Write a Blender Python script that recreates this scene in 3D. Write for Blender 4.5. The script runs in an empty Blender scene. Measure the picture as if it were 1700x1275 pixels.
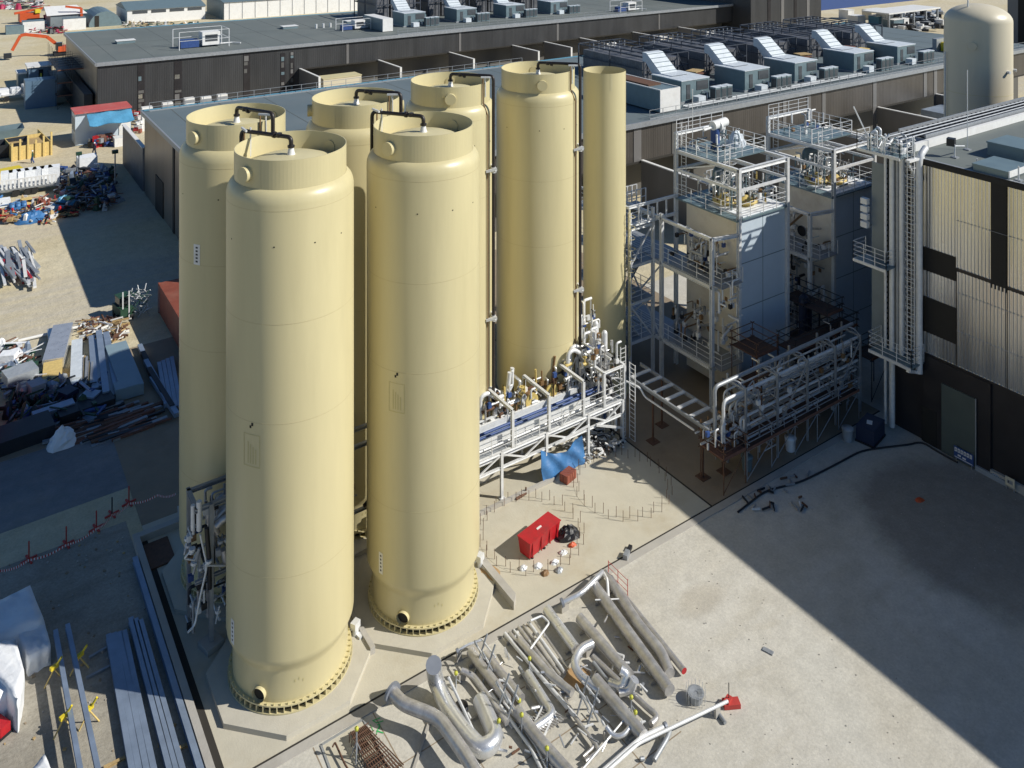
import bpy, math, random
from mathutils import Vector, Matrix
R_ = math.radians
random.seed(7)
scene = bpy.context.scene
# ------------------------------------------------------------------ camera
CAMH = 36.0; F = 1409.0; CX = 850.0; HY = -152.0; YAW = R_(34.24)
cd = bpy.data.cameras.new('camera'); cam = bpy.data.objects.new('camera', cd)
scene.collection.objects.link(cam); scene.camera = cam
cam.location = (0, 0, CAMH); cam.rotation_euler = (R_(90), 0, -YAW)
cd.sensor_width = 36; cd.lens = F/1700*36
cd.shift_y = -(637.5-HY)/1700
cd.clip_start = 0.5; cd.clip_end = 3000
scene.render.resolution_x = 1024; scene.render.resolution_y = 768
# ------------------------------------------------------------------ light
SUNEL = 37.0
to_sun = Vector((.719*math.cos(R_(SUNEL)), -.695*math.cos(R_(SUNEL)), math.sin(R_(SUNEL)))).normalized()
world = bpy.data.worlds.new('World'); scene.world = world; world.use_nodes = True
wn = world.node_tree; wn.nodes.clear()
sky = wn.nodes.new('ShaderNodeTexSky'); sky.sky_type = 'NISHITA'; sky.sun_disc = False
sky.sun_elevation = R_(SUNEL); sky.sun_rotation = math.atan2(to_sun.x, to_sun.y)
sky.air_density = 0.85; sky.dust_density = 0.1; sky.ozone_density = 2.0; sky.altitude = 1500
bg = wn.nodes.new('ShaderNodeBackground'); bg.inputs[1].default_value = 0.088
wo = wn.nodes.new('ShaderNodeOutputWorld')
hs = wn.nodes.new('ShaderNodeHueSaturation'); hs.inputs['Saturation'].default_value = 1.15
wn.links.new(sky.outputs[0], hs.inputs['Color']); wn.links.new(hs.outputs[0], bg.inputs[0]); wn.links.new(bg.outputs[0], wo.inputs[0])
sd = bpy.data.lights.new('sun', 'SUN'); sd.energy = 5.0; sd.angle = R_(0.5); sd.color = (1.0, .955, .87)
so = bpy.data.objects.new('sun', sd); scene.collection.objects.link(so)
so.rotation_euler = to_sun.to_track_quat('Z', 'Y').to_euler(); so.location = (60, -60, 90)
scene.view_settings.view_transform = 'Standard'; scene.view_settings.look = 'None'
scene.view_settings.exposure = 0.08; scene.view_settings.gamma = 1.0
scene.view_settings.use_curve_mapping = False
# ------------------------------------------------------------------ survey helpers: photo bearings to site coordinates
cs, sn = math.cos(YAW), math.sin(YAW)
def ray(px): k = (px-CX)/F; return (k*cs+sn, -k*sn+cs)
def P(px, py, z=0.0):
    d = F*(CAMH-z)/(py-HY); r = ray(px); return Vector((r[0]*d, r[1]*d, z))
def PY(px, py, Y):
    r = ray(px); d = Y/r[1]; return Vector((r[0]*d, Y, CAMH-(py-HY)*d/F))
def PX(px, py, X):
    r = ray(px); d = X/r[0]; return Vector((X, r[1]*d, CAMH-(py-HY)*d/F))
# ------------------------------------------------------------------ materials
MT = {}
def mat(name, col, rough=.6, metal=0., nscale=1.5, namt=.12, bump=0., bscale=8., stain=None, samt=0., rib=0., ribp=.3, coat=0., vert=False):
    m = bpy.data.materials.new(name); m.use_nodes = True; nt = m.node_tree; N = nt.nodes; L = nt.links
    b = N['Principled BSDF']; b.inputs['Roughness'].default_value = rough; b.inputs['Metallic'].default_value = metal
    if coat: b.inputs['Coat Weight'].default_value = coat; b.inputs['Coat Roughness'].default_value = .15
    g = N.new('ShaderNodeNewGeometry')
    pos = g.outputs['Position']
    if vert:
        mp = N.new('ShaderNodeMapping'); mp.inputs['Scale'].default_value = (1, 1, .12)
        L.new(pos, mp.inputs[0]); vpos = mp.outputs[0]
    else: vpos = pos
    n = N.new('ShaderNodeTexNoise'); n.inputs['Scale'].default_value = nscale; n.inputs['Detail'].default_value = 6; n.inputs['Roughness'].default_value = .65
    L.new(vpos, n.inputs['Vector'])
    mr = N.new('ShaderNodeMapRange'); mr.inputs[1].default_value = .25; mr.inputs[2].default_value = .75
    mr.inputs[3].default_value = 1-namt; mr.inputs[4].default_value = 1+namt
    L.new(n.outputs[0], mr.inputs[0])
    mx = N.new('ShaderNodeMix'); mx.data_type = 'RGBA'; mx.blend_type = 'MULTIPLY'; mx.inputs[0].default_value = 1
    mx.inputs[6].default_value = (*col, 1); L.new(mr.outputs[0], mx.inputs[7])
    out = mx.outputs[2]
    if stain:
        n2 = N.new('ShaderNodeTexNoise'); n2.inputs['Scale'].default_value = nscale*.35; n2.inputs['Detail'].default_value = 8
        n2.inputs['Roughness'].default_value = .7
        L.new(vpos, n2.inputs['Vector'])
        r2 = N.new('ShaderNodeMapRange'); r2.inputs[1].default_value = .5; r2.inputs[2].default_value = .72
        r2.inputs[3].default_value = 0; r2.inputs[4].default_value = samt; L.new(n2.outputs[0], r2.inputs[0])
        m2 = N.new('ShaderNodeMix'); m2.data_type = 'RGBA'; L.new(r2.outputs[0], m2.inputs[0])
        L.new(out, m2.inputs[6]); m2.inputs[7].default_value = (*stain, 1); out = m2.outputs[2]
    L.new(out, b.inputs['Base Color'])
    rr = N.new('ShaderNodeMapRange'); rr.inputs[3].default_value = max(0, rough-.12); rr.inputs[4].default_value = min(1, rough+.12)
    L.new(n.outputs[0], rr.inputs[0]); L.new(rr.outputs[0], b.inputs['Roughness'])
    last = None
    if rib:
        sp = N.new('ShaderNodeSeparateXYZ'); L.new(pos, sp.inputs[0])
        a = N.new('ShaderNodeMath'); a.operation = 'ADD'; L.new(sp.outputs[0], a.inputs[0]); L.new(sp.outputs[1], a.inputs[1])
        k = N.new('ShaderNodeMath'); k.operation = 'MULTIPLY'; k.inputs[1].default_value = 2*math.pi/ribp; L.new(a.outputs[0], k.inputs[0])
        s = N.new('ShaderNodeMath'); s.operation = 'SINE'; L.new(k.outputs[0], s.inputs[0])
        bp = N.new('ShaderNodeBump'); bp.inputs['Strength'].default_value = 1; bp.inputs['Distance'].default_value = rib
        L.new(s.outputs[0], bp.inputs['Height']); last = bp.outputs[0]
    if bump:
        n3 = N.new('ShaderNodeTexNoise'); n3.inputs['Scale'].default_value = bscale; n3.inputs['Detail'].default_value = 5
        L.new(pos, n3.inputs['Vector'])
        bp2 = N.new('ShaderNodeBump'); bp2.inputs['Strength'].default_value = 1; bp2.inputs['Distance'].default_value = bump
        L.new(n3.outputs[0], bp2.inputs['Height'])
        if last: L.new(last, bp2.inputs['Normal'])
        last = bp2.outputs[0]
    if last: L.new(last, b.inputs['Normal'])
    MT[name] = m; return m
mat('cream_paint', (.575, .508, .292), .37, 0, .9, .05, stain=(.46, .405, .23), samt=.5, vert=True)
mat('cream_inner', (.58, .52, .31), .5, 0, .6, .05)
mat('cream_pale', (.62, .56, .42), .4, 0, .5, .04, stain=(.5, .46, .33), samt=.3, vert=True)
mat('weld', (.50, .44, .22), .5, 0, 3, .06)
mat('weld_soft', (.53, .46, .26), .45, 0, 3, .05)
mat('black_pipe', (.022, .017, .015), .45, 0, 6, .2)
mat('dark_hole', (.02, .017, .013), .8)
mat('base_ring_dark', (.05, .045, .03), .7, 0, 20, .4)  # dark tone of the band behind the base ring gussets
mat('galv', (.70, .71, .71), .45, .2, 3, .14, bump=.004, bscale=20)
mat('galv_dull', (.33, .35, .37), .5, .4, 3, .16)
mat('steel_blue', (.30, .37, .47), .38, .45, 1.2, .18)
mat('foil', (.68, .69, .70), .3, .65, 2, .14, bump=.012, bscale=7)
mat('inox_dull', (.52, .51, .50), .38, .6, 2.5, .3, bump=.012, bscale=12, stain=(.34, .31, .28), samt=.5)
mat('flange_grey', (.24, .26, .30), .5, .3)
mat('white_paint', (.74, .74, .72), .5, 0, 2, .06, stain=(.5, .47, .42), samt=.4)
mat('white_sheet', (.78, .80, .82), .55, 0, 1.4, .05, bump=.05, bscale=2.5)
mat('grey_sheet', (.30, .33, .36), .45, 0, 1.5, .12, bump=.05, bscale=2.5)
mat('red_paint', (.42, .012, .018), .45, 0, 3, .2, stain=(.22, .03, .03), samt=.8)
mat('rust_red', (.27, .075, .045), .6, 0, 1.5, .2, stain=(.33, .16, .11), samt=.6, rib=.03, ribp=.28)
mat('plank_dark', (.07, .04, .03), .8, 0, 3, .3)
mat('brown_board', (.17, .08, .055), .75, 0, 3, .3)
mat('rust', (.12, .06, .035), .8, 0, 5, .4)
mat('roof_red', (.50, .10, .09), .55, 0, 2, .15, stain=(.45, .25, .22), samt=.6)
mat('tarp_blue', (.05, .17, .38), .5, 0, 2, .15, bump=.04, bscale=3)
mat('navy', (.012, .022, .055), .5)
mat('paint_blue', (.03, .07, .22), .5, 0, 3, .2)
mat('sky_blue', (.10, .27, .38), .5, 0, 3, .15)
mat('orange', (.52, .085, .022), .45, 0, 2, .12)
mat('yellow', (.66, .52, .03), .5, 0, 4, .1)
mat('hivis', (.50, .50, .06), .6, 0, 5, .1)
mat('timber', (.42, .30, .14), .75, 0, 4, .25, stain=(.25, .16, .08), samt=.5)
mat('timber_yellow', (.62, .46, .17), .7, 0, 4, .2)
mat('skin', (.42, .25, .17), .6); mat('cloth_dark', (.03, .035, .06), .8)
mat('cloth_white', (.6, .6, .6), .8)
mat('plastic_black', (.015, .015, .018), .45)
mat('green_dark', (.02, .06, .035), .5, 0, 4, .3)
mat('green_roof', (.03, .13, .09), .6)
mat('tyre', (.02, .02, .02), .85)
mat('glass_dark', (.015, .02, .025), .1)
mat('concrete_slab', (.50, .465, .37), .85, 0, .9, .07, bump=.01, bscale=12, stain=(.40, .33, .21), samt=.55)
mat('concrete_plinth', (.50, .47, .39), .85, 0, 1.2, .07, bump=.008, bscale=14, stain=(.42, .38, .3), samt=.4)
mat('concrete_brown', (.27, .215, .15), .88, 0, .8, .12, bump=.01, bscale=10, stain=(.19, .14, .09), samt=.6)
mat('concrete_grey', (.40, .38, .34), .85, 0, 1.0, .10, bump=.01, bscale=10, stain=(.3, .27, .22), samt=.5)
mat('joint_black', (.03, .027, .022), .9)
mat('facade_dark', (.055, .056, .058), .42, .25, .5, .22, rib=.006, ribp=.38, vert=True)
mat('facade_warm', (.10, .09, .08), .42, .3, .5, .25, rib=.006, ribp=.38, vert=True)
mat('facade_tan_reflect', (.24, .205, .17), .35, .35, .4, .4, rib=.02, ribp=.5, vert=True)  # brown holds the tan ground's reflection, put into the colour
mat('panel_dark', (.12, .118, .11), .55, .15, .35, .16, stain=(.12, .11, .1), samt=.5, vert=True)
mat('fin_panel', (.20, .195, .19), .5, .3, .3, .15, stain=(.2, .18, .17), samt=.4, vert=True)
mat('roof_membrane', (.135, .155, .148), .75, 0, .12, .12, bump=.01, bscale=3, stain=(.18, .19, .175), samt=.7)
mat('roof_membrane_blue', (.12, .155, .17), .7, 0, .12, .12, stain=(.18, .2, .2), samt=.6)
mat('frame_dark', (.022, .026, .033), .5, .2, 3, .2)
mat('frame_grey', (.055, .065, .085), .5, .2, 3, .2)
mat('screen_grey', (.15, .155, .17), .5, .4, .8, .35, rib=.02, ribp=.4)
mat('hvac_grey', (.16, .225, .25), .45, .2, 1.2, .12)
mat('hvac_white', (.56, .61, .65), .5, 0, 1.2, .1, bump=.05, bscale=2)
mat('louvre', (.08, .09, .10), .5, .3, 3, .2)
mat('corrugated', (.64, .645, .64), .24, .95, .9, .16, vert=True)
mat('corrugated_dark', (.035, .032, .034), .4, .3, .6, .2)
mat('dark_recess', (.012, .011, .010), .7)
mat('door_green', (.075, .095, .088), .6, 0, 1, .1)
mat('beige_bounce_box', (.72, .67, .57), .45, .15, 1.0, .06, stain=(.40, .30, .2), samt=.45)  # beige is light bounced off the cream tanks, mixed into the colour
mat('white_box_shade_blue', (.55, .64, .72), .45, .1, 1.0, .05)  # white with the blue of the shaded tower front mixed in
mat('grey_box', (.20, .235, .25), .45, .1, .8, .1)
mat('valve_brown', (.22, .13, .06), .6, .2, 6, .3)
mat('valve_yellow', (.55, .42, .14), .5, 0, 6, .3)
mat('tarp_light', (.09, .30, .48), .45, 0, 2, .12, bump=.05, bscale=3)
mat('magenta', (.36, .02, .07), .5)
mat('green_mark', (.05, .40, .12), .8)
mat('hvac_box', (.24, .33, .38), .45, .1, 1, .1)
mat('steel_cabin', (.10, .17, .25), .5, 0, 1, .1)
mat('seam', (.10, .115, .112), .8)
mat('rust_stain', (.42, .27, .13), .9, 0, 4, .2)
mat('ink', (.03, .035, .04), .7)
mat('tape_red', (.45, .05, .04), .6); mat('tape_white', (.7, .7, .7), .6)
mat('rubble', (.35, .32, .28), .85, 0, 5, .4)
# ------------------------------------------------------------------ mesh helpers
def arcpath(pts, rad, n=5):
    pts = [Vector(p) for p in pts]; out = [pts[0]]
    for i in range(1, len(pts)-1):
        a, b, c = pts[i-1], pts[i], pts[i+1]
        u = (a-b); v = (c-b); lu, lv = u.length, v.length
        if lu < 1e-5 or lv < 1e-5: continue
        u.normalize(); v.normalize()
        r = min(rad, lu*.48, lv*.48)
        p0, p1 = b+u*r, b+v*r
        for k in range(n+1):
            t = k/n; out.append((1-t)**2*p0 + 2*t*(1-t)*b + t*t*p1)
    out.append(pts[-1]); return out
class MB:
    def __init__(s): s.v = []; s.f = []; s.m = []; s.s = []; s.mats = []
    def mi(s, m):
        if m not in s.mats: s.mats.append(m)
        return s.mats.index(m)
    def add(s, vs, fs, m, smooth=False):
        o = len(s.v); s.v += [tuple(v) for v in vs]; k = s.mi(m)
        for f in fs: s.f.append([o+i for i in f]); s.m.append(k); s.s.append(smooth)
        return s
    def box(s, x0, x1, y0, y1, z0, z1, m):
        vs = [(x, y, z) for z in (z0, z1) for x, y in ((x0, y0), (x1, y0), (x1, y1), (x0, y1))]
        return s.add(vs, [(0, 3, 2, 1), (4, 5, 6, 7), (0, 1, 5, 4), (1, 2, 6, 5), (2, 3, 7, 6), (3, 0, 4, 7)], m)
    def obox(s, c, sz, rz, m, bev=0, tilt=0):
        hx, hy, hz = sz[0]/2, sz[1]/2, sz[2]/2
        M = Matrix.Translation(Vector(c)) @ Matrix.Rotation(rz, 4, 'Z') @ Matrix.Rotation(tilt, 4, 'Y')
        vs = [M @ Vector((x, y, z)) for z in (-hz, hz) for x, y in ((-hx, -hy), (hx, -hy), (hx, hy), (-hx, hy))]
        return s.add(vs, [(0, 3, 2, 1), (4, 5, 6, 7), (0, 1, 5, 4), (1, 2, 6, 5), (2, 3, 7, 6), (3, 0, 4, 7)], m)
    def beam(s, p, q, w, h, m):
        p, q = Vector(p), Vector(q); d = (q-p)
        if d.length < 1e-6: return s
        d.normalize(); up = Vector((0, 0, 1)) if abs(d.z) < .95 else Vector((0, 1, 0))
        a = d.cross(up).normalized()*(w/2); b = a.cross(d).normalized()*(h/2)
        vs = [p-a-b, p+a-b, p+a+b, p-a+b, q-a-b, q+a-b, q+a+b, q-a+b]
        return s.add(vs, [(0, 1, 2, 3), (7, 6, 5, 4), (0, 4, 5, 1), (1, 5, 6, 2), (2, 6, 7, 3), (3, 7, 4, 0)], m)
    def hbeam(s, p, q, w, h, m, t=.03):       # I section
        p, q = Vector(p), Vector(q); d = (q-p).normalized(); up = Vector((0, 0, 1)) if abs(d.z) < .95 else Vector((0, 1, 0))
        a = d.cross(up).normalized(); b = a.cross(d).normalized()
        for k in (-1, 1): s.beam(p+b*k*(h/2-t/2), q+b*k*(h/2-t/2), w, t, m)
        s.beam(p, q, t, h-2*t, m); return s
    def tube(s, pts, r, m, seg=10, rad=0, caps=True, n=5, capm=None):
        pts = arcpath(pts, rad, n) if rad else [Vector(p) for p in pts]
        vs, fs = [], []; t0 = (pts[1]-pts[0]).normalized()
        up = Vector((0, 0, 1)) if abs(t0.z) < .9 else Vector((1, 0, 0))
        a = t0.cross(up).normalized()
        for i, p in enumerate(pts):
            t = (pts[min(i+1, len(pts)-1)]-pts[max(i-1, 0)]).normalized()
            a = (a - t*a.dot(t)).normalized(); b = t.cross(a)
            rr = r[i] if isinstance(r, (list, tuple)) else r
            for k in range(seg):
                th = 2*math.pi*k/seg; vs.append(p + a*math.cos(th)*rr + b*math.sin(th)*rr)
            if i:
                o = (i-1)*seg
                for k in range(seg): fs.append((o+k, o+(k+1) % seg, o+seg+(k+1) % seg, o+seg+k))
        s.add(vs, fs, m, True)
        if caps:
            o = (len(pts)-1)*seg
            s.add([vs[k] for k in range(seg)], [tuple(reversed(range(seg)))], capm or m)
            s.add([vs[o+k] for k in range(seg)], [tuple(range(seg))], capm or m)
        return s
    def lathe(s, prof, m, seg=64, c=(0, 0), smooth=True, a0=0, a1=2*math.pi):
        full = abs(a1-a0-2*math.pi) < 1e-6; n = seg if full else seg+1
        vs = []
        for r, z in prof:
            for k in range(n):
                th = a0+(a1-a0)*k/seg; vs.append((c[0]+r*math.cos(th), c[1]+r*math.sin(th), z))
        fs = []
        for i in range(len(prof)-1):
            for k in range(seg):
                k2 = (k+1) % n if full else k+1
                fs.append((i*n+k, i*n+k2, (i+1)*n+k2, (i+1)*n+k))
        return s.add(vs, fs, m, smooth)
    def disc(s, c, r, m, seg=24, z=None):
        vs = [(c[0]+r*math.cos(2*math.pi*k/seg), c[1]+r*math.sin(2*math.pi*k/seg), c[2]) for k in range(seg)]
        return s.add(vs, [tuple(range(seg))], m)
    def prism(s, pts, z0, z1, m):
        n = len(pts); vs = [(x, y, z0) for x, y in pts]+[(x, y, z1) for x, y in pts]
        fs = [tuple(reversed(range(n))), tuple(range(n, 2*n))]+[(i, (i+1) % n, n+(i+1) % n, n+i) for i in range(n)]
        return s.add(vs, fs, m)
    def rail(s, p, q, h=1.1, m='galv', n=None, w=.042, mids=2):
        p, q = Vector(p), Vector(q); L = (q-p).length; n = n or max(1, round(L/1.5)); z = Vector((0, 0, 1))
        for i in range(n+1): a = p+(q-p)*i/n; s.beam(a, a+z*h, w, w, m)
        for k in range(mids+1): s.beam(p+z*h*(1-k/(mids+1)), q+z*h*(1-k/(mids+1)), w*.7, w*.7, m)
        return s
    def ladder(s, p, z1, dx, dy, m='galv', w=.5, step=.3):
        x, y, z0 = p; a = Vector((dx, dy, 0)).normalized()*w/2
        s.beam(Vector(p)-a, Vector((x, y, z1))-a, .05, .05, m); s.beam(Vector(p)+a, Vector((x, y, z1))+a, .05, .05, m)
        k = z0
        while k < z1: s.beam(Vector((x, y, k))-a, Vector((x, y, k))+a, .03, .03, m); k += step
        return s
    def build(s, name, root=None, label=None, local=False):
        me = bpy.data.meshes.new(name)
        vs = s.v
        if root is not None and not local:
            o = root.get('_o', (0, 0, 0)); vs = [(v[0]-o[0], v[1]-o[1], v[2]-o[2]) for v in vs]
        loc = (0, 0, 0)
        if root is None and not local:
            xs = [v[0] for v in vs]; ys = [v[1] for v in vs]; zs = [v[2] for v in vs]
            loc = ((min(xs)+max(xs))/2, (min(ys)+max(ys))/2, min(zs))
            vs = [(v[0]-loc[0], v[1]-loc[1], v[2]-loc[2]) for v in vs]
        me.from_pydata(vs, [], s.f); me.update()
        for m in s.mats: me.materials.append(MT[m])
        me.polygons.foreach_set('material_index', s.m); me.polygons.foreach_set('use_smooth', s.s)
        ob = bpy.data.objects.new(name, me); scene.collection.objects.link(ob); ob.location = loc
        ob['_o'] = tuple(float(c) for c in loc) if root is None else ((0., 0., 0.) if local else tuple(root.get('_o', (0, 0, 0))))
        if root is not None: ob.parent = root
        if label: ob['label'] = label
        return ob
def tag(o, label, cat, group=None, kind=None):
    o['label'] = label; o['category'] = cat
    if group: o['group'] = group
    if kind: o['kind'] = kind
    return o
def thing(name, label, cat, loc=(0, 0, 0), group=None, rz=0):
    o = bpy.data.objects.new(name, None); scene.collection.objects.link(o)
    o.location = loc; o['_o'] = tuple(float(c) for c in loc); o.empty_display_size = .3; o.rotation_euler = (0, 0, rz)
    return tag(o, label, cat, group)
def struct(o): o['kind'] = 'structure'; return o
def dup(root, loc, rz=0, label=None, group=None, scale=None):
    def cp(o, par):
        c = o.copy(); scene.collection.objects.link(c); c.parent = par
        for ch in list(o.children): cp(ch, c)
        return c
    kids = list(root.children)
    r = root.copy(); scene.collection.objects.link(r); r.location = loc; r.rotation_euler = (0, 0, rz)
    if label: r['label'] = label
    if group: r['group'] = group
    if scale: r.scale = scale
    for ch in kids: cp(ch, r)
    return r
# ================================================================== GROUND
def ground_material(name, cols, scale, bands=(), blots=(), fine=.12, bumpd=.03, bscale=6, band_col=None, rough=.92, tracks=()):
    m = bpy.data.materials.new(name); m.use_nodes = True; nt = m.node_tree; N = nt.nodes; L = nt.links
    b = N['Principled BSDF']; b.inputs['Roughness'].default_value = rough
    b.inputs['Specular IOR Level'].default_value = .25
    g = N.new('ShaderNodeNewGeometry'); sp = N.new('ShaderNodeSeparateXYZ'); L.new(g.outputs['Position'], sp.inputs[0])
    def noise(s, d=6, r=.6, vec=None):
        n = N.new('ShaderNodeTexNoise'); n.inputs['Scale'].default_value = s; n.inputs['Detail'].default_value = d
        n.inputs['Roughness'].default_value = r; L.new(vec or g.outputs['Position'], n.inputs['Vector']); return n.outputs[0]
    def math_(op, a, b_=None, c=None):
        n = N.new('ShaderNodeMath'); n.operation = op
        for i, v in enumerate((a, b_, c)):
            if v is None: continue
            if isinstance(v, (int, float)): n.inputs[i].default_value = v
            else: L.new(v, n.inputs[i])
        return n.outputs[0]
    def mrange(v, a, b_, c, d):
        n = N.new('ShaderNodeMapRange'); n.interpolation_type = 'SMOOTHSTEP'; L.new(v, n.inputs[0])
        for i, q in enumerate((a, b_, c, d)): n.inputs[i+1].default_value = q
        return n.outputs[0]
    def mix(f, a, b_, bl='MIX'):
        n = N.new('ShaderNodeMix'); n.data_type = 'RGBA'; n.blend_type = bl
        if isinstance(f, (int, float)): n.inputs[0].default_value = f
        else: L.new(f, n.inputs[0])
        for i, v in ((6, a), (7, b_)):
            if isinstance(v, tuple): n.inputs[i].default_value = (*v, 1)
            else: L.new(v, n.inputs[i])
        return n.outputs[2]
    big = noise(scale, 7, .62)
    out = mix(mrange(big, .36, .64, 0, 1), cols[0], cols[1])
    mp = N.new('ShaderNodeMapping'); mp.inputs['Scale'].default_value = (.25, 1.3, 1); L.new(g.outputs['Position'], mp.inputs[0])
    streak = noise(scale*3, 5, .6, mp.outputs[0])
    out = mix(mrange(streak, .5, .68, 0, .5), out, cols[2])
    wob = math_('MULTIPLY_ADD', noise(.09, 4), 9.0, -4.5)
    yy = math_('ADD', sp.outputs[1], wob)
    for (y0, y1, soft, col, amt) in bands:
        f1 = mrange(yy, y0-soft, y0+soft, 0, 1); f2 = mrange(yy, y1-soft, y1+soft, 1, 0)
        mp2 = N.new('ShaderNodeMapping'); mp2.inputs['Scale'].default_value = (.05, 1.6, 1); L.new(g.outputs['Position'], mp2.inputs[0])
        st = mrange(noise(.9, 4, .6, mp2.outputs[0]), .35, .6, .35, 1)
        out = mix(math_('MULTIPLY', math_('MULTIPLY', math_('MULTIPLY', f1, f2), amt), st), out, col)
    for (cx, cy, rr, w, amt) in tracks:
        dx = math_('SUBTRACT', sp.outputs[0], cx); dy = math_('SUBTRACT', sp.outputs[1], cy)
        d = math_('SQRT', math_('ADD', math_('MULTIPLY', dx, dx), math_('MULTIPLY', dy, dy)))
        d = math_('ADD', d, math_('MULTIPLY_ADD', noise(.12, 2), 2.0, -1.0))
        d = math_('ABSOLUTE', math_('SUBTRACT', d, rr))
        out = mix(math_('MULTIPLY', mrange(d, w*.4, w, amt, 0), mrange(noise(.5, 4), .42, .6, 0, 1)), out, cols[2])
    for (cx, cy, rx, ry, ang, soft, col, amt) in blots:
        dx = math_('SUBTRACT', sp.outputs[0], cx); dy = math_('SUBTRACT', sp.outputs[1], cy)
        c, s = math.cos(ang), math.sin(ang)
        u = math_('DIVIDE', math_('ADD', math_('MULTIPLY', dx, c), math_('MULTIPLY', dy, s)), rx)
        v = math_('DIVIDE', math_('SUBTRACT', math_('MULTIPLY', dy, c), math_('MULTIPLY', dx, s)), ry)
        d = math_('SQRT', math_('ADD', math_('MULTIPLY', u, u), math_('MULTIPLY', v, v)))
        d = math_('ADD', d, math_('MULTIPLY_ADD', noise(.35, 5), .5, -.25))
        out = mix(mrange(d, 1-soft, 1+soft, amt, 0), out, col)
    mid = mrange(noise(1.1, 8, .72), .3, .7, .90, 1.08); out = mix(1.0, out, mid, 'MULTIPLY')
    fn = noise(7, 6, .75)
    sc = mrange(fn, .25, .75, 1-fine, 1+fine)
    out = mix(1.0, out, sc, 'MULTIPLY')
    vor = N.new('ShaderNodeTexVoronoi'); vor.inputs['Scale'].default_value = 3.2; L.new(g.outputs['Position'], vor.inputs['Vector'])
    spk = mrange(vor.outputs['Distance'], .03, .1, .5, 0)
    sm = mrange(noise(.8, 3), .5, .62, 0, 1)
    out = mix(math_('MULTIPLY', spk, sm), out, tuple(c*.45 for c in cols[0]))
    L.new(out, b.inputs['Base Color'])
    bp = N.new('ShaderNodeBump'); bp.inputs['Strength'].default_value = 1; bp.inputs['Distance'].default_value = bumpd
    h = math_('ADD', noise(bscale, 6, .7), math_('MULTIPLY', noise(.7, 4), 2.5)); L.new(h, bp.inputs['Height'])
    L.new(bp.outputs[0], b.inputs['Normal']); MT[name] = m
SAND = (.53, .455, .285); SAND2 = (.58, .52, .375); SAND3 = (.46, .40, .275)
ground_material('sand', (SAND, SAND2, SAND3), .06,
    bands=((80, 93, 1.6, (.50, .455, .36), .95), (104, 119, 2, (.52, .46, .35), .8), (128, 150, 3, (.50, .43, .30), .7), (160, 176, 3, (.55, .49, .36), .8)), bumpd=.05, bscale=4)
ground_material('asphalt_dusty', ((.20, .205, .21), (.24, .24, .235), (.27, .26, .235)), .2, bumpd=.01, fine=.08)
ground_material('yard_gravel', ((.49, .465, .40), (.53, .51, .455), (.45, .42, .35)), .11,
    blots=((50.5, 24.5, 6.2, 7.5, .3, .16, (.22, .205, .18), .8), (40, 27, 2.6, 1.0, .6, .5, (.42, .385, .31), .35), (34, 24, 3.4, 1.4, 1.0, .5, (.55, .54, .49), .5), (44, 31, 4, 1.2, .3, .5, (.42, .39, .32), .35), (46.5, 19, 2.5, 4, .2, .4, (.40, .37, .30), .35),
           (33, 31, 1.5, .8, 0, .4, (.38, .34, .27), .5)), bumpd=.015, bscale=9, fine=.12,
    tracks=((75, 5, 38, .35, .4), (75, 5, 40, .35, .4), (60, -25, 47, .4, .4), (60, -25, 49.2, .4, .4), (38, 62, 34, .3, .4), (38, 62, 36, .3, .4)))
ground_material('yard_grey', ((.30, .275, .225), (.36, .335, .28), (.24, .215, .17)), .3, bumpd=.02, bscale=14, fine=.2)
def sheet(name, pts, z, m):
    o = struct(MB().add([(x, y, z) for x, y in pts], [tuple(range(len(pts)))], m).build(name)); return o
sheet('ground', [(-1500, -400), (1500, -400), (1500, 1600), (-1500, 1600)], 0, 'sand')
sheet('road', [(-200, 54.5), (22, 57.2), (22, 64.3), (-200, 64.3)], .004, 'asphalt_dusty')
sheet('yard', [(9.3, -60), (140, -60), (140, 60), (56, 60), (56, 35.4), (9.3, 35.4)], .008, 'yard_gravel')
sheet('gravel_yard', [(-120, -60), (9.3, -60), (9.3, 54.0), (-120, 54.0)], .006, 'yard_grey')
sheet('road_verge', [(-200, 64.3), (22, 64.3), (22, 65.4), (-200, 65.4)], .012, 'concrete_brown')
b = MB(); b.box(10.0, 38.6, 35.5, 53, -.3, .035, 'concrete_slab'); struct(b.build('tank_slab_pavement'))
b = MB(); b.box(9.86, 38.72, 35.38, 35.5, -.3, .016, 'joint_black'); b.box(38.6, 38.75, 35.5, 75, -.3, .012, 'joint_black')
b.box(38.72, 56, 35.38, 35.5, -.3, .011, 'joint_black'); struct(b.build('expansion_joint'))
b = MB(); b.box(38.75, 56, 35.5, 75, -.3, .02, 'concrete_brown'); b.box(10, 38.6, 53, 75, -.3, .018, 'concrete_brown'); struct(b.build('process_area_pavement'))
b = MB(); b.box(10.2, 38.6, 34.93, 35.38, -.2, .045, 'concrete_grey'); b.box(38.6, 54.8, 34.9, 35.38, -.2, .05, 'concrete_grey'); struct(b.build('kerb'))
# raised kerb / channel along the left of the slab
b = MB(); b.box(9.30, 9.62, 26, 51.6, -.1, .42, 'concrete_grey'); b.box(9.30, 13.2, 51.6, 52.0, -.1, .42, 'concrete_grey')
tag(b.build('bund_kerb'), 'long raised concrete kerb along the left edge of the tank slab', 'kerb')
MBd = MB(); MBd.box(9.62, 10.02, 26, 51.6, 0, .05, 'joint_black'); tag(MBd.build('drain_shade_strip'), 'flat strip painted with the shade of a drain channel, running along the inside of the raised kerb', 'drain')  # flat strip, its black stands in for shade down in the channel
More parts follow.
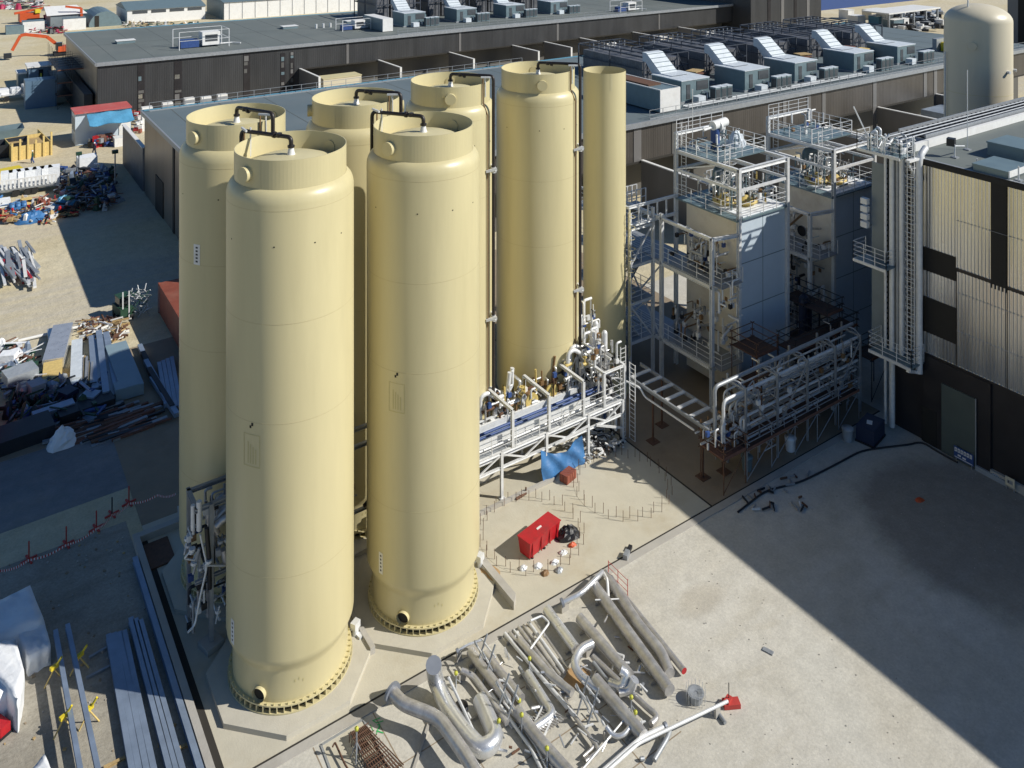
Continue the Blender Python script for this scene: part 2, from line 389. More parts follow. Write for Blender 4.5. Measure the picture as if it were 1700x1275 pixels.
# paving joints in the pipe laydown area
b = MB()
for x in (13.4, 16.2, 19.0, 21.8, 24.6): b.box(x, x+.05, 24, 34.9, .009, .0125, 'concrete_brown')
for y in (32.1, 29.3, 26.5): b.box(11, 27, y, y+.05, .009, .0121, 'concrete_brown')
struct(b.build('paving_joint'))
# ================================================================== BACK BUILDINGS
ROOF = 10.3; LEDGE = 5.7
def hall(name, label, x0, x1, y0, y1, recess_x, strips, mfac='facade_dark', mroof='roof_membrane'):
    t = thing(name, label, 'building', (x0, y0, 0))
    b = MB(); b.box(x0, recess_x, y0, y1, 0, ROOF-.35, mfac)
    b.box(recess_x, x1, y0, y1, LEDGE, ROOF-.35, mfac); b.box(recess_x+.01, x1-.01, y0+3.5, y1-.02, 0, LEDGE, 'panel_dark'); b.build('wall', t)
    b = MB(); b.box(x0-.04, x0-.004, y0+.6, y1-.6, 0, ROOF-.4, 'facade_tan_reflect')
    b.build('side_cladding', t)
    b = MB(); b.box(x0-.25, x1+.2, y0-.2, y1+.2, ROOF-.35, ROOF, mroof); r = b.build('roof', t)
    b = MB()
    for k in range(int((x1-x0)/6)): b.box(x0+3+k*6, x0+3.12+k*6, y0, y1, ROOF, ROOF+.012, 'seam')
    b.box(x0, x1, (y0+y1)/2, (y0+y1)/2+.12, ROOF+.013, ROOF+.016, 'seam'); b.build('roof_seam', r)
    b = MB(); b.box(x0-.3, x1+.2, y0-.42, y0-.2, ROOF-.5, ROOF+.12, 'galv_dull'); b.box(x0-.3, x1, y1+.2, y1+.4, ROOF-.4, ROOF+.14, 'sky_blue')
    b.box(x0-.45, x0-.25, y0-.42, y1+.4, ROOF-.4, ROOF+.12, 'galv_dull'); b.build('parapet', r)
    if recess_x < x1:
        b = MB(); b.box(recess_x, x1, y0-.05, y0, LEDGE-.25, LEDGE+.02, 'joint_black'); b.build('ledge', t)
    for (sx, w, z0, z1, m) in strips:
        b = MB(); b.box(sx, sx+w, y0-.07, y0-.004, z0, z1, m); b.build('cladding_strip', t)
    return t
m1 = hall('industrial_hall', 'long dark grey hall directly behind the tanks with rooftop units', 22, 170, 75.6, 115, 40,
     [(69.0, 1.2, LEDGE, ROOF-.4, 'fin_panel'), (75.3, .8, LEDGE, ROOF-.4, 'panel_dark'), (76.6, .6, LEDGE, ROOF-.4, 'fin_panel'), (96.5, .7, LEDGE, ROOF-.4, 'fin_panel'), (101.8, .8, LEDGE, ROOF-.4, 'fin_panel'),
      (105.2, .8, LEDGE, ROOF-.4, 'fin_panel'), (117.6, .9, 0, ROOF-.4, 'fin_panel'), (131.5, .9, LEDGE, ROOF-.4, 'fin_panel'), (134.5, .9, 0, ROOF-.4, 'fin_panel')], mfac='facade_warm', mroof='roof_membrane_blue')
for (y0_, y1_, z1_) in ((84.5, 88.5, 4.6), (92, 93.2, ROOF-.6), (98.5, 99.2, ROOF-.6), (104, 108, 4.2)):
    MB().box(21.86, 21.955, y0_, y1_, .05, z1_, 'dark_recess').build('door', m1)
rnd = random.Random(3)
st = []
for sx in (35.0, 42.6, 52.8, 60.6, 66.5): pass
m2 = hall('industrial_hall', 'farther dark hall at the back with white site buildings beyond its roof', 22.4, 177, 155.2, 196, 57.2,
     [(28.6, 1.1, 1, 9.4, 'corrugated_dark'), (34.5, 1.3, 1, 9.4, 'corrugated_dark'), (46.5, 1.2, 0.6, 9.6, 'corrugated_dark'), (53.4, .9, 1, 9.0, 'corrugated_dark'), (55.2, .8, 1, 9, 'corrugated_dark'),
      (66.5, .5, LEDGE, ROOF-.4, 'fin_panel'), (92, .5, LEDGE, ROOF-.4, 'fin_panel'), (118, .6, LEDGE, ROOF-.4, 'fin_panel'), (150, .5, LEDGE, ROOF-.4, 'fin_panel')], mroof='roof_membrane')
for sx, w in ((28.7, .9), (34.6, 1.1), (46.6, 1.0), (53.5, .7), (55.3, .6)):      # glass and reflectors inside the dark strips
    z = 1.4
    while z < 9:
        h = rnd.uniform(.4, 1.3)
        if rnd.random() < .6: MB().box(sx, sx+w*rnd.uniform(.5, 1), 155.10, 155.125, z, z+h*.8, rnd.choice(['fin_panel', 'corrugated', 'hvac_grey', 'panel_dark'])).build('window', m2)
        z += h
# blast walls (concrete fins with white capping) between the bays
def fin(x, y0, y1, h, name, label, grp):
    t = thing(name, label, 'blast wall', (x, y1, 0), grp)
    MB().box(x-.15, x+.15, y0, y1, 0, h, 'fin_panel').build('panel', t)
    b = MB(); b.box(x-.2, x+.2, y0-.05, y1, h, h+.12, 'white_paint'); b.box(x-.2, x+.2, y0-.12, y0-.003, 0, h+.12, 'white_paint'); b.build('capping', t)
    return t
def ordinal(i): return ['first', 'second', 'third', 'fourth', 'fifth', 'sixth', 'seventh', 'eighth', 'ninth', 'tenth', 'eleventh'][i]
n = 0
f0 = None
for i, x in enumerate((57.1, 73.3, 89.6, 105.7, 114.5, 124.8, 141.3, 157)):
    fin(x, 145.3, 155.1, LEDGE, 'blast_wall', 'white capped grey partition wall, %s from the left in front of the farther hall' % ordinal(i), 'partition walls of the farther hall')
for i, x in enumerate((70.3, 86.4, 102.6, 118.8, 135)):
    fin(x, 62.5, 75.5, LEDGE, 'blast_wall', 'white capped grey partition wall, %s from the left in front of the nearer hall' % ordinal(i), 'partition walls of the nearer hall')
# hoarding by the hall's far corner
b = MB(); b.box(21.9, 22.2, 115.6, 129.5, 0, 5.5, 'screen_grey'); t = b.build('screen_wall'); tag(t, 'tall grey screen wall with white top rail beside the red roofed container', 'screen wall')
b = MB(); b.box(21.8, 22.3, 115.6, 129.6, 5.5, 5.62, 'white_paint'); b.build('capping', t)
b = MB(); b.tube([(14.2, 123.5, 5.9), (20.5, 116.6, 5.9), (21.9, 116.6, 5.9)], .14, 'white_paint', 6)
# guard rails on roofs
def roofrail(x0, x1, y, lab):
    b = MB(); b.rail((x0, y, ROOF), (x1, y, ROOF), 1.1, 'galv_dull', w=.06, n=int((x1-x0)/2.2), mids=1)
    b.box(x0, x1, y-.06, y+.03, ROOF, ROOF+.15, 'galv_dull')
    tag(b.build('guard_rail'), lab, 'railing')
roofrail(72, 168, 76.0, 'galvanised guard rail along the front roof edge of the nearer hall')
roofrail(78, 140, 155.9, 'galvanised guard rail along the front roof edge of the farther hall')
roofrail(22.5, 80, 114.6, 'galvanised guard rail along the rear roof edge of the nearer hall')
# walkway grating strip beside the rail with pale pipes
for k, (y, r) in enumerate(((76.9, .13), (77.4, .09), (77.8, .16))):
    b = MB(); b.tube([(79.5, y, ROOF+.3), (118, y, ROOF+.3)], r*.7, 'galv_dull', 8)
    for x in range(81, 118, 4): b.box(x, x+.15, y-.1, y+.1, ROOF, ROOF+.25, 'galv_dull')
    tag(b.build('roof_pipe'), ['pale pipe nearest the guard rail on the nearer hall roof', 'thin pale pipe between two others behind the roof guard rail', 'thickest pale roof pipe running in front of the air handling units'][k], 'pipe', 'pipes along the roof edge')
# ---- rooftop air handling unit with hooded white duct
def ahu():
    t = thing('air_handling_unit', '', 'air handler')
    b = MB(); b.box(0, 5.2, 0, 5.6, .25, 2.9, 'hvac_grey'); b.box(5.2, 5.9, .9, 5.0, .3, 2.3, 'hvac_grey'); c = b.build('casing', t)
    b = MB(); b.box(-.06, 5.26, -.06, 5.7, 2.9, 3.02, 'hvac_white'); b.build('casing_lid', c)
    MB().box(.9, 1.6, -.05, -.004, .5, 2.4, 'louvre').build('louvre', c); MB().box(2.8, 5.0, -.06, -.004, 1.5, 2.7, 'louvre').build('louvre', c)
    b = MB(); b.box(-.2, 5.4, -.1, 5.9, 0, .25, 'galv_dull'); b.build('skid', t)
    b = MB()     # duct rising to the rear
    prof = [(2.6, 3.12), (4.7, 3.14), (7.6, 5.5), (8.4, 5.55), (8.4, 4.3), (7.7, 4.2), (5.9, 2.2), (5.7, 2.2)]
    n = len(prof); vs = [(x, y, z) for x in (.9, 4.0) for y, z in prof]
    b.add(vs, [tuple(reversed(range(n))), tuple(range(n, 2*n))]+[(i, (i+1) % n, n+(i+1) % n, n+i) for i in range(n)], 'hvac_white')
    for k in range(5):
        y = 4.9+k*.62; z = 3.16+(y-4.7)*.814+.03; b.beam((.86, y, z), (4.04, y, z), .06, .05, 'hvac_grey')
    b.build('duct', t)
    for i in range(3):
        b = MB(); x = 4.3+i*1.15; b.box(x, x+.95, -2.0, -1.0, 0.1, 1.9, 'hvac_grey'); b.box(x+.1, x+.85, -2.03, -2.004, .3, 1.7, 'louvre'); b.box(x-.02, x+.97, -2.02, -.98, 1.9, 1.98, 'hvac_white')
        b.box(x-.03, x-.004, -1.9, -1.1, .3, 1.7, 'louvre'); b.build('condenser', t)
    b = MB(); b.obox((2.1, -1.1, .55), (1.5, 1.1, .9), .1, 'hvac_white'); b.build('control_box', t)
    b = MB(); b.tube([(3.9, -.9, .4), (3.9, -.9, 1.2), (3.9, .02, 1.2)], .08, 'galv', 6); b.build('pipe', t)
    return t
proto = ahu(); first = True
for i, x in enumerate((81.2, 93.6, 104.5, 119.0, 130.9)):
    lab = 'grey rooftop unit with sloping white hood duct, %s from the left on the nearer hall' % ordinal(i)
    if first: proto.location = (x, 79.7, ROOF); proto['label'] = lab; proto['group'] = 'rooftop units on the nearer hall'; o = proto; first = False
    else: o = dup(proto, (x, 79.7, ROOF), 0, lab, 'rooftop units on the nearer hall')
for i, x in enumerate((84.0, 97.2, 110.6, 123.6)):
    dup(proto, (x, 164.9, ROOF), 0, 'grey rooftop unit with sloping white hood duct, %s from the left on the farther hall' % ordinal(i), 'rooftop units on the farther hall')
# ---- black steel plant frames with grey acoustic screens
def plant_frame(w, dpt, h=4.2):
    t = thing('plant_frame', '', 'steel frame')
    b = MB()
    xs = [w*i/4 for i in range(5)]; ys = [dpt*i/4 for i in range(5)]
    for x in xs:
        for y in (0, dpt/2, dpt): b.beam((x, y, 0), (x, y, h), .16, .16, 'frame_grey')
        b.beam((x, 0, h), (x, dpt, h), .12, .16, 'frame_grey'); b.beam((x, 0, h*.55), (x, dpt, h*.55), .12, .15, 'frame_grey')
    for y in ys:
        b.beam((0, y, h+.05), (w, y, h+.05), .1, .14, 'frame_grey')
    for y in (0, dpt): b.beam((0, y, h*.55), (w, y, h*.55), .12, .15, 'frame_grey')
    b.beam((0, 0, 0), (w/4, 0, h), .1, .1, 'frame_grey'); b.beam((w*.75, 0, h), (w, 0, 0), .1, .1, 'frame_grey'); b.build('frame', t)
    for i in range(3):
        b = MB(); x0 = w*(.05+.32*i); b.box(x0, x0+w*.26, .8+.3*i, dpt-.6, .1, h*.8, 'screen_grey'); b.build('screen_panel', t)
    b = MB()
    for i in range(7):
        x = w*(.1+.12*i); b.tube([(x, dpt*.2, h*.3), (x+.3, dpt*.85, h*.3), (x+.3, dpt*.85, h+.2)], .1, 'galv_dull', 6)
    b.build('pipe', t)
    return t
pf = plant_frame(9.0, 15, 4.2)
for i, (x, y) in enumerate(((84.6, 90.5), (97.6, 90.5), (110.0, 90.5), (122.6, 90.5), (135.5, 91.0))):
    lab = 'black steel frame around grey screens, %s from the left behind the nearer rooftop units' % ordinal(i)
    if i == 0: pf.location = (x, y, ROOF); pf['label'] = lab; pf['group'] = 'plant frames on the nearer hall'
    else: dup(pf, (x, y, ROOF), 0, lab, 'plant frames on the nearer hall')
for i, x in enumerate((82.6, 96.0, 109.2, 122.4)):
    dup(pf, (x, 176.0, ROOF), 0, 'black steel frame, %s from the left behind the farther rooftop units' % ordinal(i), 'plant frames on the farther hall', scale=(1.25, .8, 1.6))
# timber pallets / packing between the units
for i, (x, y) in enumerate(((80.0, 87.6), (91.4, 87.0), (99.8, 88.8), (116.6, 87.5), (128.8, 87.6), (129.0, 84.6))):
    b = MB()
    for k in range(6):
        b.obox((x+rnd.uniform(-.4, .4), y+rnd.uniform(-.3, .3), ROOF+.3+.36*k), (2.6+rnd.uniform(-.6, .5), 1.7, .14), rnd.uniform(-.3, .3), rnd.choice(['timber', 'timber_yellow', 'brown_board', 'brown_board']))
    b.box(x-.8, x+.6, y-.5, y+.4, ROOF, ROOF+2.0, 'brown_board')
    tag(b.build('pallet_stack'), 'stack of timber boards on the nearer hall roof, %s from the left' % ordinal(i), 'pallet stack', 'timber stacks on the roof')
# white and grey container on roof
t = thing('roof_container', 'blue grey roof container with bright white end beside the first rooftop unit', 'container', (75, 77.2, ROOF))
MB().box(75, 78.4, 77.3, 88.5, ROOF+.2, ROOF+2.9, 'hvac_grey').build('body', t)
b = MB(); b.box(74.95, 78.45, 77.2, 77.3, ROOF+.2, ROOF+3.0, 'white_paint'); b.build('end_panel', t)
b = MB(); b.box(74.93, 75.1, 77.3, 88.5, ROOF+2.9, ROOF+3.02, 'white_paint'); b.box(78.3, 78.46, 77.3, 88.5, ROOF+2.9, ROOF+3.02, 'white_paint'); b.build('roof_rim', t)
b = MB(); b.box(75.6, 77.8, 80, 87, ROOF+2.9, ROOF+3.1, 'rust'); b.build('roof_tray', t)
# white end container on farther roof
t = thing('roof_container', 'small container with white end on the farther hall roof beside its first unit', 'container', (77, 160.8, ROOF))
MB().box(77.0, 79.2, 160.9, 170, ROOF+.1, ROOF+2.6, 'hvac_grey').build('body', t); MB().box(76.95, 79.25, 160.7, 160.9, ROOF+.1, ROOF+2.7, 'white_paint').build('end_panel', t)
MB().box(76.9, 79.3, 160.9, 170, ROOF+2.6, ROOF+2.72, 'white_paint').build('roof_rim', t)
# equipment clutter and hatches on the farther roof
def clutter_unit(x, y, z, s, label, w=1.0):
    t = thing('roof_equipment', label, 'equipment', (x, y, z))
    b = MB(); b.box(x, x+2.6*s, y, y+2.2*s, z+.3, z+2.2*s, 'white_paint'); b.build('casing', t)
    b = MB(); b.box(x+.4*s, x+2.2*s, y-.03, y-.004, z+.8*s, z+1.8*s, 'louvre'); b.build('louvre', t)
    b = MB(); b.box(x-3*s, x-.4*s, y+.4, y+1.8*s, z+.1, z+1.2*s, 'paint_blue'); b.build('pump', t)
    b = MB()
    for (px_, py_) in ((-3.5, -1), (3.6, -1), (3.6, 3), (-3.5, 3)): b.beam((x+px_*s, y+py_*s, z), (x+px_*s, y+py_*s, z+2.6*s), .12, .12, 'galv')
    for zz in (1.3, 2.6):
        b.beam((x-3.5*s, y-1*s, z+zz*s), (x+3.6*s, y-1*s, z+zz*s), .08, .08, 'galv'); b.beam((x-3.5*s, y+3*s, z+zz*s), (x+3.6*s, y+3*s, z+zz*s), .08, .08, 'galv')
        b.beam((x+3.6*s, y-1*s, z+zz*s), (x+3.6*s, y+3*s, z+zz*s), .08, .08, 'galv')
    b.build('frame', t)
    b = MB(); b.tube([(x+2.8*s, y+1, z+.3), (x+4.6*s, y+1, z+.3), (x+5.5*s, y-.5, z+.3)], .14, 'galv', 6, .5); b.build('pipe', t)
clutter_unit(41.0, 162, ROOF, 1.25, 'white cased plant with blue pump on the left part of the farther hall roof')
clutter_unit(73.5, 167, ROOF, .9, 'plant with blue pump beside the white ended container on the farther hall roof')
clutter_unit(143, 158.5, ROOF, 1.0, 'white cased plant at the right end of the farther hall roof')
for i, (px, py) in enumerate(((208, 71), (480, 47), (585, 38))):
    p = P(px, py, ROOF); b = MB(); b.obox((p.x, p.y, ROOF+.25), (3.2, 1.9, .5), 0, 'hvac_grey'); t = b.build('roof_hatch')
    tag(t, 'low grey roof hatch, %s from the left on the farther hall roof' % ordinal(i), 'roof hatch', 'roof hatches')
    b = MB(); b.obox((p.x, p.y, ROOF+.54), (3.4, 2.1, .08), 0, 'white_paint'); b.build('lid', t)
p = P(525, 47, ROOF); b = MB()
for k in range(3): b.tube([(p.x+k*1.6, p.y, ROOF), (p.x+k*1.6, p.y, ROOF+.9)], .25, 'galv', 8)
tag(b.build('roof_vent'), 'row of three short vent stubs between two hatches on the farther roof', 'roof vent')
# lane between halls: transformers, cream switch houses
def transformer(x, y, z, label):
    t = thing('transformer', label, 'transformer', (x, y, z))
    MB().box(x, x+4.5, y, y+3, z, z+3.2, 'panel_dark').build('tank', t)
    for k in range(8):
        b = MB(); b.box(x+.2+k*.55, x+.45+k*.55, y-1.4, y-.05, z+.4, z+3.0, 'fin_panel'); b.build('radiator', t)
    for k in range(4):
        b = MB(); xx = x+.6+k*1.1; b.lathe([(.14, z+3.2), (.3, z+3.4), (.14, z+3.6), (.3, z+3.8), (.14, z+4.0), (.26, z+4.2), (.08, z+4.6)], 'corrugated', 10, (xx, y+1.4)); b.build('insulator', t)
    b = MB(); b.tube([(x+.2, y+2.2, z+4.6), (x+4.3, y+2.2, z+4.6)], .5, 'white_paint', 12); b.build('conservator', t)
    b = MB(); b.beam((x-.4, y-1.8, z+3.4), (x+5, y-1.8, z+3.4), .2, .15, 'white_paint')
    for k in range(5): b.beam((x-.3+k*1.3, y-1.8, z), (x-.3+k*1.3, y-1.8, z+3.4), .15, .15, 'white_paint')
    b.build('support_frame', t)
transformer(125.8, 146.5, 0, 'grey transformer with white conservator in the lane, nearer the tanks')
transformer(158.5, 146.5, 0, 'grey transformer with white conservator in the lane, by the tall dark end block')
def cabin(px0, px1, py, zt, dep, m, label, name='switch_house', cat='cabin', lid='white_paint', grilles=0):
    a = P(px0, py, zt); w = PY(px1, py, a.y).x-a.x
    t = thing(name, label, cat, (a.x, a.y, 0)); MB().box(a.x, a.x+w, a.y, a.y+dep, 0, zt-.15, m).build('body', t)
    MB().box(a.x-.08, a.x+w+.08, a.y-.08, a.y+dep+.08, zt-.15, zt, lid).build('lid', t)
    for k in range(grilles):
        MB().box(a.x+w*(k+.2)/grilles, a.x+w*(k+.75)/grilles, a.y-.04, a.y-.004, .6, zt-.6, 'louvre').build('grille', t)
    return t
cabin(537, 600, 131, 4.6, 3.2, 'cream_pale', 'cream switch house just behind the rear roof edge, seen over a tank rim', grilles=0, lid='cream_inner')
cabin(932, 947, 85, 3.2, 2, 'cream_pale', 'small pale green box beside a partition wall in the lane', name='cable_box')
cabin(1084, 1116, 64, 3.8, 3, 'cream_pale', 'white cabinet with tall grilles between the two transformers', grilles=5)
for i, (px, py) in enumerate(((245, 178), (279, 171), (315, 163), (343, 161), (370, 157))):
    a = P(px, py, 3.8); b = MB(); b.box(a.x-.8, a.x+.8, a.y, a.y+1, 0, 3.8, 'white_paint'); b.box(a.x-.85, a.x+.85, a.y-.04, a.y-.004, 3.0, 3.5, 'galv_dull')
    tag(b.build('white_cabinet'), 'upright white cabinet in the lane, %s from the left at the farther wall' % ordinal(i), 'cabinet', 'cabinets in the lane')
# tall dark end block and things beyond
t = thing('end_block', 'tall dark windowless block closing the right end of the farther hall', 'building', (177, 149, 0))
MB().box(177.3, 207, 149, 200, 0, 22, 'facade_dark').build('wall', t)
for k in range(4): MB().box(184+k*5.5, 185.2+k*5.5, 148.9, 148.996, 0, 22, 'fin_panel' if k % 2 else 'corrugated_dark').build('cladding_strip', t)
t = thing('blue_building', 'long navy blue building at the top right edge of the photo', 'building', (258, 186, 0))
MB().box(258, 350, 186, 215, 0, 11, 'paint_blue').build('wall', t); MB().box(257.5, 350.5, 185.5, 215.5, 11, 11.5, 'sky_blue').build('roof', t)
for i, (px0, px1, py, zt, m, lab) in enumerate(((1408, 1418, 17, 3, 'white_paint', 'small white cabin farthest left before the navy building'), (1447, 1472, 17, 3.2, 'cream_pale', 'wide pale cabin between small white cabins by the navy building'),
        (1424, 1437, 27, 3.2, 'white_paint', 'white hut just right of the sandy patch beyond the frames'), (1459, 1472, 27, 3.4, 'sky_blue', 'blue sided cabin in front of the wide pale cabin'), (1472, 1483, 23, 4.2, 'white_paint', 'tall white box beside the blue sided cabin'),
        (1484, 1500, 33, 3.0, 'hvac_grey', 'grey cabin beside a round white tank end'), (1501, 1509, 31, 3.0, 'white_paint', 'narrow white box right of the grey cabin'))):
    cabin(px0, px1, py, zt, 3.5, m, lab, name='site_cabin')
a = P(1520, 17, 5); b = MB(); b.box(a.x-14, a.x+14, a.y, a.y+9, 4.6, 5, 'white_paint')
for k in range(5): b.box(a.x-13.5+k*6.6, a.x-13+k*6.6, a.y+.3, a.y+.8, 0, 4.6, 'galv_dull')
tag(b.build('canopy'), 'wide white flat canopy beside the round topped tank in the distance', 'canopy')
b = MB()
for k in range(160):
    px = rnd.uniform(1484, 1562); py = rnd.uniform(22, 52); q = P(px, py, 0)
    b.obox((q.x, q.y, rnd.uniform(.2, 1.6)), (rnd.uniform(.5, 4), rnd.uniform(.4, 2), rnd.uniform(.3, 1.6)), rnd.uniform(0, 3), rnd.choice(['plastic_black', 'galv_dull', 'galv', 'white_paint', 'frame_dark', 'frame_dark', 'steel_blue']))
tag(b.build('stored_material'), 'jumbled heap of dark and white stored material beyond the nearer hall', 'stored material', kind='stuff')
t = thing('pale_building', 'pale grey building at the far right behind the round topped tank', 'building', (214, 70, 0))
MB().box(214, 260, 70, 102, 0, 26, 'fin_panel').build('wall', t)
MB().box(213.8, 213.99, 97, 99.5, 4, 26, 'dark_hole').build('window_strip', t)
b = MB(); b.box(128, 139, 58, 74, 0, 4.5, 'steel_blue'); tag(b.build('blue_roofed_store'), 'low blue roofed store right of the round topped tank', 'store building')
b = MB(); b.box(150, 156, 80, 83, ROOF, ROOF+1.6, 'yellow'); b.box(149, 157, 83.2, 84, ROOF, ROOF+2.2, 'galv_dull'); tag(b.build('yellow_machine'), 'yellow machine on the hall roof at the far right edge', 'machine')
# ---- white warehouses top left
def warehouse(x0, x1, y0, y1, h, hr, label, side, arch=False):
    t = thing('warehouse', label, 'warehouse', (x0, y0, 0)); b = MB(); ym = (y0+y1)/2
    b.box(x0, x1, y0, y1, 0, h, side); b.build('wall', t)
    b = MB(); vs = [(x0-.3, y0-.4, h), (x0-.3, ym, hr), (x0-.3, y1+.4, h), (x1+.3, y0-.4, h), (x1+.3, ym, hr), (x1+.3, y1+.4, h)]
    b.add(vs, [(0, 1, 4, 3), (1, 2, 5, 4), (0, 2, 1), (3, 4, 5), (0, 3, 5, 2)], 'hvac_grey'); b.build('roof', t)
    return t
w1 = warehouse(49.5, 73, 285, 304, 4.3, 6.2, 'white warehouse with grey roof and a row of dark windows, second from left', 'white_paint')
for k in range(4): MB().box(51+k*5.5, 55.4+k*5.5, 284.92, 284.99, 3.1, 4.0, 'louvre').build('window', w1)
w2 = warehouse(77.4, 125, 279, 300, 5.6, 7.4, 'long white ribbed warehouse behind the farther hall', 'white_paint')
for k in range(11): MB().box(79+k*4.2, 79.15+k*4.2, 278.9, 278.99, 0, 5.5, 'galv_dull').build('rib', w2)
MB().box(77.2, 77.39, 279.5, 299.5, 0, 5.5, 'hvac_grey').build('side_cladding', w2)
t = thing('arched_shed', 'grey arched shed with dark doorway left of the white warehouse', 'shed', (42, 283, 0))
b = MB(); pr = [(43.2+4.6*math.cos(a_), 0, 4.6*math.sin(a_)) for a_ in [math.pi*i/12 for i in range(13)]]
n = 13; b.add([(p_[0], 284, p_[2]) for p_ in pr]+[(p_[0], 300, p_[2]) for p_ in pr], [tuple(range(n)), tuple(reversed(range(n, 2*n)))]+[(i, i+1, n+i+1, n+i) for i in range(n-1)], 'hvac_grey'); b.build('shell', t)
MB().box(40.2, 41.4, 283.9, 283.99, 0, 3.4, 'dark_hole').build('door', t)
b = MB(); a = P(95, 24, 4); b.prism([(a.x-2, a.y-2), (a.x+7, a.y-1), (a.x+7, a.y+12), (a.x-2, a.y+12)], 0, 4, 'grey_box'); t = b.build('low_building')
tag(t, 'low building with bright white pitched roof at the top left', 'building')
b = MB(); b.add([(a.x-3, a.y-2.6, 4.0), (a.x+8, a.y-1.6, 4.0), (a.x+6, a.y+6, 6), (a.x-3, a.y+6, 6)], [(0, 1, 2, 3), (3, 2, 1, 0)], 'white_paint'); b.add([(a.x+6, a.y+6, 6), (a.x-3, a.y+6, 6), (a.x-3, a.y+13, 4), (a.x+8, a.y+13, 4)], [(0, 1, 2, 3), (3, 2, 1, 0)], 'white_paint'); b.build('roof', t)
a = P(142, 20, 3); b = MB(); b.box(a.x-6, a.x+6, a.y, a.y+7, 0, 2.9, 'white_paint'); b.box(a.x-6.3, a.x+6.3, a.y-.3, a.y+7.3, 2.9, 3.1, 'green_roof')
tag(b.build('green_roofed_hut'), 'low hut with dark green roof left of the grey arched shed', 'hut')
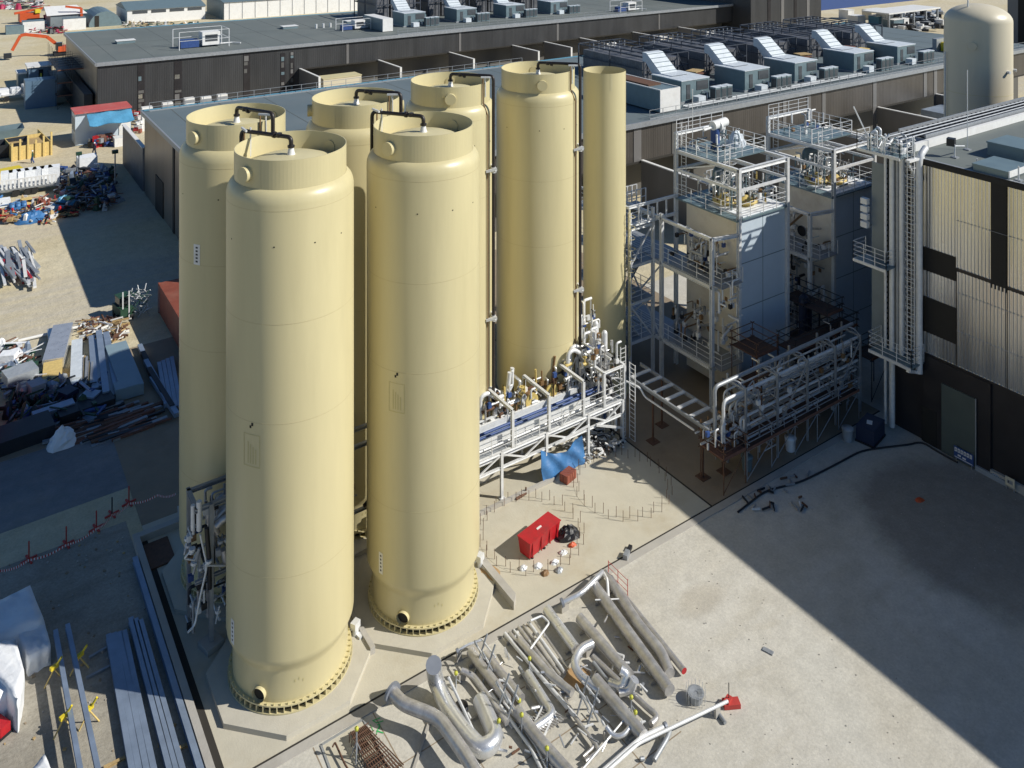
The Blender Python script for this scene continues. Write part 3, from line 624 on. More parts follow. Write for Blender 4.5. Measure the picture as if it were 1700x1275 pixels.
# ================================================================== CREAM TANKS
TR = 2.94
def octa(cx, cy, r): return [(cx+r*math.cos(R_(22.5+45*k)), cy+r*math.sin(R_(22.5+45*k))) for k in range(8)]
def patch(b, cx, cy, r, ang, w, z0, z1, m, seg=4):
    da = w/r/2; a = R_(ang); b.lathe([(r, z0), (r, z1)], m, seg, (cx, cy), True, a-da, a+da)
def tank(cx, cy, label, pang, trun=202, plate=None, engr=False, clamps=(), R=TR, top=24.75, plinth=None):
    t = thing('storage_tank', label, 'storage tank', (cx, cy, .26), 'cream storage tanks')
    s = R/TR; c = (cx, cy); zt = top
    prof = [(2.655*s, .62), (2.655*s, 1.95), (2.70*s, 2.12), (2.84*s, 2.38), (2.92*s, 2.56), (R, 2.72)]
    prof += [(R, zt-1.92), (R-.02, zt-1.79), (R-.055, zt-1.66), (R-.11, zt-1.54), (R-.19, zt-1.43), (R-.28, zt-1.35), (2.60*s, zt-1.31)]
    b = MB(); b.lathe(prof, 'cream_paint', 96, c)
    for zw in (6.4, 13.2, 17.6, zt-2.15): b.lathe([(R+.001, zw-.025), (R+.005, zw), (R+.001, zw+.025)], 'weld_soft', 96, c, False)
    b.build('shell', t)
    b = MB(); b.lathe([(2.59*s, zt-1.4), (2.59*s, zt), (2.56*s, zt)], 'cream_paint', 96, c, False); b.lathe([(2.56*s, zt), (2.56*s, zt-1.35)], 'cream_inner', 96, c)
    patch(b, cx, cy, 2.60*s, 219, .06, zt-1.3, zt-.02, 'cream_inner'); col = b.build('collar', t)
    for a in (trun, trun+180):
        b = MB(); d = Vector((math.cos(R_(a)), math.sin(R_(a)), 0)); p = Vector((cx, cy, zt-.72)); b.tube([p+d*2.5*s, p+d*(2.84*s)], .35, 'cream_paint', 20); b.build('lifting_trunnion', col)
    b = MB(); b.lathe([(2.57*s, zt-1.15), (2.2*s, zt-.85), (1.5*s, zt-.6), (.8*s, zt-.48), (.02, zt-.45)], 'cream_inner', 64, c); b.build('dome', t)
    b = MB()
    b.lathe([(2.6*s, .28), (2.88*s, .28), (2.88*s, .34), (2.66*s, .34)], 'cream_paint', 96, c, False); b.lathe([(2.65*s, .58), (2.84*s, .58), (2.84*s, .64), (2.65*s, .64)], 'cream_paint', 96, c, False)
    b.lathe([(2.67*s, .34), (2.67*s, .6)], 'base_ring_dark', 96, c)
    for k in range(56):
        a = 2*math.pi*k/56; ca, sa = math.cos(a), math.sin(a); b.beam((cx+ca*2.66*s, cy+sa*2.66*s, .46), (cx+ca*2.86*s, cy+sa*2.86*s, .46), .035, .25, 'cream_paint')
        a += math.pi/56; ca, sa = math.cos(a), math.sin(a); b.tube([(cx+ca*2.78*s, cy+sa*2.78*s, .6), (cx+ca*2.78*s, cy+sa*2.78*s, .72)], .035, 'weld', 5)
    b.build('base_ring', t)
    a = R_(220); d = Vector((math.cos(a), math.sin(a), 0)); p = Vector((cx, cy, 1.0)); b = MB()
    b.tube([p+d*2.5*s, p+d*2.82*s], .31, 'cream_paint', 24, caps=False); b.tube([p+d*2.78*s, p+d*2.5*s], .285, 'cream_inner', 24, caps=False)
    b.tube([p+d*2.60*s, p+d*2.675*s], .28, 'dark_hole', 20); b.build('manhole', t)
    b = MB(); patch(b, cx, cy, 2.665*s, 250, .3, 2.0, 2.1, 'dark_hole')
    for a_, z_ in ((254, 1.45), (258, 1.5), (262, 1.38)): patch(b, cx, cy, 2.667*s, a_, .05, z_, z_+.12, 'weld')
    for a_ in (188, 236, 271, 300): patch(b, cx, cy, R+.006, a_, .07, 21.0, 21.06, 'dark_hole')
    b.build('drain_hole', t)
    # vent line over the rim
    d = Vector((math.cos(R_(pang)), math.sin(R_(pang)), 0)); z = Vector((0, 0, 1)); o = Vector((cx, cy, 0))
    b = MB(); ro = R+.27
    b.tube([o+z*(zt-.15), o+z*(zt+.35), o+d*ro+z*(zt+(.28 if pang > 0 else .5)), o+d*ro+z*4.2, o+d*(ro+.5)+z*3.6], .105, 'black_pipe', 10, .3)
    b.tube([o+z*(zt-.13), o+z*(zt-.03)], .17, 'black_pipe', 10); b.tube([o+d*.75+z*(zt+.26), o+d*.75+z*(zt+.46)], .15, 'black_pipe', 8)
    b.tube([o+d*1.0+z*(zt+.34), o+d*1.12+z*(zt+.34)], .16, 'black_pipe', 10); vl = b.build('vent_pipe', t)
    b = MB(); b.lathe([(.2, zt-.46), (.16, zt-.36), (.12, zt-.12)], 'white_paint', 16, c); b.build('nozzle', t)
    sd_ = Vector((-d.y, d.x, 0)); e = -.38 if pang < 0 else .38
    b = MB(); b.tube([o+d*2.64*s+sd_*e+z*(zt+.35), o+d*2.66*s+sd_*e+z*(zt-1.2), o+d*(R+.07)+sd_*e+z*(zt-2.0), o+d*(R+.07)+sd_*e+z*3.4], .04, 'valve_brown', 6); b.build('conduit', t)
    b = MB(); b.beam(o+d*2.5*s+sd_*e+z*(zt+.42), o+d*(ro-.02)+z*(zt+.42), .08, .1, 'galv'); b.beam(o+d*2.6*s+sd_*.02+z*(zt-.9), o+d*2.6*s+z*(zt+.5), .05, .12, 'galv')
    b.build('pipe_support', vl)
    for zc in clamps:
        b = MB(); b.beam(o+d*(R-.02)+sd_*e*1.2+z*zc, o+d*(ro+.32)+sd_*-.1+z*(zc+.15), .14, .16, 'galv'); b.beam(o+d*(R-.02)-sd_*e*.7+z*(zc+.25), o+d*(ro+.3)+sd_*e*.6+z*zc, .1, .12, 'galv')
        b.tube([o+d*ro+z*(zc-.15), o+d*ro+z*(zc+.2)], .16, 'galv', 8); b.build('pipe_clamp', vl)
    for (pa, pz, pw, ph) in (plate or ()):
        b = MB(); patch(b, cx, cy, R+.012, pa, pw, pz, pz+ph, 'white_paint'); q = b.build('name_plate', t)
        b = MB(); n = 5
        for k in range(n):
            zz = pz+ph*(.16+.68*k/(n-1)); patch(b, cx, cy, R+.016, pa, pw*.34, zz-.045, zz+.045, 'ink', 1)
        b.build('lettering', q)
    if engr:
        b = MB(); a0 = 215; zb = 11.2
        for off in (-.42, .42): patch(b, cx, cy, R+.008, a0+math.degrees(off/R), .035, zb, zb+1.45, 'weld', 1)
        patch(b, cx, cy, R+.008, a0, .86, zb, zb+.05, 'weld'); patch(b, cx, cy, R+.008, a0, .86, zb+1.42, zb+1.45, 'weld')
        for k in range(4): patch(b, cx, cy, R+.008, a0-3.5+k*2.6, .055, zb+.15, zb+1.1-.1*k, 'weld', 1)
        patch(b, cx, cy, R+.012, a0-1.0, .09, zb+1.72, zb+1.84, 'dark_hole', 1); patch(b, cx, cy, R+.012, a0+.9, .1, zb+1.83, zb+1.97, 'dark_hole', 1)
        b.build('data_plate', t)
    return t
TA, TB, TC, TD, TE, TF = (14.05, 39.35), (21.2, 39.4), (13.7, 46.95), (20.9, 47.3), (28.1, 48.5), (35.3, 48.6)
tank(*TA, 'full height cream tank standing nearest to the camera, at the left of the front pair', 118, plate=[(190, 2.75, .3, 1.1)], engr=True)
tank(*TB, 'cream tank at the right of the front pair, beside the red covered skid', 121, plate=[(196, 2.9, .28, 1.05)], engr=True)
tank(*TC, 'leftmost cream tank with white vertical name plate, behind the front left tank', -72, plate=[(212, 17.6, .42, 1.05)], clamps=(19.2, 9.7))
tank(*TD, 'cream tank seen in the gap between the two front tanks', -61, trun=158, clamps=(19.2, 9.7))
tank(*TE, 'cream tank behind the front right tank, rim just right of its rim', -61, trun=60, clamps=(19.2, 9.7))
tank(*TF, 'rear cream tank at the right of the row with a long black vent line', -61, trun=60, clamps=(19.4, 9.7))
# slim plain tank
gx, gy, gr = 41.7, 48.9, 1.6
t = thing('slim_tank', 'slim plain cream column at the right end of the tank row', 'storage tank', (gx, gy, 0))
MB().lathe([(gr, .2), (gr, 23.85)], 'cream_paint', 64, (gx, gy)).build('shell', t)
b = MB(); b.lathe([(gr-.05, 23.85), (gr-.05, 22.4)], 'cream_inner', 64, (gx, gy)); b.lathe([(gr-.06, 22.4), (.9, 22.9), (.02, 23.1)], 'cream_inner', 48, (gx, gy)); b.build('collar', t)
b = MB(); patch(b, gx, gy, gr+.01, 248, .18, 22.6, 23.85, 'cream_inner'); b.build('lifting_lug', t)
MB().lathe([(gr+.3, .03), (gr+.3, .2), (gr, .2)], 'cream_paint', 48, (gx, gy), False).build('base_ring', t)
b = MB(); a_ = R_(-52); dx_, dy_ = math.cos(a_), math.sin(a_); lx, ly = gx+dx_*(gr+.3), gy+dy_*(gr+.3); b.ladder((lx, ly, 2.5), 13.4, -dy_, dx_, 'cream_inner', .5)
for k in range(11): b.tube([(lx+dx_*.42*math.sin(q_)-dy_*.38*math.cos(q_), ly+dy_*.42*math.sin(q_)+dx_*.38*math.cos(q_), 5+k*.8) for q_ in [math.pi*i/7 for i in range(8)]], .022, 'cream_inner', 4, caps=False)
b.build('caged_ladder', t)
# big domed tank at the right
hx, hy, hr = 90.3, 46.0, 3.2
t = thing('domed_tank', 'large pale cream tank with rounded top at the upper right behind the grey roof', 'storage tank', (hx, hy, 0))
pr = [(hr, 0), (hr, 24.3)]+[(hr*math.cos(a_) if a_ < math.pi/2-.01 else .01, 24.3+1.75*math.sin(a_)) for a_ in [math.pi/2*k/14 for k in range(1, 15)]]
MB().lathe(pr, 'cream_pale', 80, (hx, hy)).build('shell', t)
for z_ in (17.0, 12.0): MB().lathe([(hr+.004, z_-.03), (hr+.014, z_), (hr+.004, z_+.03)], 'cream_inner', 80, (hx, hy)).build('weld_seam', t)
d = Vector((math.cos(R_(198)), math.sin(R_(198)), 0)); p = Vector((hx, hy, 22.0)); MB().tube([p+d*3.05, p+d*3.42], .42, 'cream_pale', 20).build('manhole', t)
for a_, z_ in ((262, 19.4), (292, 19.4)):
    d = Vector((math.cos(R_(a_)), math.sin(R_(a_)), 0)); p = Vector((hx, hy, z_)); MB().tube([p+d*3.1, p+d*3.5], .16, 'galv', 8).build('nozzle', t)
b = MB(); b.tube([(hx-hr*.86, hy+hr*.62, 0), (hx-hr*.86, hy+hr*.62, 21)], .08, 'white_paint', 6); b.build('pipe', t)
b = MB(); b.tube([(hx-1.6, hy+.2, 25.6), (hx-1.6, hy+.2, 26.5)], .09, 'galv', 6); b.build('vent', t)
# ---- octagonal plinths
for (c, lab) in ((TA, 'octagonal concrete plinth under the front left tank'), (TB, 'octagonal concrete plinth under the front right tank'), (TC, 'octagonal concrete plinth under the leftmost rear tank'),
                 (TD, 'octagonal concrete plinth under the rear tank seen between the front pair'), (TE, 'octagonal concrete plinth under the tank behind the pipe rack'), (TF, 'octagonal concrete plinth under the rear right tank')):
    b = MB(); b.prism(octa(c[0], c[1], 3.86), .0, .27, 'concrete_plinth'); tag(b.build('plinth'), lab, 'plinth')
b = MB(); b.prism([(24.55, 35.9), (24.95, 36.3), (24.95, 39.9), (24.55, 40.1)], .036, .45, 'concrete_grey'); tag(b.build('upstand_wall'), 'short free concrete upstand right of the front right tank plinth', 'low wall')
b = MB(); b.prism([(17.35, 37.6), (17.6, 37.6), (17.6, 41.5), (17.35, 41.5)], .036, .4, 'concrete_grey'); tag(b.build('upstand_wall'), 'short concrete upstand in the gap between the two front tanks', 'low wall')
# paint-white construction creases on slab
b = MB(); b.beam((16.6, 38.9, .05), (15.2, 35.9, .05), .10, .03, 'white_paint'); struct(b.build('slab_crease'))
b = MB(); b.beam((24.2, 38.9, .05), (22.6, 36.1, .05), .10, .03, 'white_paint'); struct(b.build('slab_crease'))
# earthing posts by the plinths
for i, p in enumerate((P(590, 1062), P(797, 948))):
    b = MB(); b.tube([(p.x, p.y, .03), (p.x, p.y, .62)], .16, 'galv', 10); b.obox((p.x, p.y, .75), (.42, .3, .32), .5, 'galv'); b.obox((p.x+.15, p.y-.25, .2), (.3, .3, .35), .2, 'galv'); b.tube([(p.x-.2, p.y+.1, .5), (p.x-.5, p.y+.3, .6)], .05, 'galv', 6)
    tag(b.build('valve_box'), ['small bright metal valve box between the two front tanks', 'small bright metal valve box at the right of the front right tank'][i], 'valve box')
# ---- empty foundations with starter bars
def starter_ring(cx, cy, label, a0=0):
    t = thing('anchor_ring', label, 'anchor bars', (cx, cy, .035), 'empty tank foundations')
    b = MB(); b.lathe([(3.02, .037), (3.02, .045), (2.6, .046)], 'concrete_slab', 64, (cx, cy), False); b.disc((cx, cy, .0455), 2.61, 'concrete_slab', 64); b.build('pad', t)
    for k in range(44):
        a = 2*math.pi*k/44; j = random.uniform(-.03, .03); r = 2.78 if k % 2 else 3.05
        x, y = cx+r*math.cos(a), cy+r*math.sin(a); b = MB(); b.tube([(x, y, .04), (x+j, y+j, .66+j*2)], .016, 'rust', 5); b.build('starter_bar', t)
    return t
starter_ring(28.35, 39.7, 'ring of upright rusty anchor bars around the red covered skid')
starter_ring(35.4, 39.8, 'empty ring of upright rusty anchor bars right of the red covered skid')
# ---- red covered skid on the first foundation
t = thing('red_skid', 'red box shaped skid standing inside the ring of anchor bars', 'skid', (28.25, 38.75, .04), rz=R_(12)); t.scale = (.9, .85, .86); 
b = MB(); 
vs = [(-1.35, -.42, .1), (1.3, -.42, .1), (1.3, .42, .1), (-1.35, .42, .1), (-1.42, -.55, 1.12), (1.4, -.55, 1.12), (1.4, .55, 1.12), (-1.42, .55, 1.12)]
b.add(vs, [(0, 3, 2, 1), (4, 5, 6, 7), (0, 1, 5, 4), (1, 2, 6, 5), (2, 3, 7, 6), (3, 0, 4, 7)], 'red_paint'); b.build('cover', t, local=True)
b = MB(); b.box(-1.46, 1.44, -.59, .59, 1.12, 1.17, 'red_paint'); b.build('lid', t, local=True)
b = MB(); b.box(-.25, .15, -.06, .06, 1.17, 1.21, 'white_paint'); b.build('label_plate', t, local=True)
[MB().box(x, x+.06, -.57, -.5, .15, 1.1, 'red_paint').build('rib', t, local=True) for x in (-1.2, -.4, .4, 1.1)]
[MB().beam((x, -.5, .05), (x, .5, .05), .1, .1, 'plastic_black').build('skid_foot', t, local=True) for x in (-1.1, 0, 1.1)]
def crumple(name, c, rx, ry, h, m, label, cat, seg=18, rings=6, seed=1, tagit=True, rz=0):
    r = random.Random(seed); b = MB(); vs = []
    for i in range(rings+1):
        f = i/rings
        for k in range(seg):
            a = 2*math.pi*k/seg+rz; q = (1-f)**.6 if i < rings else .02
            q *= r.uniform(.82, 1.12); vs.append((c[0]+rx*q*math.cos(a), c[1]+ry*q*math.sin(a), c[2]+h*f**.8*r.uniform(.8, 1.1) if i else c[2]))
    fs = [(i*seg+k, i*seg+(k+1) % seg, (i+1)*seg+(k+1) % seg, (i+1)*seg+k) for i in range(rings) for k in range(seg)]
    b.add(vs, fs, m); o = b.build(name)
    return tag(o, label, cat) if tagit else o
crumple('plastic_sheet', (30.0, 38.4, .05), .75, .55, .62, 'plastic_black', 'black plastic sheet heaped at the right end of the red skid', 'plastic sheet', seed=4)
rn = random.Random(11)
for i, (px, py, m, lab) in enumerate(((893, 940, 'white_sheet', 'small white bag by the front corner of the red skid'), (905, 952, 'valve_brown', 'brown fitting lying before the red skid'), (868, 944, 'galv', 'bright fitting under the left end of the red skid'),
      (921, 934, 'white_sheet', 'white rag right of two fittings before the red skid'), (935, 918, 'galv', 'bright clamp on the ground beside the black plastic'), (950, 905, 'orange', 'orange rag at the right edge of the first anchor ring'), (928, 947, 'galv_dull', 'folded metal offcut on the first foundation'))):
    p = P(px, py, .05); crumple('debris_item', (p.x, p.y, .045), .28, .2, .2, m, lab, 'debris', seg=8, rings=3, seed=20+i)
# ================================================================== PIPE RACK BETWEEN THE ROWS
YF, YB = 43.15, 45.9
t = thing('pipe_rack', 'long white steel pipe rack with portal frames between the front and rear tanks', 'pipe rack', (31, YF, 0))
def pf_(x, z0, z1, yb=YB, tk=.18):
    b = MB(); b.hbeam((x, YF, z0), (x, YF, z1), tk, tk, 'galv'); b.hbeam((x, yb, z0), (x, yb, z1), tk, tk, 'galv'); b.hbeam((x, YF, z1), (x, yb, z1), tk, tk, 'galv'); return b
for x in (26.6, 29.4, 32.2, 35.0, 36.75, 38.55): pf_(x, 2.9, 5.12).build('portal_frame', t)
MB().hbeam((36.75, YF, 5.12), (38.55, YF, 5.12), .14, .14, 'galv').build('beam', t)
for x in (21.8, 25.2, 28.6, 32.0, 35.4, 38.4):
    b = MB(); b.hbeam((x, YF, .03), (x, YF, 2.9), .17, .17, 'galv'); b.hbeam((x, YB, .03), (x, YB, 2.9), .17, .17, 'galv'); b.box(x-.18, x+.18, YF-.18, YF+.18, .035, .09, 'galv'); b.build('post', t)
b = MB()
for y in (YF, YB):
    b.hbeam((24.3, y, 2.8), (38.55, y, 2.8), .14, .2, 'galv'); b.hbeam((24.3, y, 1.9), (38.55, y, 1.9), .12, .16, 'galv')
    xs = [25.2, 26.9, 28.6, 30.3, 32.0, 33.7, 35.4, 36.9, 38.4]
    for i in range(8): b.beam((xs[i], y, 1.95 if i % 2 else 2.7), (xs[i+1], y, 2.7 if i % 2 else 1.95), .08, .08, 'galv')
b.build('truss', t)
b = MB(); b.box(24.3, 38.5, YF+.1, YB-.1, 2.86, 2.9, 'galv_dull')
for x in range(25, 39): b.box(x, x+.05, YF+.1, YB-.1, 2.9, 2.93, 'galv')
b.build('walkway', t)
b = MB(); b.rail((24.3, YF-.08, 2.93), (38.5, YF-.08, 2.93), 1.1, 'galv', n=8, w=.04); b.rail((38.6, YF, 2.93), (38.6, YB, 2.93), 1.1, 'galv', n=2, w=.05); b.build('railing', t)
b = MB(); b.box(24.5, 36.0, 43.7, 43.76, 3.1, 3.55, 'galv'); b.box(24.5, 36.0, 45.0, 45.06, 3.1, 3.55, 'galv'); b.box(24.5, 36, 43.76, 45.0, 3.1, 3.14, 'steel_blue'); b.build('cable_tray', t)
for i, (y, z_, r) in enumerate(((43.5, 3.15, .08), (43.75, 3.12, .06), (45.2, 3.4, .11), (45.5, 3.3, .09), (44.25, 3.36, .07), (44.55, 3.38, .09), (43.4, 2.4, .1), (44.1, 2.35, .14), (44.9, 2.4, .12))):
    MB().tube([(24.4, y, z_), (37.6, y, z_), (38.0, y, z_-.5), (38.0, y, .8)], r, 'paint_blue' if i in (4, 5) else 'galv', 8, .3).build('pipe', t)
b = MB(); b.beam((33.2, YF-.12, 3.0), (34.6, YF-.12, 4.1), .06, .06, 'galv'); b.beam((36.0, YF-.1, 2.0), (38.4, YF-.1, 1.0), .12, .12, 'galv'); b.beam((32.6, YF-.1, 1.95), (35.4, YF-.1, 2.2), .1, .1, 'galv'); b.build('brace', t)
b = MB(); b.ladder((39.05, 42.9, .05), 5.2, 0, 1, 'galv', .55); b.ladder((38.75, 43.5, .05), 6.2, 1, 0, 'galv', .45); b.build('ladder', t)
# looping inox process pipes with valves, rising from the rack
def loops(x0, y0, zt, label):
    t = thing('process_piping', label, 'process pipes', (x0, y0, 0))
    for k in range(2):
        o = Vector((x0+.45*k, y0+.35*k, 0))
        pts = [o+Vector(v) for v in ((0, 0, 2.9), (0, 0, zt), (.5, 0, zt+.15), (1.3, -.15, zt-.45), (2.1, 0, zt-.25), (2.25, 0, zt+.9))]
        MB().tube(pts, .14, 'galv', 10, .35).build('pipe', t)
    MB().tube([(x0+2.6, y0+.2, zt+.8), (x0+2.6, y0+.2, zt-.2), (x0+1.7, y0+.2, zt-.8), (x0+1.0, y0+.2, 3)], .1, 'galv', 8, .3).build('pipe', t)
    MB().tube([(x0+.9, y0-.2, 3.0), (x0+.9, y0-.2, zt-.9), (x0+3.4, y0-.2, zt-.9), (x0+3.4, y0-.2, 3)], .11, 'inox_dull', 8, .3).build('pipe', t)
    r = random.Random(int(x0*7))
    for k in range(11):
        p = Vector((x0+r.uniform(-1.4, 4), y0+r.uniform(-.5, 1.0), r.uniform(3.0, zt-.5)))
        b = MB(); rr = r.uniform(.09, .2); a = r.uniform(0, 3.1); dd = Vector((math.cos(a), math.sin(a), 0))
        m = r.choice(['galv', 'galv', 'valve_brown', 'galv_dull', 'valve_yellow', 'plastic_black'])
        b.tube([p-dd*.3, p+dd*.3], rr*.7, m, 8); b.tube([p-dd*.3, p-dd*.24], rr*1.3, 'galv', 8); b.tube([p+dd*.24, p+dd*.3], rr*1.3, 'galv', 8)
        b.tube([p, p+Vector((0, 0, .5))], .05, m, 6); b.tube([p+Vector((0, 0, .45)), p+Vector((0, 0, .5))], .17, m, 10); b.tube([(p.x, p.y, 2.9), tuple(p)], .05, 'galv_dull', 6); b.build('valve', t)
    for k in range(7):
        x = x0-1.3+k*.75; y = y0+r.uniform(-.6, .8); MB().tube([(x, y, 2.9), (x, y, r.uniform(3.6, zt-.3)), (x+r.uniform(-.5, .5), y+.5, r.uniform(3.4, zt-.4))], r.uniform(.04, .09), r.choice(['galv', 'inox_dull', 'rust']), 7, .15).build('pipe', t)
    return t
loops(28.6, 45.6, 5.0, 'looping bright process pipes and brown valves standing at the left part of the pipe rack')
loops(35.4, 45.3, 5.9, 'looping bright process pipes and dark valves at the right end of the pipe rack')
t = thing('heat_exchanger', 'brown and cream lagged vessel ends between the two groups of looping pipes', 'vessel', (33.4, 46.2, 2.9))
for k, (x, z_) in enumerate(((32.4, 3.7), (34.0, 3.8))):
    b = MB(); b.tube([(x, 46.6, z_), (x, 45.3, z_)], .42, 'valve_brown', 16, capm='valve_yellow'); b.tube([(x, 45.35, z_), (x, 45.25, z_)], .5, 'valve_yellow', 16); b.box(x-.3, x+.3, 45.4, 46.5, 2.9, z_-.3, 'galv_dull'); b.build('shell', t)
b = MB(); b.tube([(33.2, 45.9, 2.9), (33.0, 45.7, 5.4)], .07, 'valve_yellow', 6); b.tube([(34.3, 45.9, 2.9), (34.6, 45.7, 5.8)], .08, 'valve_brown', 6); b.build('pipe', t)
# clutter of clamps and offcuts at the right foot of the rack
b = MB(); r = random.Random(5)
for k in range(170):
    x = r.uniform(34.6, 38.5); y = r.uniform(42.6, 45); l = r.uniform(.15, .8); a = r.uniform(0, 3.14); z_ = r.uniform(.06, .5); q = Vector((math.cos(a)*l/2, math.sin(a)*l/2, r.uniform(-.15, .15)))
    c_ = Vector((x, y, z_)); b.beam(c_-q, c_+q, r.uniform(.04, .14), r.uniform(.03, .1), r.choice(['galv', 'galv', 'galv_dull', 'plastic_black', 'white_paint']))
tag(b.build('scaffold_fittings'), 'scattered heap of bright scaffold fittings under the right end of the pipe rack', 'scrap', kind='stuff')
# blue tarpaulin hung on the rack, red crate below
tl, tr_, bl_, br_ = PY(898, 748, 42.95), PY(966, 723, 42.95), PY(902, 803, 42.7), PY(972, 768, 42.85)
b = MB(); vs = []; n = 30; tk = .03
for side in (0, 1):
    for j in range(n+1):
        v = j/n
        for i in range(n+1):
            u = i/n; p = tl.lerp(tr_, u).lerp(bl_.lerp(br_, u), v); sag = 4*u*(1-u)*.6*(1-v)**1.5+.08*math.sin(u*14)*v; p = p-Vector((0, 0, sag))
            w = .10*math.sin(u*9+v*4)+.06*math.sin(u*17-v*6)+.012*math.sin(u*31+v*13); vs.append((p.x, p.y+w+side*tk, p.z))
m_ = (n+1)**2; fs = []
for j in range(n):
    for i in range(n):
        a_ = j*(n+1)+i; fs.append((a_, a_+1, a_+n+2, a_+n+1)); fs.append((m_+a_, m_+a_+n+1, m_+a_+n+2, m_+a_+1))
b.add(vs, fs, 'tarp_blue', True); tag(b.build('blue_tarpaulin'), 'blue tarpaulin hanging in folds from the front of the pipe rack', 'tarpaulin')
p = P(943, 797); b = MB(); b.obox((p.x, p.y, .3), (.95, .6, .5), .25, 'rust_red'); tag(b.build('red_crate'), 'small red crate on the slab below the blue tarpaulin', 'crate')
b = MB(); b.box(24.6, 32.2, 42.55, 42.75, .036, .26, 'concrete_grey'); tag(b.build('kerb_beam'), 'pale kerb beam along the foot of the pipe rack', 'kerb')
b = MB(); p = P(868, 826); b.tube([(p.x-.5, p.y, .1), (p.x+.3, p.y+.1, .12)], .09, 'rust', 8); b.tube([(p.x+.3, p.y+.1, .05), (p.x+.3, p.y+.1, .45)], .05, 'rust', 6); tag(b.build('pipe_stub'), 'short rusty pipe stub by the foot of the pipe rack', 'pipe')
# tall left end of the rack (behind the front left tank)
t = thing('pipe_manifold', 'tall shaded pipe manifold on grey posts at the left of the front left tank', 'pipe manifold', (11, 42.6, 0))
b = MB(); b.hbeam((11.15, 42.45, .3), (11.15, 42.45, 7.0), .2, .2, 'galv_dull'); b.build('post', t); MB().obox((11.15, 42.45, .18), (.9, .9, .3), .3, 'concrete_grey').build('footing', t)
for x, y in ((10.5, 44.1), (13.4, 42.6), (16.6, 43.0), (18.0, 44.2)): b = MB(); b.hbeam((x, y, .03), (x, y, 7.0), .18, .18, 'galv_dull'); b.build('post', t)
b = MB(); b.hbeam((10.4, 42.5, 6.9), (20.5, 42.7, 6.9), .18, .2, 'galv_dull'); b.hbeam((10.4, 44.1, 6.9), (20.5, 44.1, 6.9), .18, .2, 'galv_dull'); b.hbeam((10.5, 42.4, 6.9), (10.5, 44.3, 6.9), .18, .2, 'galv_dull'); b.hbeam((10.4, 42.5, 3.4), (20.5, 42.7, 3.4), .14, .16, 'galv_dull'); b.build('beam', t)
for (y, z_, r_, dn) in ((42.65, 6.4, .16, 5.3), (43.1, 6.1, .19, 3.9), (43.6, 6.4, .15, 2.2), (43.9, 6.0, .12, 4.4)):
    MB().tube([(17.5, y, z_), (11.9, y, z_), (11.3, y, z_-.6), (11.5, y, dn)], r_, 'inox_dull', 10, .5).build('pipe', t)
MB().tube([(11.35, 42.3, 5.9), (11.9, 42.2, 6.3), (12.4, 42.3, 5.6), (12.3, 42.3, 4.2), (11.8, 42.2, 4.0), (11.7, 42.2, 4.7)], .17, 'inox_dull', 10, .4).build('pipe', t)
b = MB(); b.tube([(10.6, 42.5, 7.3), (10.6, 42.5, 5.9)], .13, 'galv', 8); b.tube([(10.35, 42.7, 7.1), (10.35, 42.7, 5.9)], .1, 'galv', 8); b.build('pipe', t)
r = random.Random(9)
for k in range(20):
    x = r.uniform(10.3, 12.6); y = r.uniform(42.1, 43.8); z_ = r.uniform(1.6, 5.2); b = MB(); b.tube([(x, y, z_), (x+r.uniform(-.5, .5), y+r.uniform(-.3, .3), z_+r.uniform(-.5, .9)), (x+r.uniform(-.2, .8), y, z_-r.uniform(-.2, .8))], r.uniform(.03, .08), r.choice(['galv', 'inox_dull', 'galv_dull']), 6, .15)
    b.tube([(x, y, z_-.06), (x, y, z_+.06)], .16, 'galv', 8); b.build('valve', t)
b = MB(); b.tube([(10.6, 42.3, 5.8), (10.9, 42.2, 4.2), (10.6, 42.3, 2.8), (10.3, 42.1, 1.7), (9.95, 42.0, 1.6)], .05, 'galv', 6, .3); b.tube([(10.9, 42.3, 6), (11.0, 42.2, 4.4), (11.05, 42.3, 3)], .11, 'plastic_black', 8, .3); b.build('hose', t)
p = P(262, 918); b = MB(); b.prism([(p.x-.6, p.y-1.2), (p.x+.7, p.y-1.2), (p.x+.7, p.y+.9), (p.x-.6, p.y+.9)], .03, .12, 'rust'); tag(b.build('sump_cover'), 'dark rusty sump cover in the rear left corner of the slab', 'sump cover')
p = P(300, 870); b = MB(); [b.tube([(p.x+.3*k, p.y, .3+.1*k), (p.x+.3*k, p.y+.3, .9)], .14, 'galv_dull', 8) for k in range(3)]; tag(b.build('valve_cluster'), 'grey valve cluster standing on the rear corner of the raised kerb', 'valves')
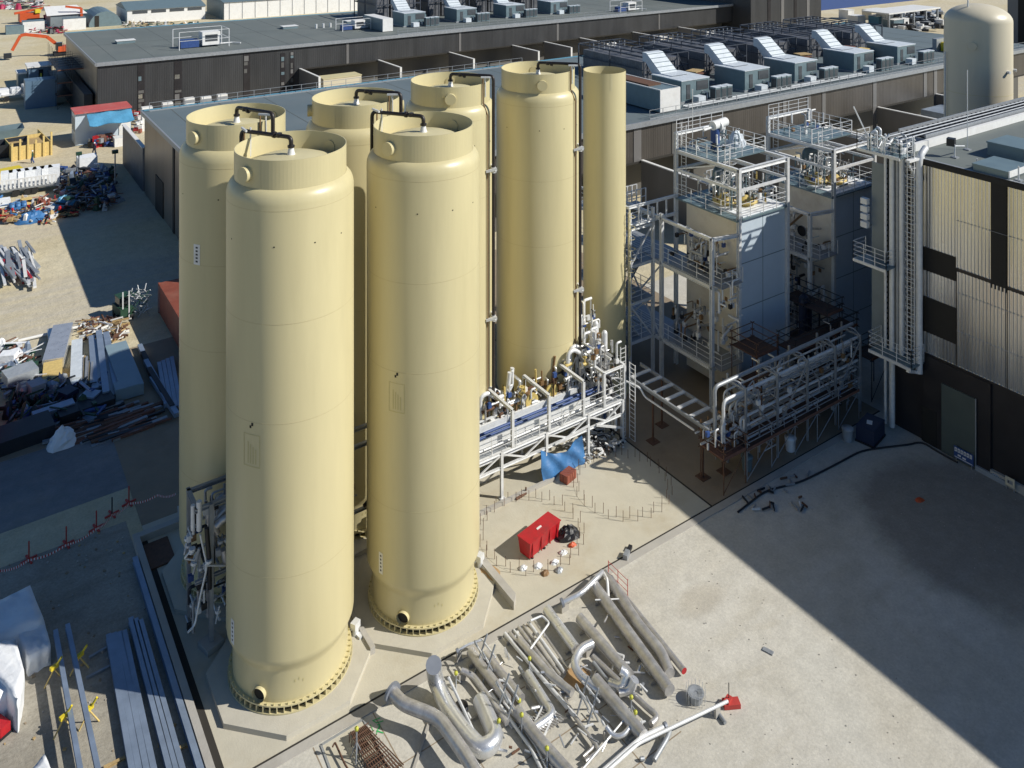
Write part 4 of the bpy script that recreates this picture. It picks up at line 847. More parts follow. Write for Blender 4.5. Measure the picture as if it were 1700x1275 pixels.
# ================================================================== COLD BOX TOWERS
def tower():
    W, D, H = 5.1, 5.25, 13.2
    t = thing('cold_box_tower', '', 'process tower')
    MB().box(0, W, 0, D, .3, H, 'beige_bounce_box').build('casing', t, local=True)
    b = MB(); b.box(.02, W+.03, -.035, -.004, .3, H, 'white_box_shade_blue'); fp = b.build('front_panel', t, local=True)
    for z in (3.3, 6.6, 9.9): MB().box(.02, W+.03, -.045, -.037, z, z+.06, 'hvac_grey').build('panel_joint', fp, local=True)
    MB().box(W*.5, W*.5+.05, -.044, -.037, .3, H, 'hvac_grey').build('panel_joint', fp, local=True)
    b = MB()
    for z in (4.2, 8.6): b.box(-.03, -.004, .02, D-.02, z, z+.05, 'joint_black')
    for (y, z) in ((.9, 2), (3.9, 5.5), (2.2, 9.7), (1.1, 6.8)): b.box(-.045, -.004, y, y+.25, z, z+.3, 'valve_brown')
    b.build('panel_joint', t, local=True)
    b = MB(); b.tube([(-.12, 2.9, 9.6), (-.004, 2.9, 9.6)], .42, 'galv_dull', 16, capm='plastic_black'); b.tube([(-.12, 2.7, 4.2), (-.004, 2.7, 4.2)], .35, 'valve_brown', 14); b.build('manway', t, local=True)
    b = MB(); b.box(-.6, W+.3, -.3, D+.6, H, H+.12, 'hvac_grey'); b.box(.3, W, -.1, D*.62, H+.12, H+.2, 'white_sheet'); dk = b.build('roof_deck', t, local=True)
    # outer steel: columns, beams, galleries on the left side
    X = -2.55
    for (x, y, zt) in ((X, .3, 12.3), (X, 5.4, 12.6), (X, 10.2, 12.6), (-.25, -.2, 17.0), (W+.1, -.2, 17.0), (-.25, D+.9, 18.3), (W+.1, D+.9, 18.3)):
        MB().hbeam((x, y, .03), (x, y, zt), .26, .26, 'galv').build('column', t, local=True)
    b = MB()
    for z in (12.2,): b.hbeam((X, .3, z), (X, 10.2, z), .2, .25, 'galv'); b.hbeam((X, .3, z), (-.25, -.2, z), .2, .25, 'galv')
    for z in (8.75, 2.95): b.hbeam((X, .3, z), (X, 12.2, z), .2, .28, 'galv'); b.hbeam((X, .3, z), (-.25, -.2, z), .2, .28, 'galv'); b.hbeam((-.3, .3, z), (-.3, 10.2, z), .16, .2, 'galv')
    for (p, q) in (((-.25, -.2), (W+.1, -.2)), ((W+.1, -.2), (W+.1, D+.9)), ((-.25, -.2), (-.25, D+.9)), ((-.25, D+.9), (W+.1, D+.9))):
        b.hbeam((*p, 16.85), (*q, 16.85), .22, .3, 'galv'); b.beam((*p, 15.4), (*q, 15.4), .12, .2, 'galv')
    b.hbeam((-.25, D+.9, 18.2), (W+.1, D+.9, 18.2), .2, .25, 'galv'); b.hbeam((1.7, -.2, 16.85), (1.7, D+.9, 16.85), .16, .22, 'galv'); b.hbeam((-.25, 2.8, 16.85), (W+.1, 2.8, 16.85), .16, .22, 'galv')
    b.beam((-.25, D+.9, 15.4), (-.25, 1.8, 16.8), .1, .1, 'galv'); b.beam((X, 5.4, 3), (X, 10.2, 8.7), .1, .1, 'galv'); b.beam((X, 5.4, 8.7), (X, 10.2, 3), .1, .1, 'galv'); b.build('beam', t, local=True)
    for z in (8.92, 3.12):
        b = MB(); b.box(X+.05, -.02, .3, 12.0, z, z+.05, 'galv_dull'); b.box(X, -.3, -.6, .3, z, z+.05, 'galv_dull'); g = b.build('gallery', t, local=True)
        b = MB(); b.rail((X, .3, z+.05), (X, 12.0, z+.05), 1.1, 'galv', n=8); b.rail((X, -.6, z+.05), (-.3, -.6, z+.05), 1.1, 'galv', n=2); b.rail((X, -.6, z+.05), (X, .3, z+.05), 1.1, 'galv', n=1); b.build('railing', g, local=True)
    b = MB(); b.box(-.2, W, D*.35, D+.9, 16.95, 17.05, 'hvac_grey'); up = b.build('upper_deck', t, local=True)
    b = MB(); b.rail((-.2, D+.9, 18.3), (W, D+.9, 18.3), 1.0, 'galv', n=4); b.rail((W+.05, D*.35, 17.05), (W+.05, D+.9, 17.05), 1.1, 'galv', n=4); b.rail((-.2, D*.35, 17.05), (W, D*.35, 17.05), 1.1, 'galv', n=4); b.rail((-.25, D*.35, 17.05), (-.25, D+.9, 17.05), 1.1, 'galv', n=4); b.build('railing', up, local=True)
    b = MB(); b.rail((-.55, -.25, H+.12), (W+.25, -.25, H+.12), 1.1, 'galv', n=4); b.rail((-.55, -.25, H+.12), (-.55, D+.5, H+.12), 1.1, 'galv', n=4); b.rail((W+.25, -.25, H+.12), (W+.25, D+.5, H+.12), 1.1, 'galv', n=4); b.build('railing', dk, local=True)
    b = MB(); b.ladder((.5, D*.3, H+.1), 18.0, 1, 0, 'galv', .5); b.ladder((.1, D+.4, H+.1), 19, 0, 1, 'galv', .5)
    for k in range(6): b.tube([(.5+.38*math.cos(a_), D*.3-.38+.38*math.sin(a_), H+1.4+k*.6) for a_ in [math.pi*2*i/8 for i in range(9)]], .02, 'galv', 4, caps=False)
    b.build('ladder', t, local=True)
    # tray frame left of the tower top
    b = MB(); b.box(X-.2, X+2.2, 9.6, 10.6, 11.6, 11.7, 'galv_dull'); b.rail((X-.3, 9.6, 11.7), (X+2.3, 9.6, 11.7), 1.3, 'galv', n=5, w=.07, mids=1); b.rail((X-.3, 10.7, 11.7), (X+2.3, 10.7, 11.7), 1.3, 'galv', n=5, w=.07, mids=1); b.build('platform', t, local=True)
    # crowning flanged heads
    for k, (x, y) in enumerate(((1.4, 2.6), (2.6, 1.7), (3.6, 2.9))):
        b = MB(); b.lathe([(.7, H+.12), (.7, H+.35), (.95, H+.4), (.95, H+.55), (.5, H+.6), (.3, H+.95), (.02, H+1.0)], 'valve_yellow' if k != 2 else 'white_paint', 18, (x, y)); 
        for i in range(8): b.tube([(x+.85*math.cos(i*.785), y+.85*math.sin(i*.785), H+.5), (x+.85*math.cos(i*.785), y+.85*math.sin(i*.785), H+.8)], .06, 'valve_brown', 5)
        b.build('flange_head', t, local=True)
    b = MB(); b.tube([(2.4, 4.4, H), (2.4, 4.4, 15.4), (3.9, 4.4, 15.4), (3.9, 4.4, H)], .3, 'hvac_grey', 10, .5); b.build('pipe', t, local=True)
    b = MB(); b.tube([(W+.4, 1.2, .2), (W+.4, 1.2, 5.2), (W+.9, 1.0, 6.0), (W+1.9, .9, 6.2)], .28, 'galv_dull', 12, .8); b.build('pipe', t, local=True)
    r = random.Random(31)
    for k in range(16):
        b = MB(); y = r.uniform(.2, 5); z = r.choice([9.2, 3.4, 9.8, 4.2]); x = r.uniform(-2.1, -.5); b.tube([(x, y, z), (x, y, z+r.uniform(.3, 1.2)), (-.05, y, z+r.uniform(.3, 1.2))], r.uniform(.05, .12), r.choice(['galv', 'inox_dull', 'valve_brown']), 7, .2); b.tube([(x, y, z), (x, y, z+.3)], .2, r.choice(['galv', 'white_paint', 'plastic_black']), 8); b.build('valve', t, local=True)
    for k in range(22):
        b = MB(); x = r.uniform(.1, W-.2); y = r.uniform(.2, D); z = H+.12; h = r.uniform(.4, 2.4); b.tube([(x, y, z), (x, y, z+h), (x+r.uniform(-.8, .8), y+r.uniform(-.8, .8), z+h)], r.uniform(.03, .09), r.choice(['galv', 'galv', 'inox_dull', 'hvac_grey', 'galv_dull']), 6, .15); b.build('pipe', t, local=True)
    b = MB(); b.beam((-2.5, 10.0, .2), (-2.4, 6.0, 3.1), .5, .08, 'steel_blue'); b.beam((-2.4, 11, 3.1), (-2.4, 7.5, 8.9), .5, .08, 'steel_blue'); b.build('stair', t, local=True)
    return t
tw = tower(); tw.location = (48.7, 42.0, 0); tw['label'] = 'cold box tower tinted with painted beige tank bounce with steel galleries, nearest to the tank row'; tw['group'] = 'cold box towers'
dup(tw, (58.8, 41.2, 0), 0, 'shaded cold box tower with steel galleries, next to the tall dark building', 'cold box towers')
# white condenser and blue motor on top of the first tower
t = thing('blower', 'white vessel on a blue motor standing above the nearer cold box tower', 'blower', (50.9, 46.6, 17.05))
MB().tube([(51.0, 46.4, 17.05), (51.0, 46.4, 18.6)], .36, 'paint_blue', 12).build('motor', t); b = MB(); b.tube([(50.6, 46.3, 18.9), (52.2, 46.4, 19.0)], .36, 'white_paint', 12); b.tube([(49.6, 46.3, 18.7), (50.5, 46.3, 18.8)], .1, 'white_paint', 8); b.tube([(51.2, 46.3, 18.8), (51.35, 46.3, 18.8)], .46, 'white_paint', 12); b.build('vessel', t)
b = MB(); b.tube([(49.3, 47.2, 17.1), (49.3, 47.2, 21.8)], .03, 'galv', 5); tag(b.build('mast'), 'thin upright mast on the nearer cold box tower', 'mast')
t = crumple('wrapped_motor', (53.0, 46.0, 17.05), .9, .8, 1.2, 'hvac_white', 'grey white wrapped machine on the upper deck of the nearer tower', 'wrapped machine', seed=8)
# ================================================================== SMALL TRAY RACK, CORNER SCAFFOLD, PIPE RACK 2
t = thing('tray_rack', 'low brownish ladder shaped tray rack leading from the tanks to the corner scaffold', 'tray rack', (40.6, 40, 0))
b = MB(); b.hbeam((39.9, 44, 3.45), (39.9, 36.8, 3.45), .12, .22, 'galv_dull'); b.hbeam((41.7, 45, 3.45), (41.7, 36.8, 3.45), .12, .22, 'galv_dull')
for k in range(7): b.box(39.95, 41.65, 37.2+k*1.1, 37.45+k*1.1, 3.5, 3.58, 'galv')
b.build('tray', t); MB().tube([(38.2, 44.6, 3.6), (38.9, 44.2, 3.7), (39.7, 42.8, 3.4), (39.8, 42.5, 2.9), (39.85, 38.0, 2.9)], .07, 'galv', 6, .3).build('pipe', t)
for x, y in ((40.1, 42.0), (41.9, 43.0), (40.2, 37.6), (41.7, 37.2)):
    b = MB(); b.beam((x, y, .02), (x, y, 3.4), .1, .1, 'rust'); b.box(x-.35, x+.35, y-.35, y+.35, .02, .06, 'rust'); b.build('post', t)
def scaffold(x0, y0, nx, ny, sx, sy, levels, label, deckm='timber', z0=.02, m='rust', top=1.0):
    t = thing('scaffold', label, 'scaffold', (x0, y0, 0)); H = levels[-1]+top
    for i in range(nx+1):
        for j in range(ny+1):
            x, y = x0+i*sx, y0+j*sy; MB().tube([(x, y, z0), (x, y, H)], .035, m, 6).build('standard', t)
    b = MB()
    for z in list(levels)+[levels[-1]+.5, levels[-1]+1]:
        for j in range(ny+1): b.tube([(x0-.2, y0+j*sy, z), (x0+nx*sx+.2, y0+j*sy, z)], .03, m, 6)
        for i in range(nx+1): b.tube([(x0+i*sx, y0-.2, z), (x0+i*sx, y0+ny*sy+.2, z)], .03, m, 6)
    for i in range(nx): b.tube([(x0+i*sx, y0, .1), (x0+(i+1)*sx, y0, levels[0])], .025, m, 6)
    b.build('ledger', t)
    for z in levels:
        b = MB()
        for j in range(ny): b.box(x0, x0+nx*sx, y0+j*sy+.05, y0+(j+1)*sy-.05, z+.03, z+.08, deckm)
        b.box(x0, x0+nx*sx, y0-.05, y0-.02, z+.03, z+.22, 'brown_board'); b.build('deck', t)
    return t
scaffold(40.0, 35.7, 1, 1, 2.0, 1.9, (2.1,), 'rusty scaffold tower with plank deck at the shaded corner of the yard', deckm='brown_board')
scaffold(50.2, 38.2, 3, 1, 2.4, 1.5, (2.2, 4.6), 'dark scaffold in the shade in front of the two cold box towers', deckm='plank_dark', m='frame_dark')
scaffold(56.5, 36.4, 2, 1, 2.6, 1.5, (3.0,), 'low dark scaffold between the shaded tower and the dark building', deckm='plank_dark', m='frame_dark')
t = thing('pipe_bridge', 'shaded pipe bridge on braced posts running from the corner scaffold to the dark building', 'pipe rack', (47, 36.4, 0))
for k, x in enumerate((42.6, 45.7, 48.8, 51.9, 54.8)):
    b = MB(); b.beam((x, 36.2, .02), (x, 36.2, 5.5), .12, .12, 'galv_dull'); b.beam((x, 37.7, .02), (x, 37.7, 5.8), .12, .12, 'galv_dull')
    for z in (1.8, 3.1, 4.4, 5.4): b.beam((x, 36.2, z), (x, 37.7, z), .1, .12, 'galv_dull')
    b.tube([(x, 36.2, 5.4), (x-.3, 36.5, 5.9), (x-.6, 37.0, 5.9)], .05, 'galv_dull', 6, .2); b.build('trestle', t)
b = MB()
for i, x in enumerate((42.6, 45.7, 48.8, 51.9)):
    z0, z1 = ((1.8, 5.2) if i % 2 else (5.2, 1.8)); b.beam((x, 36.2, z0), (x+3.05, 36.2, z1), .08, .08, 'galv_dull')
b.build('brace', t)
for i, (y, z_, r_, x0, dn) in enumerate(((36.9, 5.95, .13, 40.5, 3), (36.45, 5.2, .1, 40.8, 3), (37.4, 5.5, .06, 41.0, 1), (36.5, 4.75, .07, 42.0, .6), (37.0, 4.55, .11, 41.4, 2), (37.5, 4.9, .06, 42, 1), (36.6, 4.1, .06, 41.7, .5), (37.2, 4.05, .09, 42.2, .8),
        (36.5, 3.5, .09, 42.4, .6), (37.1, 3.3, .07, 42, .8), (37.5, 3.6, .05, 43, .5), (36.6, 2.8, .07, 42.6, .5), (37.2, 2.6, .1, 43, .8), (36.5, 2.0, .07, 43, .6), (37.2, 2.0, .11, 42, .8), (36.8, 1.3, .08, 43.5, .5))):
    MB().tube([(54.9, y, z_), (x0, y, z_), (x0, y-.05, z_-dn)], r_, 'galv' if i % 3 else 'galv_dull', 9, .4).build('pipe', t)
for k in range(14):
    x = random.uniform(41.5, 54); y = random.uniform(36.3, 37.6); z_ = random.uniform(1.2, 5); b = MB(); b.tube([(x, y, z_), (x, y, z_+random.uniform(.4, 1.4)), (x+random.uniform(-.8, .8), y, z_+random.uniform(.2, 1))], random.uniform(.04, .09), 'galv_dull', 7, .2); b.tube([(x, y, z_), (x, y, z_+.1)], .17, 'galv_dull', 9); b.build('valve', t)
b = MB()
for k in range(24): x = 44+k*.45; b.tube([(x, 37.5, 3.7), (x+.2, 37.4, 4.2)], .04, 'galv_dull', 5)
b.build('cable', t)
# ================================================================== RIGHT-HAND BUILDING
X0 = 55.3; ZR = 19.1; YE = 34.2
t = bld = thing('tall_building', 'tall dark building with ribbed metal cladding filling the right edge', 'building', (X0, 30, 0))
MB().box(X0+.12, 110, -30, YE, 0, ZR-.3, 'corrugated_dark').build('wall', t)
def ribs(y0, y1, z0, z1, m='corrugated', name='cladding', p=.225, dpt=.055, xx=X0):
    b = MB(); vs = []; fs = []; y = y0; prof = []
    while y < y1-1e-3:
        prof += [(y, 0), (y+p*.3, 0), (y+p*.5, dpt), (y+p*.8, dpt)]; y += p
    prof.append((y1, 0)); prof = [(min(a, y1), c) for a, c in prof]
    n = len(prof); vs = [(xx-.004-c, a, z) for z in (z0, z1) for a, c in prof]
    fs = [(i, n+i, n+i+1, i+1) for i in range(n-1)]; b.add(vs, fs, m)
    b.add([(xx-.004, y0, z0), (xx-.004, y1, z0), (xx-.004-dpt, y1, z0), (xx-.004-dpt, y0, z0)], [(0, 1, 2, 3)], m)
    return b.build(name, t)
def wy(px): r = ray(px); return X0/r[0]*r[1]
ya, yb_, yc, yd = wy(1533), wy(1588), wy(1645), wy(1672)
zz = lambda px, py: PX(px, py, X0).z
# columns of cladding with dark openings
ribs(yb_, ya, zz(1560, 417), ZR-.35); ribs(yc, yb_, zz(1616, 456)+.1, ZR-.35)
ribs(yb_, ya, zz(1560, 500), zz(1560, 457)); ribs(yb_, ya, 6.1, zz(1560, 560), 'corrugated')
ribs(yd, yb_, 6.1, zz(1616, 456)-.15); ribs(-29, yd, 6.1, zz(1690, 483)-.15); ribs(-29, yd, zz(1690, 483)+.1, ZR-.35)
ribs(ya+.05, YE, 6.1, ZR-.35, 'galv_dull')
b = MB(); [b.box(X0-.03, X0+.1, yb_+.02, ya-.02, z0_, z1_, 'dark_recess') for z0_, z1_ in ((zz(1560, 457)+.02, zz(1560, 417)-.02), (zz(1560, 560)+.02, zz(1560, 500)-.02))]; b.box(X0-.02, X0+.12, yd, yc, 12, ZR-.35, 'dark_recess'); b.box(X0+.02, X0+.12, -29, YE, 5.9, ZR-.4, 'corrugated_dark'); b.build('recess', t)
for z_ in (8.4, 10.9, 15.6): MB().box(X0-.065, X0-.0, -29, yb_-.02, z_, z_+.014, 'galv_dull').build('panel_lap', t)
b = MB(); b.box(X0-.12, X0+.12, ya, ya+.12, 4.9, ZR-.35, 'corrugated_dark'); b.build('corner_trim', t)
b = MB(); b.box(X0-.06, X0+.12, wy(1645), ya, .0, 5.9, 'corrugated_dark'); b.build('plinth_recess_shade', t)  # flush panel, the darkness of a shaded recess put into its colour
y1_, y2_ = wy(1565), wy(1622); b = MB(); b.box(X0-.16, X0-.065, y2_, y1_, .05, 4.55, 'door_green'); b.box(X0-.2, X0-.16, y2_-.04, y2_+.02, .05, 4.6, 'galv_dull'); b.build('sliding_door', t)
b = MB(); b.box(X0+.125-.2, X0-.062, wy(1556), wy(1531), .05, 2.4, 'dark_recess'); b.build('doorway', t)
b = MB(); b.box(X0-.1, X0+.12, -29, yc, 0, .5, 'concrete_grey'); b.build('base', t)
b = MB(); b.box(X0-.18, 110.2, -30.2, YE+.1, ZR-.3, ZR, 'roof_membrane'); rf = b.build('roof', t)
b = MB(); b.box(X0-.25, X0-.18, -30, YE+.15, ZR-.38, ZR+.04, 'joint_black'); b.box(X0-.25, X0-.03, -30, YE+.1, ZR+.001, ZR+.05, 'galv_dull'); b.build('eave_trim', rf)
t = thing('roof_cable_tray', 'double cable tray with bright front beam along the rear roof edge of the tall building', 'cable tray', (70, 34, ZR))
b = MB(); b.box(X0+1.0, 109, 32.95, 33.2, ZR+.02, ZR+.55, 'white_paint'); b.build('beam', t)
b = MB(); b.box(58.4, 109, 33.4, 33.5, ZR+.4, ZR+.75, 'galv_dull'); b.box(58.4, 109, 35.4, 35.5, ZR+.4, ZR+.75, 'galv_dull'); b.box(58.4, 109, 33.5, 35.4, ZR+.4, ZR+.45, 'galv_dull')
b.box(58.9, 109, 34.32, 36.4, ZR-.5, ZR-.4, 'galv_dull'); b.box(58.9, 109, 36.4, 36.5, ZR-.5, ZR+.1, 'galv_dull')
k = 58.6
while k < 109: b.box(k, k+.12, 33.5, 35.4, ZR+.46, ZR+.56, 'plastic_black'); k += .7
b.build('tray', t)
for y in (33.9, 34.4, 34.9): MB().tube([(X0+.4, y, ZR+.65), (109, y, ZR+.65)], .06, 'galv_dull', 6).build('pipe', t)
b = MB(); [b.box(x, x+.2, 33.3, 35, ZR, ZR+.4, 'galv_dull') for x in range(57, 108, 4)]; b.build('support', t)
def cover(pxs, h, label):
    q = [P(a, b_, ZR+h) for a, b_ in pxs]; b = MB(); c = sum((Vector((p.x, p.y)) for p in q), Vector((0, 0)))/4
    x0, x1 = min(p.x for p in q), max(p.x for p in q); y0, y1 = min(p.y for p in q), max(p.y for p in q)
    t = thing('roof_skylight', label, 'skylight', (c.x, c.y, ZR)); MB().box(x0+.05, x1-.05, y0+.05, y1-.05, ZR, ZR+h-.1, 'hvac_grey').build('kerb', t)
    MB().box(x0, x1, y0, y1, ZR+h-.1, ZR+h, 'hvac_grey').build('lid', t); MB().box(x0, x1, y0-.05, y0-.003, ZR+.12, ZR+h+.02, 'white_paint').build('end_trim', t)
cover(((1625, 269), (1650, 258.7), (1698, 275), (1674, 285.5)), .5, 'lower flat grey roof skylight on the tall building, nearer the eave')
cover(((1651, 230), (1673, 224), (1722, 240), (1700, 248)), .95, 'higher grey roof skylight on the tall building, near the cable tray')
for i, (px, py, h) in enumerate(((1606, 249, 5.6), (1585, 262, .9), (1654, 252, .8), (1622, 276, .5), (1691, 300, .9))):
    p = P(px, py, ZR); b = MB(); b.tube([(p.x, p.y, ZR), (p.x, p.y, ZR+h)], .03 if i == 0 else .05, 'galv', 6); b.obox((p.x, p.y, ZR+.04), (.4, .4, .08), 0, 'galv_dull')
    if i == 1: b.obox((p.x+.1, p.y+.3, ZR+1.0), (.5, .5, .5), .3, 'plastic_black'); b.tube([(p.x, p.y, ZR+.8), (p.x+1.6, p.y+.2, ZR+.5)], .05, 'galv', 6)
    tag(b.build('roof_post'), ['tall thin lightning rod on the roof of the tall building', 'short roof post with dark box near the eave of the tall building', 'short post by the higher skylight', 'tiny post left of the lower skylight', 'small post right of the lower skylight near the eave'][i], 'post')
# service riser (pipes, ladder, landings) at the building's corner
t = thing('service_riser', 'vertical bundle of pipes, trays and caged ladder on the corner of the tall building', 'service riser', (54.6, 33.6, 0))
for i, (px, r_, m, zb) in enumerate(((1470, .10, 'galv', .2), (1481, .19, 'galv', .2), (1490, .12, 'galv_dull', 5.5), (1497, .17, 'galv', 5.5), (1526, .22, 'galv', 4.8))):
    r__ = ray(px); x = 54.7; y = x/r__[0]*r__[1]; MB().tube([(x, y, zb), (x, y, 19.3), (x+.8, y, 19.8)], r_, m, 10, .4).build('pipe', t)
for px, w in ((1475, .35), (1508, .5)):
    r__ = ray(px); y = 54.9/r__[0]*r__[1]; b = MB(); b.box(54.85, 55.0, y-w/2, y-w/2+.05, 5.5, 19.3, 'galv'); b.box(54.85, 55.0, y+w/2-.05, y+w/2, 5.5, 19.3, 'galv')
    z_ = 5.6
    while z_ < 19.2: b.box(54.88, 54.96, y-w/2, y+w/2, z_, z_+.09, 'plastic_black'); z_ += .36
    b.box(55.0, 55.02, y-w/2, y+w/2, 5.5, 19.3, 'corrugated_dark'); b.build('cable_tray', t)
r__ = ray(1512); y = 54.2/r__[0]*r__[1]; b = MB(); b.ladder((54.2, y, 5.5), 20.2, 0, 1, 'galv', .5, .3)
for k in range(20): b.tube([(54.2-.36*math.sin(a_), y+.36*math.cos(a_), 7.5+k*.62) for a_ in [math.pi*i/6 for i in range(7)]], .02, 'galv', 4, caps=False)
b.build('ladder', t)
for (z_, y0, y1) in ((5.4, 31.6, 34.7), (11.3, 33.4, 35.9), (19.15, 32.4, 35.6)):
    b = MB(); b.box(53.5, 55.0, y0, y1, z_, z_+.08, 'hvac_grey'); b.beam((53.5, y0, z_), (53.5, y1, z_), .1, .2, 'galv'); l = b.build('landing', t)
    b = MB(); b.rail((53.5, y0, z_+.1), (53.5, y1, z_+.1), 1.2, 'galv', n=3, mids=3); b.rail((53.5, y1, z_+.1), (55, y1, z_+.1), 1.2, 'galv', n=1, mids=3); b.rail((53.5, y0, z_+.1), (55, y0, z_+.1), 1.2, 'galv', n=1, mids=3); b.build('railing', l)
b = MB(); b.beam((53.6, 31.9, 5.2), (55.2, 31.9, 4.6), .2, .2, 'galv'); b.beam((53.4, 31.8, 19.2), (55.2, 31.8, 19.2), .3, .15, 'white_paint'); b.beam((53.7, 32.0, 19.1), (55.2, 32.0, 17.2), .12, .12, 'galv'); b.beam((54.9, 35.4, 19.3), (53.7, 36.0, 22.0), .08, .08, 'galv'); b.build('bracket', t)
b = MB(); r = random.Random(17)
for k in range(26):
    p = Vector((r.uniform(53.6, 55.6), r.uniform(32.4, 35.4), 19.25)); b.tube([p, p+Vector((0, 0, r.uniform(.3, 1.2))), p+Vector((r.uniform(-.6, .9), r.uniform(-.5, .5), r.uniform(.3, 1.3)))], r.uniform(.03, .12), r.choice(['galv', 'galv', 'hvac_grey', 'galv_dull']), 6, .15)
b.build('fittings', t); riser = t
p = PX(1455, 352, 55.0); b = MB(); [b.obox((54.6, 35.7, 13.6+k*.55), (.35, .5, .4), 0, 'white_paint') for k in range(4)]; b.build('junction_box', t)
b = MB(); b.box(55.12, 55.2, 34.25, 35.5, 5.0, 18.0, 'grey_box'); b.build('backing_panel', riser)
# things at the foot of the building
t = thing('generator', 'dark blue generator set with white label in the shaded corner', 'generator', (53.6, 34.2, 0)); p = P(1445, 728); 
MB().obox((p.x, p.y, .62), (1.9, 1.2, 1.0), .2, 'navy').build('housing', t); MB().obox((p.x, p.y, .08), (2.0, 1.3, .12), .2, 'plastic_black').build('skid', t); MB().obox((p.x-.1, p.y, 1.14), (.45, .35, .03), .5, 'white_paint').build('label_plate', t)
for i, (px, py, m, lab) in enumerate(((1407, 732, 'grey_sheet', 'pale waste bin standing on the kerb in the shade'), (1312, 748, 'white_sheet', 'white bin under the pipe bridge'), (1240, 780, 'hvac_grey', 'grey bin beside the corner scaffold'))):
    p = P(px, py); b = MB(); b.lathe([(.28, .03), (.36, .8), (.39, .84), (.39, .9), (.02, .94)], m, 14, (p.x, p.y)); tag(b.build('waste_bin'), lab, 'bin')
hp = [P(a, b_, .06) for a, b_ in ((1225, 850), (1270, 815), (1330, 800), (1380, 775), (1430, 748), (1475, 742), (1510, 738), (1530, 733), (1560, 752), (1590, 768))]
MBh = MB(); MBh.tube(hp, .06, 'plastic_black', 6, .8); tag(MBh.build('black_hose'), 'black hose winding along the kerb in the shade to the doorway', 'hose')
b = MB()
for k in range(36):
    q = P(r.uniform(1215, 1345), r.uniform(788, 850)); 
    if q.y > 34.8: continue
    b.obox((q.x, q.y, .12), (r.uniform(.2, .7), .07, .1), r.uniform(0, 3), r.choice(['galv', 'galv_dull', 'frame_dark', 'rust']))
tag(b.build('scaffold_parts'), 'dark litter of scaffold parts along the shaded kerb', 'scrap', kind='stuff')
def board(px, py, w, h, base, rows, label, name='sign_board', z0=.25, lean=0):
    q = PX(px, py, X0-.3); t = thing(name, label, 'sign', (q.x, q.y, 0)); x = q.x
    MB().box(x-.03, x, q.y-w/2, q.y+w/2, z0, z0+h, base).build('board', t)
    b = MB()
    for (u0, u1, v0, v1, m) in rows: b.box(x-.036, x-.032, q.y+w/2-w*u1, q.y+w/2-w*u0, z0+h*v0, z0+h*v1, m)
    b.build('lettering', t)
    b = MB(); b.beam((x+.02, q.y-w*.4, .01), (x+.02, q.y-w*.4, z0+h), .05, .05, 'galv_dull'); b.beam((x+.02, q.y+w*.4, .01), (x+.02, q.y+w*.4, z0+h), .05, .05, 'galv_dull'); b.build('leg', t)
hdr = [(.04+.155*k, .04+.155*k+.115, .56, .9, 'white_paint') for k in range(6)]+[(.07+.155*k, .07+.155*k+.05, .66, .8, 'paint_blue') for k in range(6)]+[(.04, .96, .08, .14, 'white_paint'), (.2, .36, .26, .4, 'white_paint'), (.44, .62, .22, .36, 'white_paint')]
board(1600, 766, 1.25, .75, 'paint_blue', hdr, 'blue sign board with white letters leaning by the green grey door')
board(1677, 787, .55, .55, 'cream_pale', [(.2, .8, .3, .7, 'galv_dull'), (.3, .4, .38, .62, 'ink')], 'small white square sign at the foot of the dark wall')
p = P(1648, 792); b = MB(); b.obox((p.x, p.y, .18), (.6, 1.9, .3), .0, 'grey_sheet'); b.obox((p.x-.02, p.y-.3, .36), (.4, .5, .06), .2, 'steel_blue'); tag(b.build('concrete_block'), 'pale stencilled block lying between the blue board and the white sign', 'block')
b = MB(); q = P(1527, 830, .02); crumple('orange_rag', (q.x, q.y, .01), .35, .25, .1, 'orange', 'small orange red rag on the dark damp patch of the yard', 'rag', seg=8, rings=2, seed=3)
q = P(1275, 1082); b = MB(); b.obox((q.x, q.y, .04), (.5, .22, .05), 1.9, 'galv_dull'); tag(b.build('metal_offcut'), 'single metal offcut lying alone in the middle of the sunlit yard', 'offcut')
# ================================================================== PIPE SPOOLS LAID OUT IN THE YARD
def spool(pix, r, m, label, rad=None, z=None, caps=None, name='pipe_spool', seg=14, supports=True, flanges=()):
    pts = []
    for q in pix:
        zz_ = q[2] if len(q) > 2 else (z if z is not None else r+.14); pts.append(P(q[0], q[1], zz_))
    t = thing(name, label, 'pipe', (pts[0].x, pts[0].y, 0))
    MB().tube(pts, r, m, seg, rad if rad is not None else r*2.6, capm=caps).build('pipe', t)
    for i in flanges:
        p = pts[i]; q = pts[i-1] if i else pts[1]; d = (p-q).normalized(); MB().tube([p-d*.04, p+d*.08], r*1.55, 'flange_grey', 16).build('flange', t)
    if supports and min(p.z for p in pts) < 1.2:
        a = pts[0]; e = pts[-1]; L = (pts[1]-pts[0]).length
        n = 0
        for f in (.12, .85):
            k = 0 if f < .5 else len(pts)-2
            p = pts[k].lerp(pts[k+1], f if k == 0 else .8)
            if .04 < p.z-r < .45: MB().obox((p.x, p.y, (p.z-r)/2+.01), (r*2.6+.1, .1, p.z-r-.01), 0, 'concrete_grey').build('timber_bearer', t)
    return t
spool([(720, 1104, 2.0), (722, 1128, .55), (745, 1180), (776, 1222), (800, 1247), (825, 1228), (812, 1195), (797, 1162)], .36, 'foil', 'fat foil clad pipe with a U bend and an upturned grey end', z=.5, rad=.9, caps='flange_grey')
